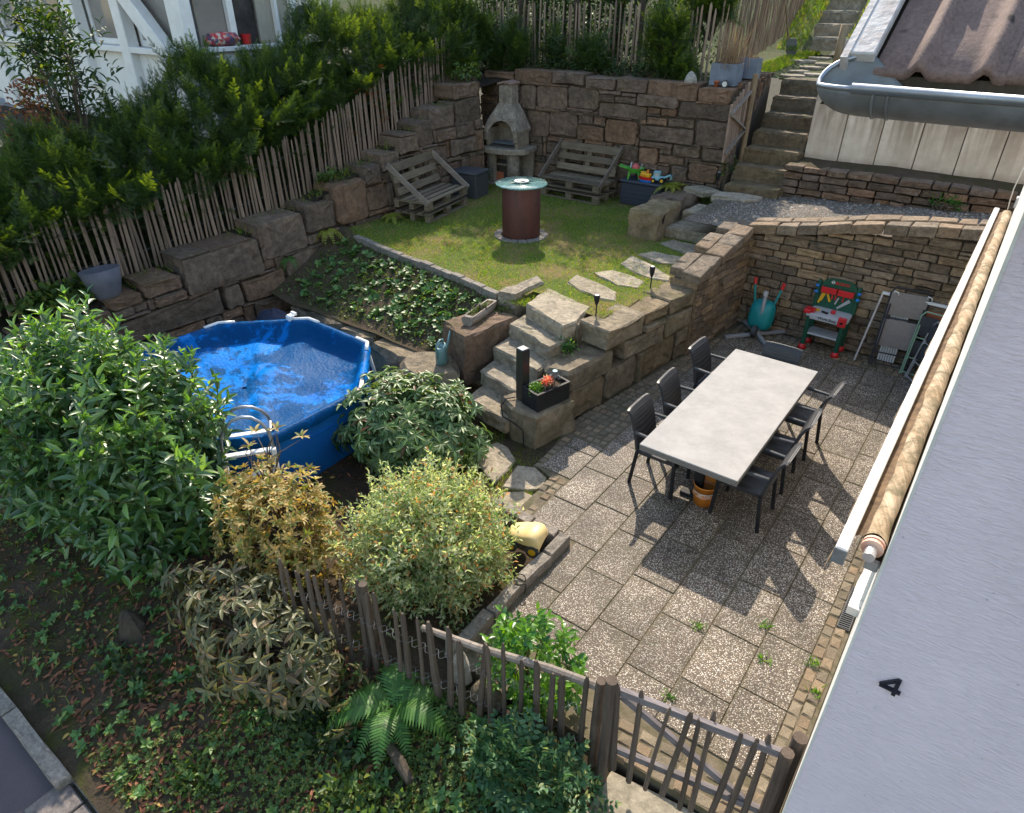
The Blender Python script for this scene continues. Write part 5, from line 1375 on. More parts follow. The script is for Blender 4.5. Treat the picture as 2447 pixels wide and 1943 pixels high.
# ------------------------------------------------------------------ toy workbench
t = thing('toy_workbench', "child's dark green tool workbench with red feet and trays against the brick-like wall", 'toy workbench', (-1.62, 9.88, 0), R(-2))
G = M['green_dk']
for x in (-.235, .235):
    for y in (-.15, .12):
        l = MB().box((x, y, .3), (.065, .06, .5), None, .015, .9).build('leg', G, t)
        MB().lathe([(.001, .075), (.045, .07), (.05, .03), (.062, .0), (.001, 0)], 14, (x, y, 0)).build('foot', M['red'], l, True)
MB().prism([(-.27, -.2), (.27, -.2), (.29, -.15), (.27, .16), (-.27, .16), (-.29, -.15)], .53, .575, .012).build('bench_top', M['lt_grey'], t)
MB().box((0, -.2, .535), (.44, .02, .075), None, .006).build('apron', M['lt_grey'], t)
text_mesh('lettering', 'Work-Shop', .052, M['black'], t, (0.02, -.2115, .538), (R(90), 0, 0), .001, .0012)
MB().box((0, -.02, .25), (.46, .28, .03), None, .01).build('shelf', M['lt_grey'], t)
poly = [(-.27, .55), (.27, .55), (.28, .62), (.26, .92)] + [(.24 * math.cos(a), .93 + .1 * math.sin(a)) for a in [math.pi * k / 10 for k in range(11)]] + [(-.26, .92), (-.28, .62)]
mb = MB(); n = len(poly); mb.add([(p[0], .14, p[1]) for p in poly] + [(p[0], .185, p[1]) for p in poly], [tuple(range(n)), tuple(range(n, 2 * n))] + [(i, (i + 1) % n, n + (i + 1) % n, n + i) for i in range(n)]); mb.build('back_panel', G, t)
mb = MB()
for x in (-.27, .27): mb.box((x, .15, .76), (.05, .07, .42), None, .012)
mb.build('side_post', G, t)
for x in (-.115, .115):
    mb = MB(); mb.box((x, .09, .855), (.205, .012, .085), None, .004); mb.box((x, .125, .818), (.205, .08, .012)); mb.box((x - .1, .125, .855), (.01, .08, .085)); mb.box((x + .1, .125, .855), (.01, .08, .085)); mb.build('tray', M['red'], t)
text_mesh('lettering', 'BOSCH', .058, M['red'], t, (.035, .1385, .965), (R(90), 0, 0), .002, .0015)
mb = MB(); mb.lathe([(.019, -.001), (.024, -.001), (.024, .001), (.019, .001), (.019, -.001)], 18)
mb.box((0, 0, 0), (.03, .006, .002)); mb.box((-.011, 0, 0), (.006, .026, .002)); mb.box((.011, 0, 0), (.006, .026, .002))
mb.v = [(v[0] - .095, .1385 + v[2], .97 + v[1]) for v in mb.v]; mb.build('emblem', M['white_paint'], t)
for x in (-.285, .285):
    for z in (.8, .89): MB().lathe([(.001, .02), (.026, .015), (.03, -.01), (.001, -.015)], 12, (x, .11, z)).build('blue_knob', M['blue'], t, True)
def link_bar(name, m, a, b, w=.02):
    MB().bar(a, b, .008, w, (1, 0, 0), .003).build(name, m, t)
for x, dz in ((-.19, .0), (-.165, .04)): link_bar('toy_strut', M['yellow'], (x, .13, .79), (x - .04, .125, .63 + dz), .03)
link_bar('toy_strut', M['yellow'], (-.13, .13, .79), (-.075, .125, .68), .032)
link_bar('toy_spanner', M['lt_grey'], (.03, .13, .77), (-.0, .125, .66), .022)
mb = MB(); mb.add([(.03, .12, .62), (.05, .12, .6), (.2, .12, .74), (.17, .12, .78), (.03, .128, .62), (.05, .128, .6), (.2, .128, .74), (.17, .128, .78)], [(0, 1, 2, 3), (4, 5, 6, 7), (0, 1, 5, 4), (1, 2, 6, 5), (2, 3, 7, 6), (3, 0, 4, 7)]); mb.build('toy_saw', M['lt_grey'], t)
for x in (-.06, -.01, .09): link_bar('toy_screwdriver', M['red'], (x, .13, .79), (x, .125, .72), .02)
mb = MB(); mb.box((-.27, -.12, .585), (.1, .16, .06), None, .01); mb.box((-.2, -.12, .6), (.03, .1, .05), None, .006); mb.build('toy_vice', M['red'], t)
mb = MB(); mb.box((.22, -.2, .55), (.11, .05, .14), None, .01); mb.build('toy_drill_station', M['red'], t)
MB().lathe([(.001, .012), (.02, .01), (.02, -.012), (.001, -.012)], 10, (.22, -.235, .55)).build('dial', M['black'], t)
MB().box((.04, -.02, .6), (.06, .05, .05), None, .008).build('toy_clamp', M['red'], t)
MB().tube([(-.1, -.06, .585), (-.02, -.09, .585)], .018, 8).build('toy_grip', M['black'], t)
MB().lathe([(.001, .03), (.03, .02), (.03, 0)], 10, (-.17, -.03, .575)).build('toy_nut', M['yellow'], t)

# toy wheelbarrow leaning on the wall
t = thing('toy_wheelbarrow', 'teal toy wheelbarrow with red grips tipped upright in the patio corner', 'toy wheelbarrow', (-2.56, 9.83, 0))
V = []; F = []; n = 20
for r_, dep in ((1.0, 0.0), (.96, -.02), (.84, -.14), (.6, -.17), (.0, -.175)):
    for k in range(n):
        a = 2 * math.pi * k / n; ca, sa = math.cos(a), math.sin(a)
        x = .19 * r_ * (abs(ca) ** .6) * (1 if ca > 0 else -1); z = .24 * r_ * (abs(sa) ** .6) * (1 if sa > 0 else -1)
        V.append((x, dep, .3 + z))
for i in range(4):
    for k in range(n): F.append((i * n + k, i * n + (k + 1) % n, (i + 1) * n + (k + 1) % n, (i + 1) * n + k))
lean = Matrix.Rotation(R(-9), 4, 'X')
mb = MB().add([tuple(lean @ Vector(v)) for v in V], F); mb.build('tray', M['teal'], t, True)
for s_ in (-1, 1):
    a = lean @ Vector((s_ * .13, -.03, .42)); b = lean @ Vector((s_ * .2, -.03, .74)); c = lean @ Vector((s_ * .215, -.03, .84))
    MB().tube([a, b], .017, 8).build('handle', M['teal'], t); MB().tube([b, c], .024, 8).build('grip', M['red'], t)
MB().tube([(-.03, -.17, .1), (.03, -.17, .1)], .09, 16).build('wheel', M['dark_grey'], t)
# parasol foot
t = thing('parasol_stand', 'grey cross-shaped parasol stand with an empty pole socket', 'parasol stand', (-2.53, 9.74, 0))
for dx, dy in ((-.43, .44), (.37, .41), (.32, -.42), (-.36, -.4)):
    MB().bar((dx * .04, dy * .04, .035), (dx, dy, .03), .06, .045, (0, 0, 1), .006).build('foot', M['grey_metal'], t)
MB().tube([(0, 0, .03), (0, 0, .7)], .027, 14).build('pole', M['grey_metal'], t, True)
MB().tube([(0, 0, .66), (0, 0, .72)], .036, 14).build('socket', M['lt_grey'], t)
MB().tube([(0, 0, .0), (0, 0, .09)], .05, 14).build('hub', M['grey_metal'], t)
# folding furniture stacked at the wall
def slung(tname, lab, loc, rz, fm, cloth, panels, w, h, lean_, rungs=()):
    t = thing(tname, lab, 'folding chair', loc, rz); L = Matrix.Rotation(lean_, 3, 'X')
    f = lambda x, z, y=0: L @ Vector((x, y, z))
    mb = MB()
    for x in (-w / 2, w / 2): mb.tube([f(x, 0), f(x, h * .93), f(x * .8, h)], .011, 8)
    mb.tube([f(-w / 2 * .8, h), f(w / 2 * .8, h)], .011, 8)
    for z in rungs: mb.tube([f(-w / 2, z), f(w / 2, z)], .01, 8)
    mb.build('frame', fm, t)
    mb = MB()
    for x in (-w / 2 + .03, w / 2 - .03): mb.tube([f(x, .02, -.05), f(x, h * .8, -.045)], .01, 8)
    mb.tube([f(-w / 2 + .03, .05, -.05), f(w / 2 - .03, .05, -.05)], .01, 8); mb.build('rear_leg', fm, t)
    for (z0, z1) in panels:
        V = []; F = []
        for i in range(5):
            for j in range(4):
                x = -w / 2 + .012 + (w - .024) * j / 3; z = z0 + (z1 - z0) * i / 4; V.append(f(x, z, -.018 - .012 * math.sin(math.pi * i / 4)))
        for i in range(4):
            for j in range(3): a = i * 4 + j; F.append((a, a + 1, a + 5, a + 4))
        k = len(V); V += [(v[0], v[1] + .008, v[2]) for v in V]; F += [tuple(q + k for q in r_) for r_ in F]
        MB().add(V, F).build('sling', cloth, t)
    return t
t = slung('folding_lounger', 'folded lounger with taupe fabric panels leaning on the patio wall', (-.7, 9.8, 0), R(6), M['charcoal'], M['taupe'], ((.3, .68), (.74, 1.06)), .47, 1.12, R(-10), (.2, .7))
for x in (-.2, .2): MB().tube([(x, -.04 + .17, 1.04), (x, .1, 1.08), (x + .05, .11, 1.06), (x + .06, .13, 1.02)], .008, 6).build('hook', M['white_paint'], t)
slung('folding_chair', 'folded pale green framed chair with dark panels half hidden by the awning', (-.33, 9.72, 0), R(-8), M['lt_green'], M['charcoal'], ((.3, .5), (.58, .84)), .4, .9, R(-9), (.25, .54))
slung('folding_chair', 'dark folded chair leaning at the house wall closest to the awning bar', (-.22, 9.3, 0), R(-70), M['charcoal'], M['charcoal'], ((.3, .52), (.58, .86)), .42, .9, R(-9), (.25, .54))
slung('folding_chair', 'dark folded chair with a silver frame standing in front of the taupe lounger', (-.3, 9.5, 0), R(-52), M['alu'], M['charcoal'], ((.3, .52), (.58, .8)), .42, .86, R(-9), (.25, .54))
t = thing('tube_frame', 'white painted tube frame behind the folded lounger', 'frame', (-.95, 9.9, 0))
MB().bar((-1.13, 9.78, 0), (-1.05, 9.98, .98), .026, .026, (0, 1, 0), .004).build('upright', M['old_white'], t, world=True)
MB().bar((-1.06, 9.99, .985), (-.1, 9.99, .965), .045, .035, (0, 0, 1), .004).build('crossbar', M['white_paint'], t, world=True)
MB().box((-.35, 9.99, .8), (.34, .02, .14), None, .005).build('red_board', M['terracotta'], t, world=True)
t = thing('white_panel', 'white ribbed panel standing behind the folded lounger', 'panel', (-.76, 9.95, 0))
for k in range(7): MB().box((-.86 + k * .032, 9.97, .4), (.026, .025, .76), None, .004).build('rib', M['white_paint'], t, world=True)

# ------------------------------------------------------------------ planter corner
t = thing('planter_box', 'black square-edged planter box with flowers on the stone block', 'planter', (-3.68, 5.62, .42), R(-14))
mb = MB()
mb.box((-.125, 0, .11), (.02, .5, .22), None, .004); mb.box((.125, 0, .11), (.02, .5, .22), None, .004); mb.box((0, -.24, .11), (.23, .02, .22), None, .004); mb.box((0, .24, .11), (.23, .02, .22), None, .004); mb.box((0, 0, .012), (.24, .48, .02))
mb.build('box', M['black'], t); MB().box((0, 0, .17), (.228, .458, .02)).build('soil', M['soil'], t)
mb = MB(); mb.box((-.1245, 0, .224), (.03, .51, .012)); mb.box((.1245, 0, .224), (.03, .51, .012)); mb.box((0, -.243, .225), (.22, .03, .012)); mb.box((0, .243, .225), (.22, .03, .012)); mb.build('rim', M['black'], t)
t = thing('light_column', 'tall black square column with a pale top beside the planter box', 'column', (-3.93, 5.5, .42), R(-14))
MB().box((0, 0, .33), (.115, .115, .66), None, .006).build('shaft', mat('speckled_black', (0.01, 0.01, 0.012), (0.03, 0.03, 0.033), .35, 140), t)
MB().box((0, 0, .662), (.1, .1, .012), None, .003).build('cap', M['zinc_dull'], t)
t = tag(MB().tube([(-4.0, 5.45, .44), (-4.06, 5.36, .44), (-4.1, 5.3, .36), (-4.03, 5.25, .26), (-3.85, 5.22, .25), (-3.72, 5.22, .2), (-3.7, 5.21, .02), (-3.68, 5.2, -.08)], .008, 6).build('cable', M['black'], None, loc=(-3.9, 5.3, .2)), 'black cable hanging down the stone block below the planter box', 'cable')
# solar lantern figures in the planter
t = thing('solar_figure', 'small weathered metal lantern ornament standing in the black planter box', 'ornament', (-3.63, 5.72, .59))
mb = MB().tube([(0, 0, 0), (0, 0, .12)], .006, 6); mb.lathe([(.001, .2), (.03, .19), (.034, .13), (.02, .12), (.001, .12)], 10); mb.build('lantern', M['zinc_dull'], t)
MB().lathe([(.001, .212), (.028, .208), (.03, .2), (.001, .2)], 12).build('solar_cell', M['sky_blue'], t)
mb = MB(); 
for k in range(7): mb.tube([(0, 0, .1), (.05 * math.cos(k), .05 * math.sin(k), .16 + .01 * k), (.075 * math.cos(k * 1.2), .07 * math.sin(k * 1.2), .12)], .004, 5)
mb.build('curled_wire', M['zinc_dull'], t)

# ------------------------------------------------------------------ garden lamps
def torch(x, y, z, lab, rz=0, h=.3):
    t = thing('solar_torch', lab, 'garden lamp', (x, y, z), rz, 'black solar torches on spikes')
    MB().tube([(0, 0, -.04), (.004, 0, h * .55)], .009, 7).build('spike', M['black'], t)
    mb = MB().lathe([(.012, h * .5), (.026, h * .62), (.036, h * .82), (.038, h * .97), (.03, h), (.001, h)], 12); mb.build('lamp_head', M['black'], t, True)
    MB().lathe([(.001, h + .004), (.027, h + .003), (.027, h)], 12).build('solar_cell', M['lt_grey'], t)
torch(-3.69, 8.2, 1.0, 'black solar torch in the grass where the pale block wall meets the side wall', 0, .31)
torch(-3.83, 6.95, 1.0, 'black solar torch at the top of the garden steps near the flat slab', .5, .27)
torch(-4.56, 10.3, 1.0, 'black solar torch standing against the big square stone block', 1, .4)
torch(-4.42, 12.2, 1.45, 'black solar torch at the foot of the tall wall by the steep stairs', 2, .3)

# log planter, watering can
t = thing('log_planter', 'hollowed silver log planted with succulents lying on the dark boulder', 'planter', (-5.22, 6.32, .9), R(8))
n = 12; V = []; F = []
ys = [-.33, -.2, 0, .2, .33]
for j, y in enumerate(ys):
    for k in range(n):
        a = 2 * math.pi * k / n; rr_ = .085 * (1 + .05 * math.sin(3 * a + j))
        z = rr_ * math.sin(a); x = rr_ * math.cos(a) + .02 * math.sin(j * 1.1)
        V.append((x, y, min(z, .045)))
for j in range(4):
    for k in range(n): F.append((j * n + k, j * n + (k + 1) % n, (j + 1) * n + (k + 1) % n, (j + 1) * n + k))
F += [tuple(range(n)), tuple(4 * n + k for k in range(n))]
MB().add(V, F).build('log', M['log_grey'], t); MB().box((.01, 0, .047), (.085, .54, .006)).build('soil', M['soil'], t)
mb = MB().box((-.055, 0, .05), (.02, .62, .014)); mb.box((.07, 0, .05), (.018, .62, .014)); mb.box((0, -.3, .05), (.11, .05, .014)); mb.box((.01, .3, .05), (.11, .05, .014)); mb.build('rim', M['log_grey'], t)
t = thing('watering_can', 'grey-green plastic watering can standing on the pale boulder', 'watering can', (-5.27, 5.58, .43), R(100))
V = []; F = []; n = 18
for r_, z in ((.0, 0), (.075, 0), (.082, .03), (.08, .2), (.07, .25), (.05, .26), (.04, .235), (0, .23)):
    for k in range(n): a = 2 * math.pi * k / n; V.append((r_ * 1.15 * math.cos(a), r_ * .85 * math.sin(a), z + (.02 * math.cos(a) if z > .2 else 0)))
for i in range(7):
    for k in range(n): F.append((i * n + k, i * n + (k + 1) % n, (i + 1) * n + (k + 1) % n, (i + 1) * n + k))
MB().add(V, F).build('body', M['teal_grey'], t, True)
MB().tube([(.07, 0, .07), (.16, 0, .2), (.24, 0, .36)], [.024, .016, .012], 10).build('spout', M['teal_grey'], t, True)
MB().tube([(.06, 0, .25), (.05, 0, .32), (-.02, 0, .34), (-.1, 0, .3), (-.11, 0, .18), (-.08, 0, .1)], .013, 8).build('handle', M['teal_grey'], t, True)

# ------------------------------------------------------------------ pool
PC = Vector((-6.8, 3.7, -.15)); PR = 1.56; RZ = .76
t = thing('swimming_pool', 'round blue frame pool with a dirty sagging blue cover', 'pool', PC)
NS = 8; ph0 = R(21)
def polyr(a, r_):                                         # slightly polygonal rim
    s_ = 2 * math.pi / NS; q = ((a - ph0) % s_) - s_ / 2
    return r_ * math.cos(s_ / 2) / math.cos(q) * .94 + r_ * .06
n = 100; V = []; F = []
for i, (rr_, z) in enumerate(((1.0, 0.0), (1.008, .25), (1.012, .5), (1.0, RZ))):
    for k in range(n): a = 2 * math.pi * k / n; q = polyr(a, PR) * rr_ * (1 + .0025 * math.sin(a * 37 + i)); V.append((q * math.cos(a), q * math.sin(a), z))
for i in range(3):
    for k in range(n): F.append((i * n + k, i * n + (k + 1) % n, (i + 1) * n + (k + 1) % n, (i + 1) * n + k))
MB().add(V, F).build('side_wall', M['pool_side'], t, True)
# cover sheet: hangs over the rim, sags to the water, with folds
n = 160; rings = [(1.035, RZ - .09), (1.04, RZ - .03), (1.02, RZ + .03), (.985, RZ + .03), (.955, RZ - .03), (.92, RZ - .16), (.88, RZ - .19), (.75, RZ - .195), (.6, RZ - .2), (.45, RZ - .205), (.3, RZ - .2), (.15, RZ - .2), (.02, RZ - .2)]
V = []; F = []
for i, (rr_, z) in enumerate(rings):
    for k in range(n):
        a = 2 * math.pi * k / n; q = polyr(a, PR) * rr_
        x, y = q * math.cos(a), q * math.sin(a)
        w = 0.0
        if 4 <= i <= 6: w = .012 * math.sin(a * 23) + .014 * math.sin(a * 41 + 1)
        if i >= 6: w = .012 * math.sin(x * 9 + y * 4) * math.sin(x * 2 - y * 3) + .008 * math.sin(x * 3.1 - y * 11) + .085 * math.exp(-((x + .05) ** 2 + (y - .5) ** 2) / .03) + .05 * math.exp(-((x * .55 + y * .8 - .18) ** 2) / .004) * (1 if x > -.3 else .2)
        if i <= 1: w = .012 * math.sin(a * 31); q2 = 1 + .004 * math.sin(a * 31); x *= q2; y *= q2
        V.append((x, y, z + w))
for i in range(len(rings) - 1):
    for k in range(n): F.append((i * n + k, i * n + (k + 1) % n, (i + 1) * n + (k + 1) % n, (i + 1) * n + k))
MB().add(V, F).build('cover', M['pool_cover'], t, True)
MB().lathe([(0, RZ - .23), (PR * .95, RZ - .23)], 40).build('water', M['pool_side'], t)
mb = MB()
for k in range(NS):
    a = ph0 + 2 * math.pi * k / NS; r0 = PR * 1.0
    p = Vector((r0 * math.cos(a), r0 * math.sin(a), 0)); q = Vector((r0 * 1.09 * math.cos(a), r0 * 1.09 * math.sin(a), 0))
    MB().tube([p + Vector((0, 0, RZ - .02)), q * .99 + Vector((0, 0, .03))], .021, 8).build('leg', M['white_paint'], t, True)
    if k in (0, 1, 2, 3, 4):
        tt = Vector((-math.sin(a), math.cos(a), 0)); ins = PR * math.sin(math.pi / NS)
        a1 = a - .13; a2 = a + .13
        pts = [Vector((polyr(q_, PR) * 1.012 * math.cos(q_), polyr(q_, PR) * 1.012 * math.sin(q_), RZ + .03)) for q_ in (a1, a - .05, a, a + .05, a2)]
        MB().tube(pts, .026, 8).build('rim_joint', M['white_paint'], t, True)
mb = MB(); a = R(120); mb.box((PR * .97 * math.cos(a), PR * .97 * math.sin(a), RZ + .02), (.09, .1, .16), None, .02); mb.box((PR * 1.05 * math.cos(a), PR * 1.05 * math.sin(a), RZ + .06), (.1, .05, .05), None, .01); mb.build('skimmer_clip', M['white_paint'], t)
# ladder, straddling the rim
t = thing('pool_ladder', 'grey tube pool ladder with white side rails over the pool rim', 'ladder', (-5.5, 2.9, -.2), R(-36))
for sx in (1, -1):
    pts = []
    for s_, z in ((-1, 0), (-1, .35), (-1, .8)): pts.append((sx * (.42 - .34 * z / 1.1), s_ * .235, z))
    for k in range(9):
        a = math.pi - math.pi * k / 8; pts.append((sx * (.16 - .06 * math.sin(a)), .235 * math.cos(a), .88 + .28 * math.sin(a)))
    for s_, z in ((1, .8), (1, .35), (1, 0)): pts.append((sx * (.42 - .34 * z / 1.1), s_ * .235, z))
    MB().tube(pts, .017, 10).build('hoop', M['zinc'], t, True)
    for z in (.12, .34, .56, .78):
        x = sx * (.42 - .34 * z / 1.1); MB().box((x, 0, z), (.075, .45, .03), None, .008).build('tread', M['white_paint'], t)
for s_ in (-1, 1): MB().bar((.43, s_ * .235, .02), (.18, s_ * .235, .8), .045, .1, (1, 0, 0), .012).build('side_rail', M['white_paint'], t)
MB().tube([(.1, -.235, .94), (-.1, -.235, .94)], .014, 8).build('spreader', M['zinc'], t)
MB().tube([(.1, .235, .94), (-.1, .235, .94)], .014, 8).build('spreader', M['zinc'], t)
# filter pump under a dark cloth
V = []; F = []; n = 16; rg = random.Random(3)
for r_, z in ((.32, 0), (.3, .2), (.25, .42), (.17, .56), (.06, .63), (.0, .64)):
    for k in range(n): a = 2 * math.pi * k / n; q = r_ * (1 + .12 * math.sin(a * 5 + z * 6) * (1 - z)); V.append((q * math.cos(a) * 1.3, q * math.sin(a), z + rg.uniform(-.02, .02)))
for i in range(5):
    for k in range(n): F.append((i * n + k, i * n + (k + 1) % n, (i + 1) * n + (k + 1) % n, (i + 1) * n + k))
o = MB().add(V, F).build('pool_pump_cover', M['dark_blue_cloth'], None, True); o.location = (-8.35, 5.25, -.15); tag(o, 'dark blue cloth heaped over the pump behind the pool', 'pump cover')

# ------------------------------------------------------------------ barbecue
t = thing('barbecue_fireplace', 'grey cast stone barbecue fireplace with chimney in the corner of the walls', 'barbecue', (-8.93, 11.85, 1.0), R(6))
def arcpoly(r_, d, n=14, x0=0): return [(r_ * math.cos(math.pi + math.pi * k / n), -d * math.sin(math.pi * k / n)) for k in range(n + 1)]
poly = [(-.55, .3), (-.58, -.1)] + [(.58 * math.cos(a), -.1 + .34 * math.sin(a)) for a in [math.pi + math.pi * k / 12 for k in range(1, 12)]] + [(.58, -.1), (.55, .3)]
MB().prism(poly, .66, .76, .02).build('counter', M['bbq'], t)
mb = MB()
out = [(.5 * math.cos(a), .05 + .34 * math.sin(a)) for a in [R(100) + R(150) * k / 9 for k in range(10)]]; inn = [(.42 * math.cos(a), .05 + .26 * math.sin(a)) for a in [R(100) + R(150) * k / 9 for k in range(10)]]
mb.prism(out + inn[::-1], 0.0, .66); mb.build('base_wall', M['bbq'], t)
MB().tube([(.25, -.16, 0), (.25, -.16, .66)], .14, 16).build('base_column', M['bbq'], t, True)
MB().box((.05, .26, .33), (.9, .07, .66)).build('base_back', M['bbq'], t)
MB().box((-.1, .05, .4), (.66, .44, .04), None, .01).build('shelf', M['bbq'], t)
MB().box((-.14, -.16, .14), (.3, .03, .22), None, .008).build('ash_box', M['terracotta'], t)
MB().prism([(-.5, .28), (-.52, -.1), (-.3, -.3), (.2, -.32), (.5, -.1), (.5, .28)], 0, .05, .01).build('plinth', M['bbq'], t)
# firebox: side walls, back, grate floor, hood with an arched opening
for x in (-.345, .345): MB().box((x, .02, .93), (.09, .46, .36), None, .01).build('firebox_wall', M['bbq'], t)
MB().box((0, .22, .96), (.62, .05, .42)).build('firebox_back', M['bbq_tile'], t)
MB().box((0, -.02, .775), (.6, .42, .03)).build('ash_bed', M['soot_and_shade'], t)
mb = MB()
for k in range(9): mb.tube([(-.29, -.2 + k * .045, .83), (.29, -.2 + k * .045, .83)], .005, 5)
mb.build('grill', M['zinc_dull'], t)
# hood as a lofted shell from a rectangle to the chimney foot
def rect(w, d, yc, z): return [(-w / 2, yc - d / 2, z), (w / 2, yc - d / 2, z), (w / 2, yc + d / 2, z), (-w / 2, yc + d / 2, z)]
secs = [rect(.82, .56, .0, 1.06), rect(.82, .56, .0, 1.1), rect(.62, .46, .03, 1.32), rect(.4, .34, .06, 1.5), rect(.31, .29, .07, 1.58)]
mb = MB()
for s_ in secs: mb.v += s_
for i in range(len(secs) - 1):
    for k in range(4):
        if i <= 1 and k == 0: continue
        mb.f.append((i * 4 + k, i * 4 + (k + 1) % 4, (i + 1) * 4 + (k + 1) % 4, (i + 1) * 4 + k))
mb.build('hood', M['bbq'], t)
n = 20; V = []; F = []
xs = [-.41, -.34] + [-.28 * math.cos(math.pi * k / n) for k in range(n + 1)] + [.34, .41]
for x in xs:
    zb = 1.06 + (.21 * math.sqrt(max(0, 1 - (x / .28) ** 2)) if abs(x) < .28 else 0); q = (zb - 1.06) / .26
    V += [(x, -.28, zb) if q == 0 else (x * (1 - .12 * q), -.28 + .08 * q, zb), (x * .756, -.2, 1.32)]
k = len(V); V += [(v[0], v[1] + .05, v[2]) for v in V]
for i in range(len(xs) - 1): a = 2 * i; F += [(a, a + 2, a + 3, a + 1), (k + a, k + a + 1, k + a + 3, k + a + 2), (a, a + 2, k + a + 2, k + a)]
MB().add(V, F).build('arched_front', M['bbq'], t)
for x in (-.345, .345): MB().box((x, -.24, 1.0), (.095, .09, .25), None, .012).build('arch_pier', M['bbq'], t)
MB().box((0, .07, 1.74), (.3, .28, .36), None, .012).build('chimney', M['bbq'], t)
for x in (-.085, .085): MB().box((x, .07, 1.955), (.165, .36, .04), Matrix.Rotation(R(12 if x > 0 else -12), 3, 'Y'), .008).build('chimney_cap', M['bbq_top'], t)
mb = MB().box((0, -.05, 1.93), (.05, .05, .04)); mb.box((0, .18, 1.93), (.05, .05, .04)); mb.build('cap_foot', M['bbq'], t)
t = thing('charcoal_starter', 'dark red tin with white printed sides standing on the barbecue counter', 'tin', (-9.42, 11.66, 1.76))
MB().tube([(0, 0, 0), (0, 0, .3)], .055, 14).build('tin', M['dark_grey'], t, True); MB().tube([(0, 0, .22), (0, 0, .302)], .0565, 14).build('lid_band', M['rust'], t, True)
for a in (-2.0, -1.3): MB().box((.055 * math.cos(a), .055 * math.sin(a), .11), (.03, .008, .19), Matrix.Rotation(a + math.pi / 2, 3, 'Z')).build('label', M['white_paint'], t)

# ------------------------------------------------------------------ fire column with glass top
t = thing('fire_column', 'rust red steel drum table with a round green glass top on the lawn', 'drum table', (-6.53, 9.05, 1.0))
MB().lathe([(.0, 0), (.315, 0), (.317, .01), (.317, .81), (.31, .82), (.0, .82)], 40).build('drum', M['rust'], t, True)
MB().lathe([(.0, .845), (.415, .845), (.425, .853), (.425, .862), (.415, .87), (.0, .87)], 48).build('glass_top', M['glass_plate'], t, True)
MB().lathe([(.13, .832), (.29, .832), (.29, .843), (.13, .843), (.13, .832)], 32).build('steel_ring', M['alu'], t, True)
MB().lathe([(.001, .88), (.08, .885), (.12, .9), (.125, .895), (.085, .875), (.001, .872)], 20).build('bowl', M['white_paint'], t, True)
mb = MB(); 
for k in range(6): mb.tube([(0, 0, .88), (.1 * math.cos(k * 1.05), .1 * math.sin(k * 1.05), .876), (.23 * math.cos(k * 1.05), .23 * math.sin(k * 1.05), .872)], [.012, .018, .002], 5)
mb.build('leaf_ornament', M['green_dk'], t)
rg = random.Random(2)
for k in range(18):
    a = 2 * math.pi * k / 18; b = a + 2 * math.pi / 18 - .03
    MB().prism([(.335 * math.cos(a), .335 * math.sin(a)), (.46 * math.cos(a), .46 * math.sin(a)), (.46 * math.cos(b), .46 * math.sin(b)), (.335 * math.cos(b), .335 * math.sin(b))], -.04, .025 + rg.uniform(-.006, .006), .008).build('ring_stone', M['granite'], t)

# ------------------------------------------------------------------ pallet benches
def bench(loc, rz, lab, seed):
    t = thing('pallet_bench', lab, 'bench', loc, rz); rg = random.Random(seed); P = M['pallet_x']
    L = 1.36; D = .74
    for lv, z in ((0, 0), (1, .21)):
        for y in (-D / 2 + .05, 0, D / 2 - .05): MB().box((0, y, z + .012), (L, .1, .022), None, .003).build('bottom_board', P, t)
        for x in (-L / 2 + .07, 0, L / 2 - .07):
            for y in (-D / 2 + .05, 0, D / 2 - .05): MB().box((x, y, z + .068), (.14, .1, .088), None, .004).build('block', P, t)
            MB().box((x, 0, z + .123), (.14, D, .022), None, .003).build('stringer', P, t)
        for k in range(5): MB().box((rg.uniform(-.006, .006), -D / 2 + .06 + k * (D - .12) / 4, z + .146), (L, .11 if k % 2 == 0 else .1, .022), None, .004).build('seat_board', P, t)
    a = R(-20); RX = Matrix.Rotation(a, 3, 'X')
    for k, z in enumerate((.09, .29, .49)):
        c = Vector((0, .22, .4)) + RX @ Vector((0, 0, z)); MB().box(c, (L, .024, .125 if k < 2 else .15), RX, .004).build('back_board', P, t)
    for x in (-L / 2 + .09, 0, L / 2 - .09):
        c = Vector((x, .255, .4)) + RX @ Vector((0, .02, .28)); MB().box(c, (.1, .07, .56), RX, .004).build('back_stile', P, t)
    for x in (-L / 2 - .02, L / 2 + .02):
        MB().bar((x, .44, .93), (x, -.38, .33), .028, .105, (0, 0, 1), .006).build('arm_board', M['pallet_light'], t)
    return t
bench((-7.11, 11.8, 1.0), 0, 'mossy pallet wood bench facing us against the tall back wall, right of the barbecue', 1)
bench((-8.7, 9.22, 1.0), R(100), 'weathered pallet wood bench turned sideways against the left wall', 2)
t = thing('storage_box', 'dark grey lidded storage box in the corner behind the sideways pallet bench', 'storage box', (-8.88, 10.55, 1.0), R(8))
MB().box((0, 0, .23), (.56, .5, .46), None, .012, 1.0).build('box', M['dark_grey'], t); MB().box((0, 0, .48), (.6, .54, .05), None, .015).build('lid', M['dark_grey'], t)
t = thing('storage_box', 'navy blue storage box with bright toys on its lid', 'storage box', (-5.76, 12.03, 1.0), 0)
MB().box((0, 0, .2), (.84, .38, .4), None, .012).build('box', M['navy'], t)
for z in (.08, .16, .24, .32): MB().box((0, -.193, z), (.8, .008, .05), None, .002).build('ridge', M['navy'], t)
MB().box((0, -.005, .43), (.9, .42, .05), None, .015).build('lid', M['navy'], t)
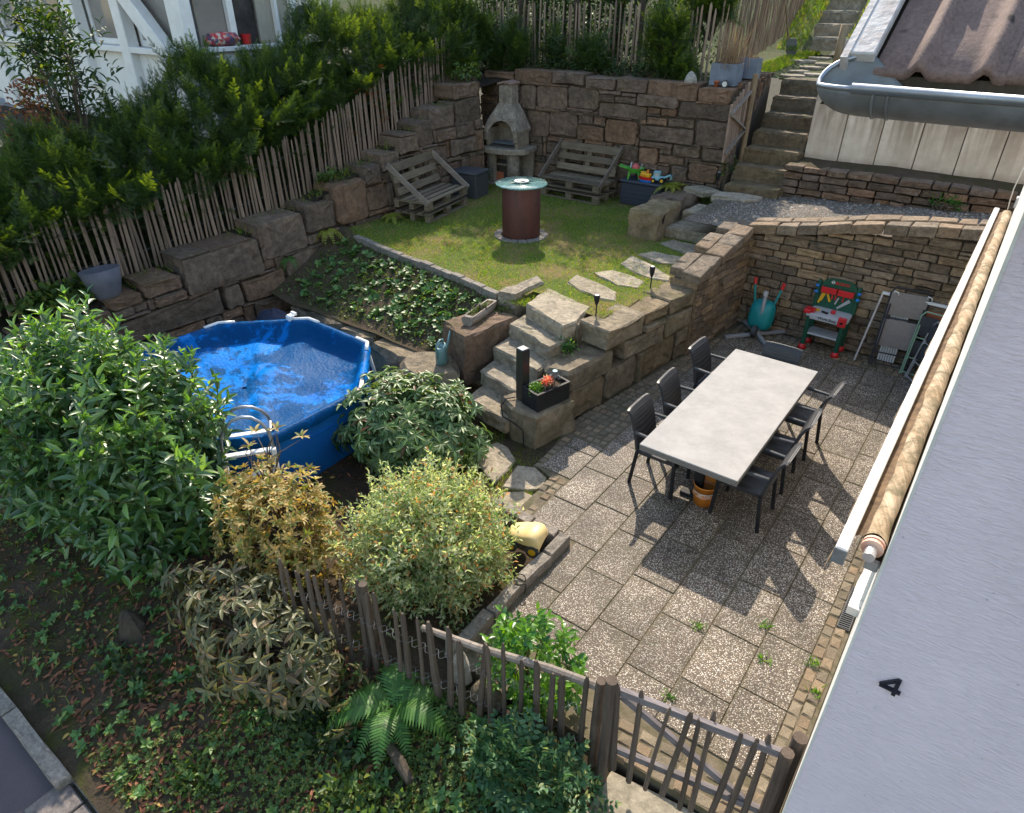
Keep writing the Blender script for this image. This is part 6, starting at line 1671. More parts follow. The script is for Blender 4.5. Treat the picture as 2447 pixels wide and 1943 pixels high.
# toys
TZ = 1.457
t = thing('toy_barrow', 'small green toy wheelbarrow heaped with a red ball on the navy box', 'toy wheelbarrow', (-6.0, 12.02, TZ), R(20))
mb = MB(); V = []; F = []; n = 16
for r_, z in ((.55, .11), (1, .2), (1.02, .205), (.93, .19), (.5, .125), (0, .125)):
    for k in range(n): a = 2 * math.pi * k / n; V.append((.19 * r_ * math.cos(a), .13 * r_ * math.sin(a), z))
for i in range(5):
    for k in range(n): F.append((i * n + k, i * n + (k + 1) % n, (i + 1) * n + (k + 1) % n, (i + 1) * n + k))
mb.add(V, F).build('tray', M['green'], t, True)
for x, y in ((-.09, -.07), (-.09, .07), (.08, -.07), (.08, .07)): MB().tube([(x, y, .13), (x * 1.25, y * 1.2, 0)], [.022, .014], 8).build('leg', M['green'], t)
for y in (-.06, .06): MB().tube([(-.15, y, .19), (-.3, y * 1.2, .235)], .013, 7).build('handle', M['green'], t)
tag(MB().lathe([(.001, .075)] + [(.075 * math.sin(a), .075 * math.cos(a)) for a in [math.pi * k / 10 for k in range(1, 10)]] + [(.001, -.075)], 16, (0, 0, 0)).build('ball', flat('faded_red_ball', (.55, .1, .1), .5), None, True), 'faded red ball in the green toy wheelbarrow', 'ball').location = (-5.98, 12.0, TZ + .21)
mb = MB().tube([(-5.9, 12.05, TZ + .18), (-5.85, 12.0, TZ + .28)], .012, 7); mb.tube([(-6.1, 12.02, TZ + .19), (-6.12, 12.1, TZ + .27)], .014, 7)
tag(mb.build('toy_shovel', M['lt_grey'], None, loc=(-6, 12, TZ + .2)), 'grey sand toys stuck beside the red ball', 'toy')
t = thing('toy_boat', 'red, blue and yellow toy boat on the navy storage box', 'toy boat', (-5.72, 11.93, TZ), R(-8))
hull = lambda z, s_: [(.16 * s_ * math.cos(a) * (1 if math.cos(a) < 0 else 1.15), .075 * s_ * math.sin(a), z) for a in [2 * math.pi * k / 14 for k in range(14)]]
def loft(a, b, m, nm):
    n = 14; MB().add(a + b, [tuple(range(n)), tuple(range(n, 2 * n))] + [(k, (k + 1) % n, n + (k + 1) % n, n + k) for k in range(n)]).build(nm, m, t)
loft(hull(0, .78), hull(.04, .9), M['blue'], 'keel'); loft(hull(.04, .92), hull(.085, 1.0), M['red'], 'hull')
MB().box((0, 0, .12), (.2, .1, .07), None, .012).build('cabin', M['yellow'], t)
mb = MB()
for x in (-.07, -.03, .01): mb.box((x, -.051, .12), (.02, .004, .035))
mb.build('window', M['orange'], t)
MB().tube([(.04, 0, .15), (.04, 0, .22)], .024, 10).build('funnel', M['orange'], t); MB().box((-.04, 0, .165), (.11, .085, .025), None, .006).build('roof', M['yellow'], t)
t = thing('toy_tractor', 'light blue toy tractor with yellow wheel hubs on the navy box', 'toy tractor', (-5.46, 11.98, TZ), R(12))
MB().box((-.03, 0, .085), (.22, .1, .07), None, .012).build('body', M['sky_blue'], t)
mb = MB().box((-.05, 0, .2), (.12, .11, .018), None, .006)
for x in (-.1, 0): 
    for y in (-.045, .045): mb.box((x, y, .155), (.014, .014, .09))
mb.build('cab', M['sky_blue'], t); MB().box((-.05, 0, .15), (.085, .08, .07), None, .004).build('cab_glass', M['lt_grey'], t)
for x, r_ in ((-.1, .045), (.06, .055)):
    for y in (-.065, .065):
        w = MB().tube([(x, y - .018, r_), (x, y + .018, r_)], r_, 14).build('wheel', M['black'], t); MB().tube([(x, y - .021, r_), (x, y + .021, r_)], r_ * .5, 10).build('hub', M['yellow'], w)
MB().bar((.08, 0, .1), (.2, 0, .16), .05, .03, (0, 0, 1), .006).build('loader_arm', M['sky_blue'], t); MB().box((.22, 0, .12), (.04, .12, .08), None, .01, .8).build('bucket', M['teal_grey'], t)

# yellow toy mower
t = thing('toy_mower', 'pale yellow ride-on toy with grey wheels parked in the shrub bed', 'toy vehicle', (-2.7, 3.86, .03), R(14))
V = []; F = []
prof = [(-.22, .14), (-.18, .19), (-.05, .23), (.04, .245), (.05, .26), (.13, .265), (.17, .25), (.2, .2), (.21, .14)]
for x, z in prof:
    for y, dz in ((-.15, -.03), (-.13, .0), (0, .012), (.13, 0), (.15, -.03)): V.append((x, y * (1 - .25 * max(0, -x) / .2), z + dz))
for i in range(len(prof) - 1):
    for j in range(4): F.append((i * 5 + j, i * 5 + j + 1, (i + 1) * 5 + j + 1, (i + 1) * 5 + j))
k = len(V)
V += [(v[0], v[1], min(v[2] - .02, .14)) for v in V]; rim = [j for j in range(5)] + [i * 5 + 4 for i in range(1, 9)] + [8 * 5 + j for j in range(3, -1, -1)] + [i * 5 for i in range(7, 0, -1)]
F += [(a, b, b + k, a + k) for a, b in zip(rim, rim[1:] + rim[:1])]
MB().add(V, F).build('bonnet', M['pale_yellow'], t, True)
MB().box((0, 0, .12), (.3, .2, .07), None, .015).build('chassis', M['grey_metal'], t)
for x in (-.13, .13):
    for y in (-.14, .14):
        w = MB().tube([(x, y - .025, .075), (x, y + .025, .075)], .078, 16).build('wheel', M['dark_grey'], t); MB().tube([(x, y - .029, .075), (x, y + .029, .075)], .045, 12).build('hub', M['yellow'], w)
t.scale = (.84, .84, .84)
# ring of hose at the kerb, stones and logs near the fence
mb = MB().tube([(-2.44 + .045 * math.cos(a) * 1.2, 3.4 + .045 * math.sin(a), .12 + .02 * math.sin(a)) for a in [2 * math.pi * k / 16 for k in range(16)]] + [(-2.37, 3.4, .1), (-2.36, 3.36, .02)], .005, 5)
tag(mb.build('hose_ring', M['black'], None, loc=(-2.43, 3.4, .1)), 'small black loop of hose lying on the granite kerb', 'hose')
def cone_rock(lab, x, y, z, r_, h, m, seed, cat='stone'):
    rg = random.Random(seed); V = []; F = []; n = 9
    for i, (q, zz) in enumerate(((1, 0), (1.02, .3), (.8, .6), (.42, .88), (.05, 1))):
        for k in range(n): a = 2 * math.pi * k / n; s_ = r_ * q * rg.uniform(.85, 1.15); V.append((s_ * math.cos(a), s_ * .7 * math.sin(a), h * zz + rg.uniform(-.02, .02) * h))
    for i in range(4):
        for k in range(n): F.append((i * n + k, i * n + (k + 1) % n, (i + 1) * n + (k + 1) % n, (i + 1) * n + k))
    F += [tuple(range(n)), tuple(4 * n + k for k in range(n))]
    o = MB().add(V, F).build('rock', m, None); o.location = (x, y, z); return tag(o, lab, cat)
cone_rock('pointed white stone standing behind the front pales by the kerb end', -2.28, 2.42, -.05, .085, .36, M['pebble'], 1)
cone_rock('white and grey upright stone under the variegated shrub behind the pales', -2.5, 2.55, -.08, .06, .3, M['pebble'], 2)
cone_rock('squat mossy stone between the front pales and the bright green shrub', -2.02, 2.42, -.08, .14, .22, M['block_stone'], 3)
cone_rock('grey-brown stump stone under the big glossy laurel', -5.05, 1.2, -.4, .17, .36, M['bark'], 4)
cone_rock('pale round rock on top of the tall back wall', -5.28, 12.42, 3.12, .115, .2, M['pebble'], 5)
o = MB().tube([(-.15, .05, 0), (0, 0, .02), (.14, -.05, .01)], [.035, .042, .03], 9).build('log', M['bark'], None); o.location = (-2.2, 1.66, -.08); tag(o, 'short grey log lying among the ferns', 'log')
o = MB().prism([(-.3, -.16), (0, -.2), (.3, -.12), (.34, .1), (0, .18), (-.32, .12)], -.2, .1, .08).build('mossy_stone', M['block_stone'], None); o.location = (-1.75, 2.0, -.25); tag(o, 'yellow-green mossy stone in striped sunlight below the pales', 'stone')

# ------------------------------------------------------------------ things on the walls
def zinc_box(x, y, z, w, d, h, rz, lab):
    t = thing('zinc_planter', lab, 'planter', (x, y, z), rz)
    mb = MB()
    for sx in (-1, 1): mb.box((sx * w / 2, 0, h / 2), (.012, d, h), None)
    for sy in (-1, 1): mb.box((0, sy * d / 2, h / 2), (w - .012, .012, h), None)
    mb.box((0, 0, .01), (w - .02, d - .02, .015)); mb.build('box', M['blue_box'], t); MB().box((0, 0, h * .8), (w - .015, d - .015, .01)).build('soil', M['soil'], t)
zinc_box(-4.72, 12.62, 3.12, .46, .3, .34, 0, 'wide blue-grey zinc planter with tall dry grass on the wall corner')
zinc_box(-4.5, 13.15, 3.2, .3, .3, .32, R(4), 'smaller blue-grey zinc planter set further back by the paling fence')
t = tag(MB().lathe([(.0, 0), (.034, 0), (.045, .085), (.05, .085), (.05, .1), (.0, .1)], 14).build('flower_pot', M['terracotta'], None, True), 'tiny terracotta pot in front of the wide zinc planter', 'pot'); t.location = (-4.78, 12.38, 3.1)
t = thing('round_lantern', 'small round dark lantern with a pale face beside the terracotta pot', 'lantern', (-4.62, 12.36, 3.16))
MB().tube([(0, .02, 0), (0, -.02, 0)], .062, 16).build('housing', M['dark_grey'], t); MB().tube([(0, -.021, 0), (0, -.026, 0)], .042, 14).build('face', M['white_plaster'], t)
t = thing('flower_pot', 'large grey pot standing tilted on the wall below the hedge', 'pot', (-9.42, 3.55, .98)); t.rotation_euler = (R(0), R(-8), 0)
MB().lathe([(.0, 0), (.13, 0), (.16, .04), (.225, .24), (.255, .4), (.235, .4), (.2, .22), (.14, .1), (.0, .1)], 28).build('pot', M['grey_pot'], t, True)
MB().lathe([(.0, .3), (.225, .3)], 20).build('soil', M['soil'], t)
t = thing('shovel', 'long-handled shovel leaning on the dense paling fence', 'shovel', (-5.2, 17.6, 3.2))
MB().tube([(-5.27, 17.62, 3.6), (-5.5, 17.22, 4.8)], .022, 8).build('handle', M['post_wood'], t, world=True)
MB().add([(-5.3, 17.6, 3.62), (-5.1, 17.68, 3.6), (-5.06, 17.72, 3.35), (-5.18, 17.72, 3.14), (-5.29, 17.66, 3.35), (-5.3, 17.63, 3.62), (-5.1, 17.71, 3.6), (-5.06, 17.75, 3.35), (-5.18, 17.75, 3.14), (-5.29, 17.69, 3.35)], [(0, 1, 2, 3, 4), (5, 6, 7, 8, 9)] + [(k, (k + 1) % 5, 5 + (k + 1) % 5, 5 + k) for k in range(5)]).build('blade', M['zinc_dull'], t, world=True)
t = tag(MB().tube([(0, 0, -.3), (0, 0, .7)], [.075, .07], 12).build('round_post', M['post_wood'], None, True), 'stout round wooden post at the landing above the steep stairs', 'post'); t.location = (-3.87, 16.5, 3.25)
t = tag(MB().box((0, 0, 0), (.9, .04, .28), None, .006).build('board', M['old_white'], None), 'grey board fixed beside the round wooden post', 'board'); t.location = (-3.35, 16.55, 3.55)
t = tag(MB().tube([(0, 0, -.3), (.06, 0, 1.4)], .05, 10).build('round_post', M['bark'], None, True), 'tall dark post beside the top flight of steps', 'post'); t.location = (-4.0, 19.3, 4.0)
# ------------------------------------------------------------------ foliage
G_ = np.random.default_rng(11)
def nrm(v): return v / np.maximum(np.linalg.norm(v, axis=-1, keepdims=True), 1e-6)
def rand_dirs(n, g=G_): return nrm(g.normal(size=(n, 3)))
def leaf_tmpl(rings=(0, .22, .5, .8, 1), widths=(.06, .75, 1, .6, .03), fold=.12, droop=.22, poly=4):
    V = []; F = []
    for t_, w in zip(rings, widths):
        z = -droop * t_ * t_
        V += [(-.5 * w, t_, z + fold * w), (0, t_, z), (.5 * w, t_, z + fold * w)]
    for i in range(len(rings) - 1):
        for j in range(2): a = i * 3 + j; F.append((a, a + 1, a + 4, a + 3))
    return np.array(V), np.array(F)
LEAF = leaf_tmpl()
LEAF_N = leaf_tmpl(widths=(.1, .8, 1, .7, .05), fold=.1, droop=.3)
DIAMOND = (np.array([(0, 0, 0), (.5, .45, .1), (0, 1, -.12), (-.5, .45, .1)]), np.array([(0, 1, 2), (0, 2, 3)]))
def scatter(tmpl, P, D, N, L, W):
    """leaf template at points P, pointing along D, face towards N"""
    V, F = tmpl; m = len(P)
    y = nrm(D); x = nrm(np.cross(y, N)); z = np.cross(x, y)
    L = np.broadcast_to(np.asarray(L, float), (m,)); W = np.broadcast_to(np.asarray(W, float), (m,))
    out = (P[:, None, :] + V[None, :, 0:1] * (x * W[:, None])[:, None, :] + V[None, :, 1:2] * (y * L[:, None])[:, None, :] + V[None, :, 2:3] * (z * L[:, None])[:, None, :])
    k = len(V); FF = (F[None] + (np.arange(m) * k)[:, None, None]).reshape(-1, F.shape[1])
    return out.reshape(-1, 3), FF
def merge(parts):
    Vs = []; Fs = []; k = 0
    for V, F in parts: Vs.append(V); Fs.append(F + k); k += len(V)
    return np.concatenate(Vs), np.concatenate(Fs)
def leaves_obj(t, name, tmpl, data, m, singles=0, kind='stuff', smooth=False, camdir=True):
    """the nearest 'singles' leaves as parts of their own, the rest as one part"""
    P, D, N, L, W = data; n = len(P)
    L = np.broadcast_to(np.asarray(L, float), (n,)).copy(); W = np.broadcast_to(np.asarray(W, float), (n,)).copy()
    order = np.arange(n)
    if singles:
        C_ = np.array([0, 0, 4.5]); dv = P - C_; dist = np.linalg.norm(dv, axis=1)
        f = nrm(C_ - P); mid = P.mean(0); out = nrm(P - mid)
        score = (out * f).sum(1) * 1.0 - dist * .05 + L * 2 + G_.random(n) * .25
        order = np.argsort(-score); s = order[:singles]
        key = {}
        base = bpy.data.meshes.new('leaf'); base.from_pydata(tmpl[0].tolist(), [], tmpl[1].tolist()); base.materials.append(m); base.update()
        x_ = nrm(np.cross(nrm(D), N)); z_ = np.cross(x_, nrm(D)); y_ = nrm(D); off = world_loc(t)
        for i in s:
            o = bpy.data.objects.new('leaf', base); link(o, t)
            Mx = Matrix(((x_[i][0] * W[i], y_[i][0] * L[i], z_[i][0] * L[i], P[i][0] - off.x), (x_[i][1] * W[i], y_[i][1] * L[i], z_[i][1] * L[i], P[i][1] - off.y), (x_[i][2] * W[i], y_[i][2] * L[i], z_[i][2] * L[i], P[i][2] - off.z), (0, 0, 0, 1)))
            o.matrix_local = Mx
        r_ = order[singles:]
    else: r_ = order
    if len(r_):
        V, F = scatter(tmpl, P[r_], D[r_], N[r_], L[r_], W[r_])
        mesh_np(name, V, F, m, t, smooth, kind)

def blob(n, c, r, lo=-.5, inner=.0, g=G_, lump=.14, freq=3.0):
    """points near the surface of a lumpy ellipsoid, with outward directions"""
    d = rand_dirs(int(n * 2.2), g); d = d[d[:, 2] > lo][:n]
    ph = np.sin(d[:, 0] * freq * 1.7 + c[0] * 3) * np.cos(d[:, 1] * freq * 2.1 + c[1]) + .6 * np.sin(d[:, 2] * freq * 3 + d[:, 0] * freq * 2.3)
    s = (1 + lump * ph) * (1 - inner * g.random(len(d)) ** 1.6)
    return np.array(c) + d * np.array(r) * s[:, None], nrm(d / np.array(r)), s
def stems_obj(t, base, tips, m, r0=.02, n=14, name='stem'):
    mb = MB(); rg = random.Random(n)
    for i in range(n):
        b = Vector(base) + Vector((rg.uniform(-.06, .06), rg.uniform(-.06, .06), 0)); e = Vector(tips[rg.randrange(len(tips))]); mid = b.lerp(e, .5) + Vector((rg.uniform(-.1, .1), rg.uniform(-.1, .1), .1))
        mb.tube([b, mid, b.lerp(e, .93)], [r0, r0 * .6, r0 * .25], 5, False)
    mb.build(name, m, t, world=True)

def shoot_leaves(tips, dirs, per, step, L, W, spread, g=G_, upbias=.3, jit=.25):
    """leaves in spirals along the last stretch of each shoot"""
    n = len(tips); Ps = []; Ds = []; Ns = []; Ls = []
    a = nrm(np.cross(dirs, np.tile([0.12, .3, 1.0], (n, 1)))); b = np.cross(dirs, a)
    ph = g.random(n) * 6.28
    for k in range(per):
        ang = ph + k * 2.4; out = a * np.cos(ang)[:, None] + b * np.sin(ang)[:, None]
        p = tips - dirs * (step * k)
        f = spread * (0.45 + .55 * min(1, k / max(1, per * .4)))
        d = nrm(dirs * (1 - f) + out * f + np.array([0, 0, upbias * .3]) + g.normal(size=(n, 3)) * jit * .5)
        Ps.append(p); Ds.append(d); Ns.append(nrm(dirs * .8 + np.array([0, 0, upbias + .35]) + g.normal(size=(n, 3)) * jit)); Ls.append(L * (0.65 + .35 * min(1, (k + 1) / 3)) * g.uniform(.8, 1.15, n))
    P = np.concatenate(Ps); D = np.concatenate(Ds); N = np.concatenate(Ns); L_ = np.concatenate(Ls)
    return P, D, N, L_, L_ * (W / L)

def whorls(tips, dirs, per, L, W, spread, g=G_, droop=.0):
    n = len(tips); Ps = []; Ds = []; Ns = []; Ls = []
    a = nrm(np.cross(dirs, np.tile([.1, .3, 1.0], (n, 1)))); b = np.cross(dirs, a); ph = g.random(n) * 6.28
    for k in range(per):
        ang = ph + k * 2 * math.pi / per + g.normal(size=n) * .2; out = a * np.cos(ang)[:, None] + b * np.sin(ang)[:, None]
        f = spread * g.uniform(.75, 1.15, n)[:, None]
        Ps.append(tips - dirs * g.uniform(0, .02, n)[:, None]); Ds.append(nrm(dirs * (1 - f) + out * f + np.array([0, 0, -droop]))); Ns.append(nrm(dirs + g.normal(size=(n, 3)) * .15)); Ls.append(L * g.uniform(.7, 1.15, n))
    L_ = np.concatenate(Ls)
    return np.concatenate(Ps), np.concatenate(Ds), np.concatenate(Ns), L_, L_ * (W / L)

# --- big glossy laurel
t = thing('cherry_laurel', 'big glossy cherry laurel bush in front of the pool at the left edge', 'shrub', (-6.3, 1.9, -.3))
P, D, S = blob(760, (-6.6, 2.0, .5), (1.5, .92, 1.32), -.55, .32, lump=.14)
keep = P[:, 2] > h_verge(-6, 1.4) + .1; P = P[keep]; D = D[keep]
dirs = nrm(D * .85 + np.array([0.05, -.02, .75]) + G_.normal(size=P.shape) * .25)
data = shoot_leaves(P, dirs, 10, .04, .185, .06, .85, upbias=.6)
leaves_obj(t, 'leaves', LEAF, data, M['laurel'], 300)
k_ = G_.random(len(P)) < .16; Px = P[k_ & (P[:, 2] > .7)]; Dx = nrm(dirs[k_ & (P[:, 2] > .7)] + np.array([.05, 0, .7])); Px = Px + Dx * G_.uniform(.15, .38, (len(Px), 1))
leaves_obj(t, 'long_shoot_leaves', LEAF, shoot_leaves(Px, Dx, 12, .036, .15, .046, .8, upbias=.5), M['laurel'])
for p, d in zip(Px, Dx): MB().tube([Vector(p - d * .5), Vector(p)], [.007, .004], 4, False).build('shoot', M['stem'], t, world=True)
top = P[:, 2] > .9; Pt = P[top]; dt = dirs[top]
Pu = Pt + dt * .1
leaves_obj(t, 'young_leaves', LEAF, whorls(Pu, dt, 4, .09, .035, .45), M['laurel_young'], 0)
mb = MB()
for p, d in zip(P[::2], dirs[::2]): mb.tube([Vector(p - d * .42), Vector(p + d * .1)], [.007, .004], 4, False)
mb.build('shoot', M['stem'], t, world=True)
stems_obj(t, (-5.6, 1.5, -.35), P - D * .3, M['bark'], .035, 22, 'trunk')
# --- rhododendron by the pool
t = thing('rhododendron', 'dark rosette-leaved rhododendron between the pool and the stone steps', 'shrub', (-4.7, 4.45, -.12))
P, D, S = blob(330, (-4.72, 4.42, .3), (.93, .72, .55), -.35, .25, lump=.1)
dirs = nrm(D * .8 + np.array([0, 0, .6]) + G_.normal(size=P.shape) * .2)
leaves_obj(t, 'leaves', LEAF_N, whorls(P, dirs, 9, .125, .036, .78, droop=.12), M['rhodo'], 300)
P2, D2, S2 = blob(200, (-4.72, 4.42, .25), (.75, .6, .42), -.4, .3); leaves_obj(t, 'inner_leaves', LEAF_N, whorls(P2, nrm(D2 + [0, 0, .4]), 8, .12, .034, .85, droop=.3), M['rhodo'])
stems_obj(t, (-4.72, 4.42, -.12), P - D * .06, M['twig'], .02, 40)
# --- variegated willow
t = thing('dappled_willow', 'round cream and green variegated willow bush beside the patio kerb', 'shrub', (-3.2, 3.15, -.12))
P, D, S = blob(1300, (-3.22, 3.12, .38), (.72, .72, .64), -.6, .3, lump=.2, freq=4)
dirs = nrm(D * .9 + np.array([0, 0, .35]) + G_.normal(size=P.shape) * .45)
leaves_obj(t, 'leaves', DIAMOND, shoot_leaves(P, dirs, 11, .024, .062, .022, .7, jit=.5), M['willow'])
P2, D2, S2 = blob(500, (-3.22, 3.12, .36), (.55, .55, .5), -.7, .4); leaves_obj(t, 'inner_leaves', DIAMOND, shoot_leaves(P2, nrm(D2 + G_.normal(size=P2.shape) * .5), 6, .03, .06, .022, .7), M['willow'])
k_ = G_.random(len(P)) < .07; Px = P[k_] + D[k_] * G_.uniform(.05, .16, (int(k_.sum()), 1)) + np.array([0, 0, .02]); leaves_obj(t, 'shoot_leaves', DIAMOND, shoot_leaves(Px, nrm(D[k_] + [0, 0, .5]), 12, .018, .05, .016, .6, jit=.4), M['willow'])
stems_obj(t, (-3.2, 3.15, -.12), P - D * .04, M['twig'], .012, 130)
# --- browning azalea behind the fence
t = thing('azalea', 'sparse yellow-brown azalea between the laurel and the variegated bush', 'shrub', (-4.5, 2.45, -.12))
P, D, S = blob(800, (-4.52, 2.45, .28), (.72, .5, .62), -.55, .5, lump=.2, freq=4)
dirs = nrm(D * .7 + np.array([0, 0, .6]) + G_.normal(size=P.shape) * .4)
leaves_obj(t, 'leaves', LEAF_N, whorls(P, dirs, 6, .066, .023, .62), M['azalea'], 200)
stems_obj(t, (-4.5, 2.45, -.12), P - D * .03, M['twig'], .013, 110)
Pq = np.array([(-5.05, 2.75, 1.0), (-4.85, 2.85, 1.05), (-4.62, 2.95, 1.0), (-4.95, 2.6, .95)]); leaves_obj(t, 'top_leaves', LEAF_N, whorls(Pq, np.tile([0, 0, 1.0], (4, 1)), 7, .1, .03, .65), M['azalea']); stems_obj(t, (-4.75, 2.6, .5), Pq, M['twig'], .008, 12)
# --- grey-green rhododendron on the bank
t = thing('rhododendron', 'straggly grey-green rhododendron hanging over the bank below the pales', 'shrub', (-3.9, 1.65, -.2))
P, D, S = blob(230, (-3.85, 1.66, .08), (1.0, .42, .42), -.4, .35, lump=.2, freq=4)
dirs = nrm(D * .8 + np.array([0, -.25, .5]) + G_.normal(size=P.shape) * .25)
leaves_obj(t, 'leaves', LEAF_N, whorls(P, dirs, 7, .115, .034, .8, droop=.2), M['grey_rhodo'], 300)
stems_obj(t, (-3.9, 1.75, -.2), P - D * .03, M['twig'], .014, 60)
# --- bright shrub at the fence
t = thing('bright_laurel', 'bright green glossy young shrub behind the pales at the patio edge', 'shrub', (-1.78, 2.62, 0))
P, D, S = blob(130, (-1.75, 2.62, .36), (.4, .3, .42), -.6, .3, lump=.15)
dirs = nrm(D * .6 + np.array([0, 0, .9]) + G_.normal(size=P.shape) * .25)
leaves_obj(t, 'leaves', LEAF, shoot_leaves(P, dirs, 6, .028, .085, .042, .7), M['skimmia'], 300)
stems_obj(t, (-1.78, 2.62, 0), P, M['stem'], .008, 40)
# --- blue-green shrub in front
def pinnate(tips, dirs, per, step, L, W, g=G_):
    n = len(tips); side = nrm(np.cross(dirs, np.tile([0, .2, 1.0], (n, 1)))); Ps = []; Ds = []; Ns = []
    for k in range(per):
        for s_ in (-1, 1):
            Ps.append(tips - dirs * step * k); Ds.append(nrm(dirs * .5 + side * s_ + g.normal(size=(n, 3)) * .12)); Ns.append(np.cross(side, dirs) + g.normal(size=(n, 3)) * .1)
    Ps.append(tips); Ds.append(dirs); Ns.append(np.cross(side, dirs))
    P = np.concatenate(Ps); L_ = L * g.uniform(.8, 1.1, len(P)); return P, np.concatenate(Ds), np.concatenate(Ns), L_, L_ * (W / L)
t = thing('wild_rose', 'blue-green shrub with paired leaflets in front of the gate post', 'shrub', (-1.38, 2.1, -.3))
P, D, S = blob(330, (-1.4, 2.08, .0), (.5, .3, .4), -.5, .45, lump=.2, freq=4)
dirs = nrm(D * .9 + np.array([0, -.1, .45]) + G_.normal(size=P.shape) * .3)
leaves_obj(t, 'leaves', LEAF, pinnate(P, dirs, 4, .036, .05, .026), M['bluebush'], 300)
stems_obj(t, (-1.38, 2.12, -.35), P, M['stem'], .007, 60)

# --- ferns
def frond(t, base, dirv, length, droop, m, pairs=20, wid=.3, name='frond'):
    d = Vector((dirv[0], dirv[1], 0)).normalized(); side = Vector((-d.y, d.x, 0)); parts = []; pts = []
    for k in range(pairs + 1):
        q = k / pairs; pts.append(Vector(base) + d * (length * (q * .85)) + Vector((0, 0, length * (dirv[2] * q - droop * q * q))))
    V = []; F = []
    for k in range(1, pairs + 1):
        p = pts[k]; tan = (pts[k] - pts[k - 1]).normalized(); q = k / pairs
        L = length * wid * (min(1, q * 3.2) * (1 - q) ** .7 + .03); n_ = side.cross(tan)
        for s_ in (-1, 1):
            e = p + (side * s_ * .93 + tan * .42) * L - n_ * 0 + Vector((0, 0, -.12 * L)); w = tan * (length / pairs * .42)
            mid = p.lerp(e, .55) + Vector((0, 0, .05 * L))
            i = len(V); V += [p - w, mid - w * .9, e, mid + w * .9, p + w]; F += [(i, i + 1, i + 3), (i, i + 3, i + 4), (i + 1, i + 2, i + 3)]
    V = [tuple(v) for v in V]; mesh_np(name, V, F, m, t)
    MB().tube(pts, [.004] * len(pts), 4, False).build('rachis', M['stem'], t, world=True) if False else None
def fern(lab, x, y, z, n, L, m, seed, up=.75, dr=.8, a0=0, a1=6.28, pairs=20):
    t = thing('fern', lab, 'fern', (x, y, z)); rg = random.Random(seed)
    for k in range(n):
        a = a0 + (a1 - a0) * (k + .5) / n + rg.uniform(-.2, .2); frond(t, (x, y, z), (math.cos(a), math.sin(a), up * rg.uniform(.8, 1.2)), L * rg.uniform(.75, 1.15), dr, m, pairs)
    return t
fern('large green fern with arching fronds below the pales', -2.52, 1.9, .0, 9, .58, M['fern'], 1, .75, 1.0, pairs=22)
fern('small fern tuft low on the shady bank left of the mossy stone', -1.95, 1.72, -.35, 6, .26, M['fern'], 2)
fern('yellow-green fern growing out of the big wall blocks above the pool', -9.1, 7.05, 1.1, 8, .36, M['fern_yellow'], 3, .4, 1.0, -1.9, 1.9, 12)
fern('little green fern lower on the wall blocks above the pool', -9.1, 6.2, .86, 6, .26, M['fern'], 4, .4, 1.0, -1.9, 1.9, 12)
fern('yellowing fern at the foot of the wall beside the sideways bench', -8.9, 8.35, 1.08, 7, .34, M['fern_yellow'], 5, .5, .9, pairs=12)
fern('yellow-green fern behind the navy toy box', -5.2, 12.0, 1.4, 10, .45, M['fern_yellow'], 6, .7, .8, pairs=14)
fern('dark fern in the wall joint beside the barbecue', -9.0, 11.0, 1.4, 6, .4, M['fern'], 7, .5, 1.0, -1.6, 1.2, 12)

# --- yew hedge
SPR = []
F_ = []
for k in range(9):
    y = .1 + k * .1; w = .27 * (1 - .35 * k / 9)
    for s_ in (-1, 1):
        i = len(SPR); SPR += [(0, y - .03, 0), (0, y + .04, 0), (s_ * w, y + .13, .02)]; F_.append((i, i + 1, i + 2))
i = len(SPR); SPR += [(-.02, 0, 0), (.02, 0, 0), (0, 1.0, 0)]; F_.append((i, i + 1, i + 2))
SPRIG = (np.array(SPR), np.array(F_))
def yew_shoots(tips, dirs, g, n_side=8, L=.16, length=.42):
    """feathery branchlets: sprigs left and right of each shoot"""
    n = len(tips); side = nrm(np.cross(dirs, np.tile([.1, .2, 1.0], (n, 1)) + g.normal(size=(n, 3)) * .4)); up = np.cross(side, dirs)
    Ps = []; Ds = []; Ns = []; Ls = []
    for k in range(n_side):
        q = k / n_side; p = tips - dirs * (length * q)
        for s_ in (-1, 1):
            Ps.append(p); Ds.append(nrm(dirs * .75 + side * s_ * .85 + g.normal(size=(n, 3)) * .18)); Ns.append(up + g.normal(size=(n, 3)) * .2); Ls.append(L * (.55 + .6 * q) * g.uniform(.8, 1.2, n))
    Ps.append(tips); Ds.append(dirs); Ns.append(up); Ls.append(np.full(n, L))
    L_ = np.concatenate(Ls); return np.concatenate(Ps), np.concatenate(Ds), np.concatenate(Ns), L_, L_ * .95
t = thing('yew_hedge', 'long untrimmed dark yew hedge leaning over the paling fence at the left', 'hedge', (-10.7, 6, 1.5))
g = np.random.default_rng(5)
n = 3000
yy = g.uniform(.6, 13.2, n)
base = np.interp(yy, [0, 3, 4.5, 6, 8, 10, 12, 13.5], [1.0, 1.05, 1.2, 1.5, 1.9, 2.5, 3.0, 3.1])
topz = np.interp(yy, [0, 3.3, 4.3, 5.4, 6.2, 8, 10, 12, 13.5], [2.1, 2.2, 2.75, 2.95, 3.2, 3.6, 4.05, 4.1, 4.1]) + .22 * np.sin(yy * 2.3) + .15 * np.sin(yy * 5.1 + 1)
q = g.random(n) ** .8
ang = q * 2.5 - .35
hw = np.interp(yy, [0, 4, 8, 13], [1.0, .95, .8, .75])
cx = -10.75 + .0 * yy
zz = base + .3 + (topz - base - .3) * np.sin(np.clip(ang, 0, 1.57)) ** 1.1
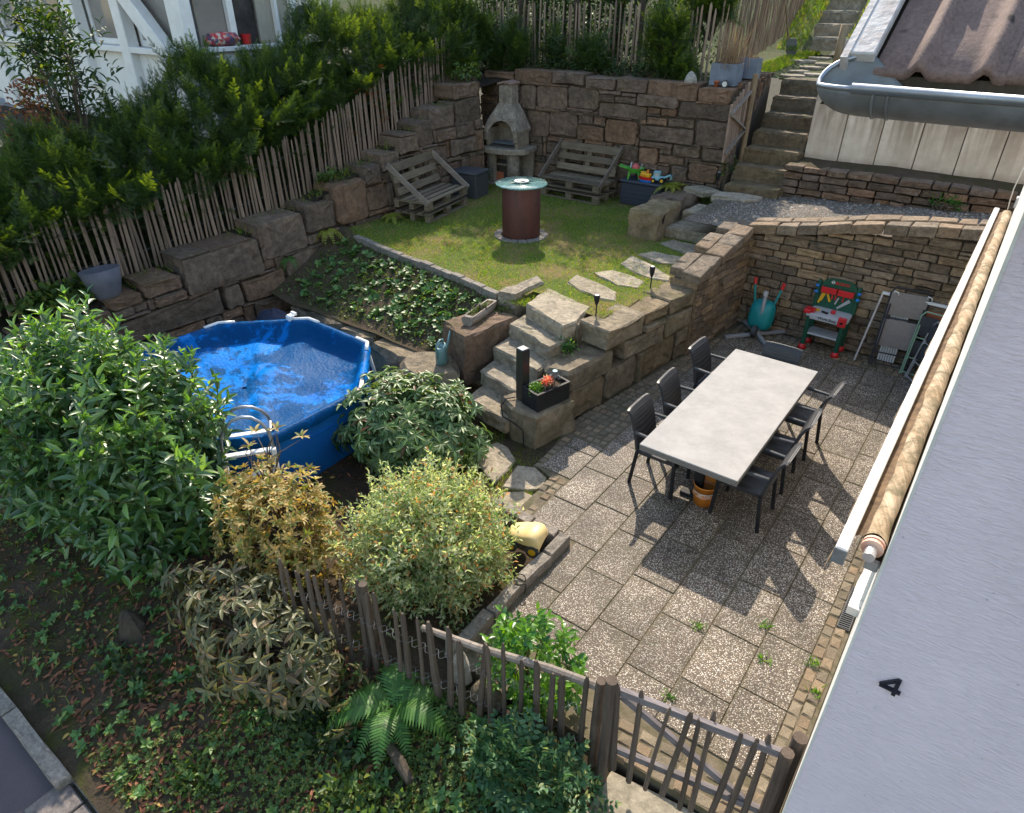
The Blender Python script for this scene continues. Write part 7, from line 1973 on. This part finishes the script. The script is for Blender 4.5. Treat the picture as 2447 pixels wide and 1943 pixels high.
xx = cx + hw * np.cos(ang) * (1 + .2 * np.sin(yy * 3.3 + zz * 4)) + g.normal(size=n) * .08
lowlim = np.interp(yy, [1, 4.1, 5.3, 6.3, 6.9, 7.7, 8.8, 10.1, 11], [1.5, 1.95, 2.05, 2.25, 2.55, 2.7, 3.0, 3.3, 3.2])
zz = np.where((xx > -9.9) & (zz < lowlim), lowlim + g.random(n) * .3, zz)
P = np.stack([xx, yy, zz], 1)
D = nrm(np.stack([np.cos(ang) * .9, g.normal(size=n) * .35, np.sin(np.maximum(ang, .2)) * .9 + .45], 1) + g.normal(size=(n, 3)) * .5)
P = P + D * (.1 + .2 * g.random(n)[:, None])
leaves_obj(t, 'needles', SPRIG, yew_shoots(P, D, g), M['yew'])
sel = g.random(n) < .2
leaves_obj(t, 'lit_young_needles', SPRIG, yew_shoots(P[sel] + D[sel] * .1, nrm(D[sel] + [0.1, 0, .35]), g, 6, .13, .3), M['yew_lit_young'])
br = (np.abs(yy - 9.0) < .5) & (xx > -10.1)
leaves_obj(t, 'dead_needles', SPRIG, yew_shoots(P[br][:16] + [0.12, 0, -.12], nrm(D[br][:16] + [0.3, 0, -.5]), g, 6, .11, .3), M['yew_brown'])
# inner mass of dark shoots
m_ = 2300; y2 = g.uniform(.6, 13, m_); b2 = np.interp(y2, [0, 3, 6, 8, 10, 13.5], [1.05, 1.1, 1.5, 1.9, 2.5, 3.1]); t2 = np.interp(y2, [0, 3.3, 4.3, 6, 8, 13.5], [2.0, 2.2, 2.7, 3.0, 3.4, 4.0])
P2 = np.stack([-10.8 + g.normal(size=m_) * .35, y2, b2 + (t2 - b2) * g.random(m_)], 1)
leaves_obj(t, 'inner_needles', SPRIG, yew_shoots(P2, rand_dirs(m_, g), g, 4, .19, .34), M['yew'])
mb = MB()
for y in np.arange(.8, 13, .7):
    b_ = float(np.interp(y, [0, 3, 6, 8, 10, 13.5], [1.0, 1.1, 1.5, 1.9, 2.5, 3.1])); mb.tube([(-10.75, y, b_ - .1), (-10.7 + rng.uniform(-.2, .2), y + rng.uniform(-.2, .2), b_ + 1.2)], [.06, .03], 6)
mb.build('trunk', M['bark'], t, world=True)
def broad_bush(name, lab, cat, c, r, n, L, W, m, per=6, lo=-.6, seed=1, group=None, inner=.5, singles=0):
    g = np.random.default_rng(seed); t = thing(name, lab, cat, (c[0], c[1], c[2] - r[2]), 0, group)
    P, D, S = blob(n, c, r, lo, inner, g, .18, 3.5); dirs = nrm(D * .8 + [0, 0, .4] + g.normal(size=P.shape) * .4)
    leaves_obj(t, 'leaves', DIAMOND, shoot_leaves(P, dirs, per, L * .5, L, W, .75, g), m, singles)
    stems_obj(t, (c[0], c[1], c[2] - r[2] - .1), P - D * .1, M['twig'], .02, 18); return t
# tall dark plant by the house
g = np.random.default_rng(8)
t = thing('tall_laurel', 'tall dark narrow shrub in front of the white house windows', 'shrub', (-11.3, 4.55, 2))
P = np.stack([-11.3 + g.normal(size=150) * .3, 4.55 + g.normal(size=150) * .26, g.uniform(3.1, 4.6, 150)], 1); D = nrm(np.stack([g.normal(size=150) * .6, g.normal(size=150) * .6, np.full(150, .9)], 1))
leaves_obj(t, 'leaves', LEAF_N, shoot_leaves(P, D, 8, .035, .14, .045, .8, g), M['dark_hedge']); stems_obj(t, (-11.3, 4.55, 2.0), P, M['twig'], .02, 30)
t = thing('dry_shrub', 'rust-brown dried shrub between the tall dark shrub and the yew hedge', 'shrub', (-11.2, 4.0, 2))
P = np.stack([-11.1 + g.normal(size=60) * .15, 4.05 + g.normal(size=60) * .15, g.uniform(2.7, 3.5, 60)], 1); D = nrm(rand_dirs(60, g) + [0, 0, .3])
leaves_obj(t, 'leaves', DIAMOND, shoot_leaves(P, D, 6, .04, .09, .04, .8, g), M['dead_leaf']); stems_obj(t, (-11.1, 4.05, 2.0), P, M['twig'], .015, 12)

# --- shrubs in front of and behind the back fence
def yew_bush(lab, c, r, n, seed, m='yew', young=.4, name='yew_shrub', cat='shrub'):
    g = np.random.default_rng(seed); t = thing(name, lab, cat, (c[0], c[1], c[2] - r[2]))
    P, D, S = blob(n, c, r, -.7, .5, g, .2, 3.5); d = nrm(D * .8 + [0, 0, .5] + g.normal(size=P.shape) * .3)
    leaves_obj(t, 'needles', SPRIG, yew_shoots(P, d, g, 8, .12, .38), M[m])
    s = g.random(len(P)) < young
    if s.any(): leaves_obj(t, 'lit_young_needles', SPRIG, yew_shoots(P[s] + d[s] * .07, d[s], g, 5, .1, .25), M['yew_lit_young'])
    stems_obj(t, (c[0], c[1], c[2] - r[2] - .1), P - D * .1, M['bark'], .025, 14); return t
yew_bush('bright yellow-green conifer shrub in front of the back paling fence, left of the zinc planters', (-6.05, 12.85, 3.75), (.5, .3, .65), 190, 21, young=1.0)
yew_bush('low dense green conifer at the foot of the back fence behind the pale rock', (-5.75, 12.75, 3.28), (.42, .3, .32), 120, 22, young=.5)
yew_bush('dark shaggy conifer in front of the back fence right of the barbecue chimney', (-7.6, 12.85, 3.4), (.5, .3, .55), 170, 23, young=.08)
yew_bush('dark low conifer in the corner between the two fences', (-9.5, 12.7, 3.45), (.7, .45, .75), 260, 24, young=.1)
yew_bush('dark conifer standing between the pales in the middle of the back fence', (-8.55, 12.95, 3.45), (.35, .25, .55), 110, 25, young=.1)
yew_bush('fresh green conifer branches hanging over the corner of the back fence by the grass bank', (-5.5, 13.5, 4.35), (.5, .35, .5), 170, 26, young=.8)
broad_bush('low_shrub', 'scrubby dark low growth along the top of the tall wall', 'shrub', (-7.2, 12.8, 3.22), (2.0, .26, .22), 420, .06, .035, M['dark_hedge'], 5, -.3, 31)
# hedge on the slope behind the back fence
t = thing('dark_hedge', 'dark leafy hedge glimpsed between the pales of the back fence', 'hedge', (-8, 14.3, 3.1)); g = np.random.default_rng(9)
n = 2600; P = np.stack([g.uniform(-12.5, -5.9, n), 14.4 + g.normal(size=n) * .45, 3.1 + 2.5 * g.random(n)], 1); D = nrm(rand_dirs(n, g) + [0, -.3, .4])
leaves_obj(t, 'leaves', DIAMOND, shoot_leaves(P, D, 6, .05, .1, .055, .8, g), M['dark_hedge']); mb = MB()
for x in np.arange(-12.2, -5.9, .6): mb.tube([(x, 14.4, 3.0), (x + rng.uniform(-.2, .2), 14.4, 5.0)], [.05, .02], 6)
mb.build('trunk', M['bark'], t, world=True)
# trees on the slope behind, crowns above the frame, casting the garden's shade
def tree(lab, x, y, z0, h, cr, n, seed):
    g = np.random.default_rng(seed); rg = random.Random(seed); t = thing('garden_tree', lab, 'tree', (x, y, z0), 0, 'trees on the slope behind the back fence')
    mb = MB(); mb.tube([(x, y, z0 - .3), (x + .1, y, z0 + h * .35), (x - .05, y + .1, z0 + h * .6), (x, y, z0 + h * .85)], [.14, .11, .08, .03], 8)
    tips = []
    for k in range(16):
        a = k * 2.4; zz = z0 + h * rg.uniform(.35, .8); e = (x + cr * .8 * math.cos(a), y + cr * .8 * math.sin(a), zz + h * .14); tips.append(e); mb.tube([(x, y, zz - h * .08), e], [.045, .012], 5)
    mb.build('trunk', M['bark'], t, world=True)
    c = np.array([(x, y, z0 + h * .66)]); P, D, S = blob(n, (x, y, z0 + h * .66), (cr, cr, h * .36), -1, .75, g, .22, 3)
    P = np.concatenate([P, np.array(tips)[g.integers(0, 16, n // 2)] + g.normal(size=(n // 2, 3)) * .3]); D = rand_dirs(len(P), g)
    leaves_obj(t, 'crown', DIAMOND, shoot_leaves(P, nrm(D + [0, 0, .2]), 6, .06, .11, .06, .8, g), M['tree_leaf'])
tree('slim tree behind the back fence, above the barbecue corner', -10.6, 15.2, 3.2, 4.3, 1.3, 750, 41)
tree('slim tree behind the middle of the back fence', -8.3, 15.0, 3.2, 3.7, 1.2, 650, 42)
tree('leaning slim tree behind the right half of the back fence', -6.8, 15.6, 3.3, 3.1, .9, 450, 43)
tree('tree behind the corner of the yew hedge', -12.8, 14.6, 3.2, 4.6, 1.4, 900, 44)
# grasses and weeds on the bank of the upper stairs, dry grass in the zinc box
def blades(name, lab, cat, pts, L, W, m, lean=.5, seed=1, kind='stuff', parent=None, up=1.0, per=1):
    g = np.random.default_rng(seed); P = np.repeat(np.asarray(pts, float), per, 0); n = len(P)
    P = P + np.concatenate([g.normal(size=(n, 2)) * (.012 if per > 1 else 0), np.zeros((n, 1))], 1)
    d = nrm(np.concatenate([g.normal(size=(n, 2)) * lean, np.full((n, 1), up)], 1)); N = nrm(np.concatenate([g.normal(size=(n, 2)), np.full((n, 1), .2)], 1))
    BL = (np.array([(-.5, 0, 0), (.5, 0, 0), (.32, .55, -.06), (-.32, .55, -.06), (0, 1, -.25)]), None)
    V, F = scatter((BL[0], np.array([(0, 1, 2), (0, 2, 3), (3, 2, 4)])), P, d, N, L * g.uniform(.6, 1.3, n), W)
    o = mesh_np(name, V, F, m, parent, False, kind)
    if lab: tag(o, lab, cat)
    return o
g = np.random.default_rng(3)
n = 70000; x = g.uniform(-9.15, -3.4, n); y = g.uniform(6.75, 12.2, n)
ok = np.array([lawn_in(a, b) for a, b in zip(x, y)])
dens = .3 + .7 * np.sin(x * 2.3 + 1.2 * np.sin(y * 1.9)) * np.cos(y * 2.7 + x) + .35 * np.sin(x * 7 + y * 5)
ok &= g.random(n) < np.clip(.55 + .45 * dens, .15, 1); ok &= ((x + 6.53) ** 2 + (y - 9.05) ** 2) > .46 ** 2
hl = np.array([h_lawn(a, b) + .012 * hnoise(a, b) for a, b in zip(x[ok], y[ok])])
blades('grass', 'short patchy green lawn grass', 'grass', np.stack([x[ok], y[ok], hl - .005], 1),   .046, .0075, M['grass'], .75, 4)
# grass between flagstones, along edges, on the banks
pts = []
for _ in range(4200):
    a = g.uniform(-4.2, -3.0); b = g.uniform(4.15, 5.4)
    if math.sin(a * 7) * math.cos(b * 6) > -.45: pts.append((a, b, -.045))
for _ in range(900): pts.append((g.uniform(-2.95, -2.5), g.uniform(2.9, 4.05), -.12))
for _ in range(700): pts.append((g.normal(-4.95, .1), g.uniform(6.7, 7.2), .95))
blades('grass', 'grass growing between the flagstones and along the bed', 'grass', pts, .05, .006, M['grass'], .8, 5)
pts = [(g.uniform(-5.3, -4.75), b, 3.06 + .05 * (b - 14.6)) for b in g.uniform(14.6, 18.5, 6000)] + [(g.uniform(-5.5, -4.95), b, 3.3 + .6 * (b - 17.5)) for b in g.uniform(17.6, 20, 3000)] + [(g.uniform(-4.1, -3.4), b, 3.3 + .6 * (b - 17.5)) for b in g.uniform(17.8, 20, 2000)]
blades('grass', 'long sunlit grass on the bank beside the upper stairs', 'grass', pts, .1, .012, M['grass'], .5, 6)
blades('dry_grass', 'tall straw-coloured dry grass growing in the wide zinc planter', 'grass', [(-4.72 + g.normal() * .13, 12.62 + g.normal() * .09, 3.38) for _ in range(240)], .6, .006, M['dry_grass'], .2, 7, None)
blades('dry_grass', 'thin straw in the smaller zinc planter', 'grass', [(-4.5 + g.normal() * .08, 13.15 + g.normal() * .08, 3.45) for _ in range(100)], .22, .005, M['dry_grass'], .4, 8, None)
pts = [(-9.5 + g.normal() * .06, g.uniform(4.2, 6.5), float(np.interp(0, [0], [0])) + pw(float(4.5), T_L)) for _ in range(10)]
pts = []
for _ in range(900): b = g.uniform(3.8, 11.5); pts.append((-9.52 + g.normal() * .08, b, pw(b, T_L) + .0))
blades('grass', 'wispy grass at the foot of the left paling fence', 'grass', pts, .17, .008, M['grass'], .7, 9)
# plants along the left fence and stone wall
broad_bush('hosta', 'leafy green plants below the left fence beside the grey pot', 'plant', (-9.62, 3.05, 1.12), (.25, .55, .2), 130, .11, .1, M['ground_leaf'], 4, -.2, 51)
broad_bush('weed', 'small leafy weeds at the fence foot above the tall wall block', 'plant', (-9.5, 7.6, 1.82), (.14, .3, .14), 60, .08, .05, M['ground_leaf'], 4, -.2, 52)
broad_bush('weed', 'yellow-tinged bramble by the fence end in the wall corner', 'plant', (-9.5, 11.3, 3.1), (.22, .4, .25), 90, .08, .05, M['ground_leaf'], 4, -.2, 53)
broad_bush('weed', 'white-flowered leafy tuft beside the top step of the garden steps', 'plant', (-3.93, 6.45, .72), (.14, .16, .16), 60, .07, .035, M['strawberry'], 5, -.2, 54)
broad_bush('ivy', 'trailing green weeds between the tall wall and the steep stairs', 'plant', (-4.42, 12.6, 1.75), (.14, .5, .22), 90, .06, .04, M['ground_leaf'], 5, -.3, 55)
broad_bush('weed', 'pair of small green weeds on the low dry stone wall', 'plant', (-.85, 12.36, 1.72), (.3, .08, .14), 40, .06, .04, M['fern'], 4, -.3, 56)
t = broad_bush('sedum', 'green bedding plants in the front of the black planter box', 'plant', (-3.72, 5.5, .62), (.1, .13, .09), 130, .035, .018, M['skimmia'], 5, -.3, 57)
t = broad_bush('flowers', 'coral flowers in the middle of the black planter box', 'flowers', (-3.66, 5.6, .68), (.07, .09, .09), 70, .028, .018, M['petal'], 4, -.2, 58)
broad_bush('succulent', 'small succulents planted along the hollowed log', 'plant', (-5.22, 6.32, .96), (.04, .26, .03), 60, .03, .016, M['ground_leaf'], 5, -.2, 59)
# planted slope
g = np.random.default_rng(12); P = []
for k in range(420):
    x = g.uniform(-8.9, -5.25); f = 5.95; e = edge_y(x) - .12; y = f + (e - f) * g.random(); 
    if g.random() > .35 + .5 * np.exp(-((x + 6.4) / 1.2) ** 2): continue
    P.append((x, y, h_bed(x, y) + .03))
P = np.array(P); V1 = whorls(P, nrm(np.tile([0, -.15, 1.0], (len(P), 1)) + g.normal(size=P.shape) * .25), 5, .075, .066, .74, g)
o = None
V, F = scatter(LEAF, *V1); tag(mesh_np('ground_cover', V, F, M['strawberry'], None, False, 'stuff'), 'low leafy plants covering the slope between pool and lawn', 'ground cover')
P2 = np.stack([g.uniform(-9.0, -5.0, 2600), np.zeros(2600), np.zeros(2600)], 1)
for i in range(len(P2)): x = P2[i, 0]; y = 5.85 + (edge_y(x) - 5.9) * g.random(); P2[i, 1] = y; P2[i, 2] = h_bed(x, y) + .02
V, F = scatter(DIAMOND, P2, nrm(rand_dirs(len(P2), g) + [0, 0, .5]), rand_dirs(len(P2), g) + [0, -.2, 1.0], .045 * g.uniform(.5, 1.3, len(P2)), .03); tag(mesh_np('ground_cover', V, F, M['ground_leaf'], None, False, 'stuff'), 'tiny weeds on the planted slope', 'ground cover')
# verge: ground cover, moss, fallen leaves
def verge_pts(n, g, x0=-9, x1=-1.05, y0=.4, y1=2.3):
    x = g.uniform(x0, x1, n); y = g.uniform(y0, y1, n); k = y < np.array([FENCE_Y(a) + .1 for a in x]); x = x[k]; y = y[k]
    return np.stack([x, y, np.array([h_verge(a, b) + .025 * hnoise(a, b) for a, b in zip(x, y)])], 1)
g = np.random.default_rng(14)
P = verge_pts(30000, g); w = np.clip((P[:, 0] + 4.6) / 2.6, .08, .75) * (.55 + .45 * np.sin(P[:, 0] * 3 + 2 * np.sin(P[:, 1] * 4))); P = P[g.random(len(P)) < w]
V, F = scatter(DIAMOND, *whorls(P + [0, 0, .03], nrm(g.normal(size=P.shape) * .3 + [0, -.2, 1.0]), 5, .027, .019, .75, g)); tag(mesh_np('ground_cover', V, F, M['ground_leaf'], None, False, 'stuff'), 'low green ground cover on the shady street bank', 'ground cover')
P = verge_pts(420, g); V, F = scatter(LEAF, *whorls(P + [0, 0, .05], nrm(g.normal(size=P.shape) * .3 + [0, -.2, 1.0]), 6, .06, .034, .7, g)); tag(mesh_np('ground_cover', V, F, M['strawberry'], None, False, 'stuff'), 'larger leafy weeds scattered on the street bank', 'ground cover')
P = verge_pts(6000, g, -8.5, -2.0); w = np.exp(-((P[:, 0] + 4.0) / 1.3) ** 2) + .2; P = P[g.random(len(P)) < w]
V, F = scatter(LEAF_N, P + [0, 0, .012], nrm(g.normal(size=P.shape) * [1, 1, .15]), nrm(g.normal(size=P.shape) * .35 + [0, 0, 1.0]), .07 * g.uniform(.5, 1.25, len(P)), .024); tag(mesh_np('fallen_leaves', V, F, M['dead_leaf'], None, False, 'stuff'), 'red brown fallen leaves under the laurel on the bank', 'fallen leaves')
P = np.stack([g.uniform(-5.5, -2.5, 300), g.uniform(2.2, 4.0, 300), np.full(300, -.1)], 1)
V, F = scatter(LEAF_N, P, nrm(g.normal(size=P.shape) * [1, 1, .15]), nrm(g.normal(size=P.shape) * .35 + [0, 0, 1.0]), .06, .022); tag(mesh_np('fallen_leaves', V, F, M['dead_leaf'], None, False, 'stuff'), 'fallen leaves on the soil of the shrub bed', 'fallen leaves')
P = verge_pts(5200, g, -3.6, -1.1, .7, 2.3); P = P[np.sin(P[:, 0] * 2.2 + 1) * np.cos(P[:, 1] * 4) > -.1]
V, F = scatter(DIAMOND, P, nrm(g.normal(size=P.shape) * .5 + [0, 0, 1.0]), rand_dirs(len(P), g), .022, .012); tag(mesh_np('moss', V, F, M['moss'], None, False, 'stuff'), 'yellow green moss on the bank below the pales', 'moss')
P = np.stack([-1.75 + g.uniform(-.3, .3, 900), 2.0 + g.uniform(-.18, .18, 900), np.full(900, -.15)], 1)
V, F = scatter(DIAMOND, P, nrm(g.normal(size=P.shape) * .5 + [0, 0, 1.0]), rand_dirs(len(P), g), .022, .014); mesh_np('moss', V, F, M['moss'], None, False, 'stuff'); tag(bpy.data.objects['moss.001'] if 'moss.001' in bpy.data.objects else bpy.context.scene.objects[-1], 'moss cushion on the stone below the pales', 'moss')
# weeds in the patio joints
pts = []
for c, (x, y) in enumerate(((-.45, 3.95), (-.55, 4.3), (-.12, 4.15), (-.9, 3.2), (-1.0, 3.95), (-.05, 3.9))):
    for _ in range(26): pts.append((x + g.normal() * .025, y + g.normal() * .025, 0))
blades('weed', 'small green weeds in the patio joints near the house', 'weeds', pts, .055, .01, M['skimmia'], .8, 15)

g = np.random.default_rng(33)
P = verge_pts(2600, g, -7.5, -1.2); P = P[np.sin(P[:, 0] * 2.7) * np.cos(P[:, 1] * 5 + P[:, 0]) > -.2]
blades('dead_grass', 'matted brown dead grass and thin twigs on the bank', 'dead grass', P, .09, .004, M['dead_straw'], 2.2, 34)
P = verge_pts(1500, g, -8.5, -1.2)
blades('grass', 'scattered green grass tufts on the bank', 'grass', P, .08, .006, M['grass'], .8, 35)

for i, (lab, c, r, n, m) in enumerate((('low leafy green undergrowth at the bottom edge left of the blue-green shrub', (-2.2, 1.35, -.2), (.45, .25, .14), 150, 'ground_leaf'), ('dark green ivy patch under the grey-green rhododendron', (-3.0, 1.55, -.15), (.5, .22, .16), 170, 'dark_hedge'), ('patch of leafy weeds on the bank beside the fallen leaves', (-3.5, .8, -.38), (.25, .15, .1), 60, 'ground_leaf'), ('light green weeds at the foot of the big laurel', (-4.7, 1.0, -.35), (.45, .22, .14), 110, 'dark_hedge'), ('green and yellow small shrub at the bottom edge among the undergrowth', (-2.0, 1.05, -.3), (.2, .16, .18), 60, 'skimmia'))):
    broad_bush('undergrowth', lab, 'plant', c, r, n, .07, .04, M[m], 5, -.2, 70 + i)
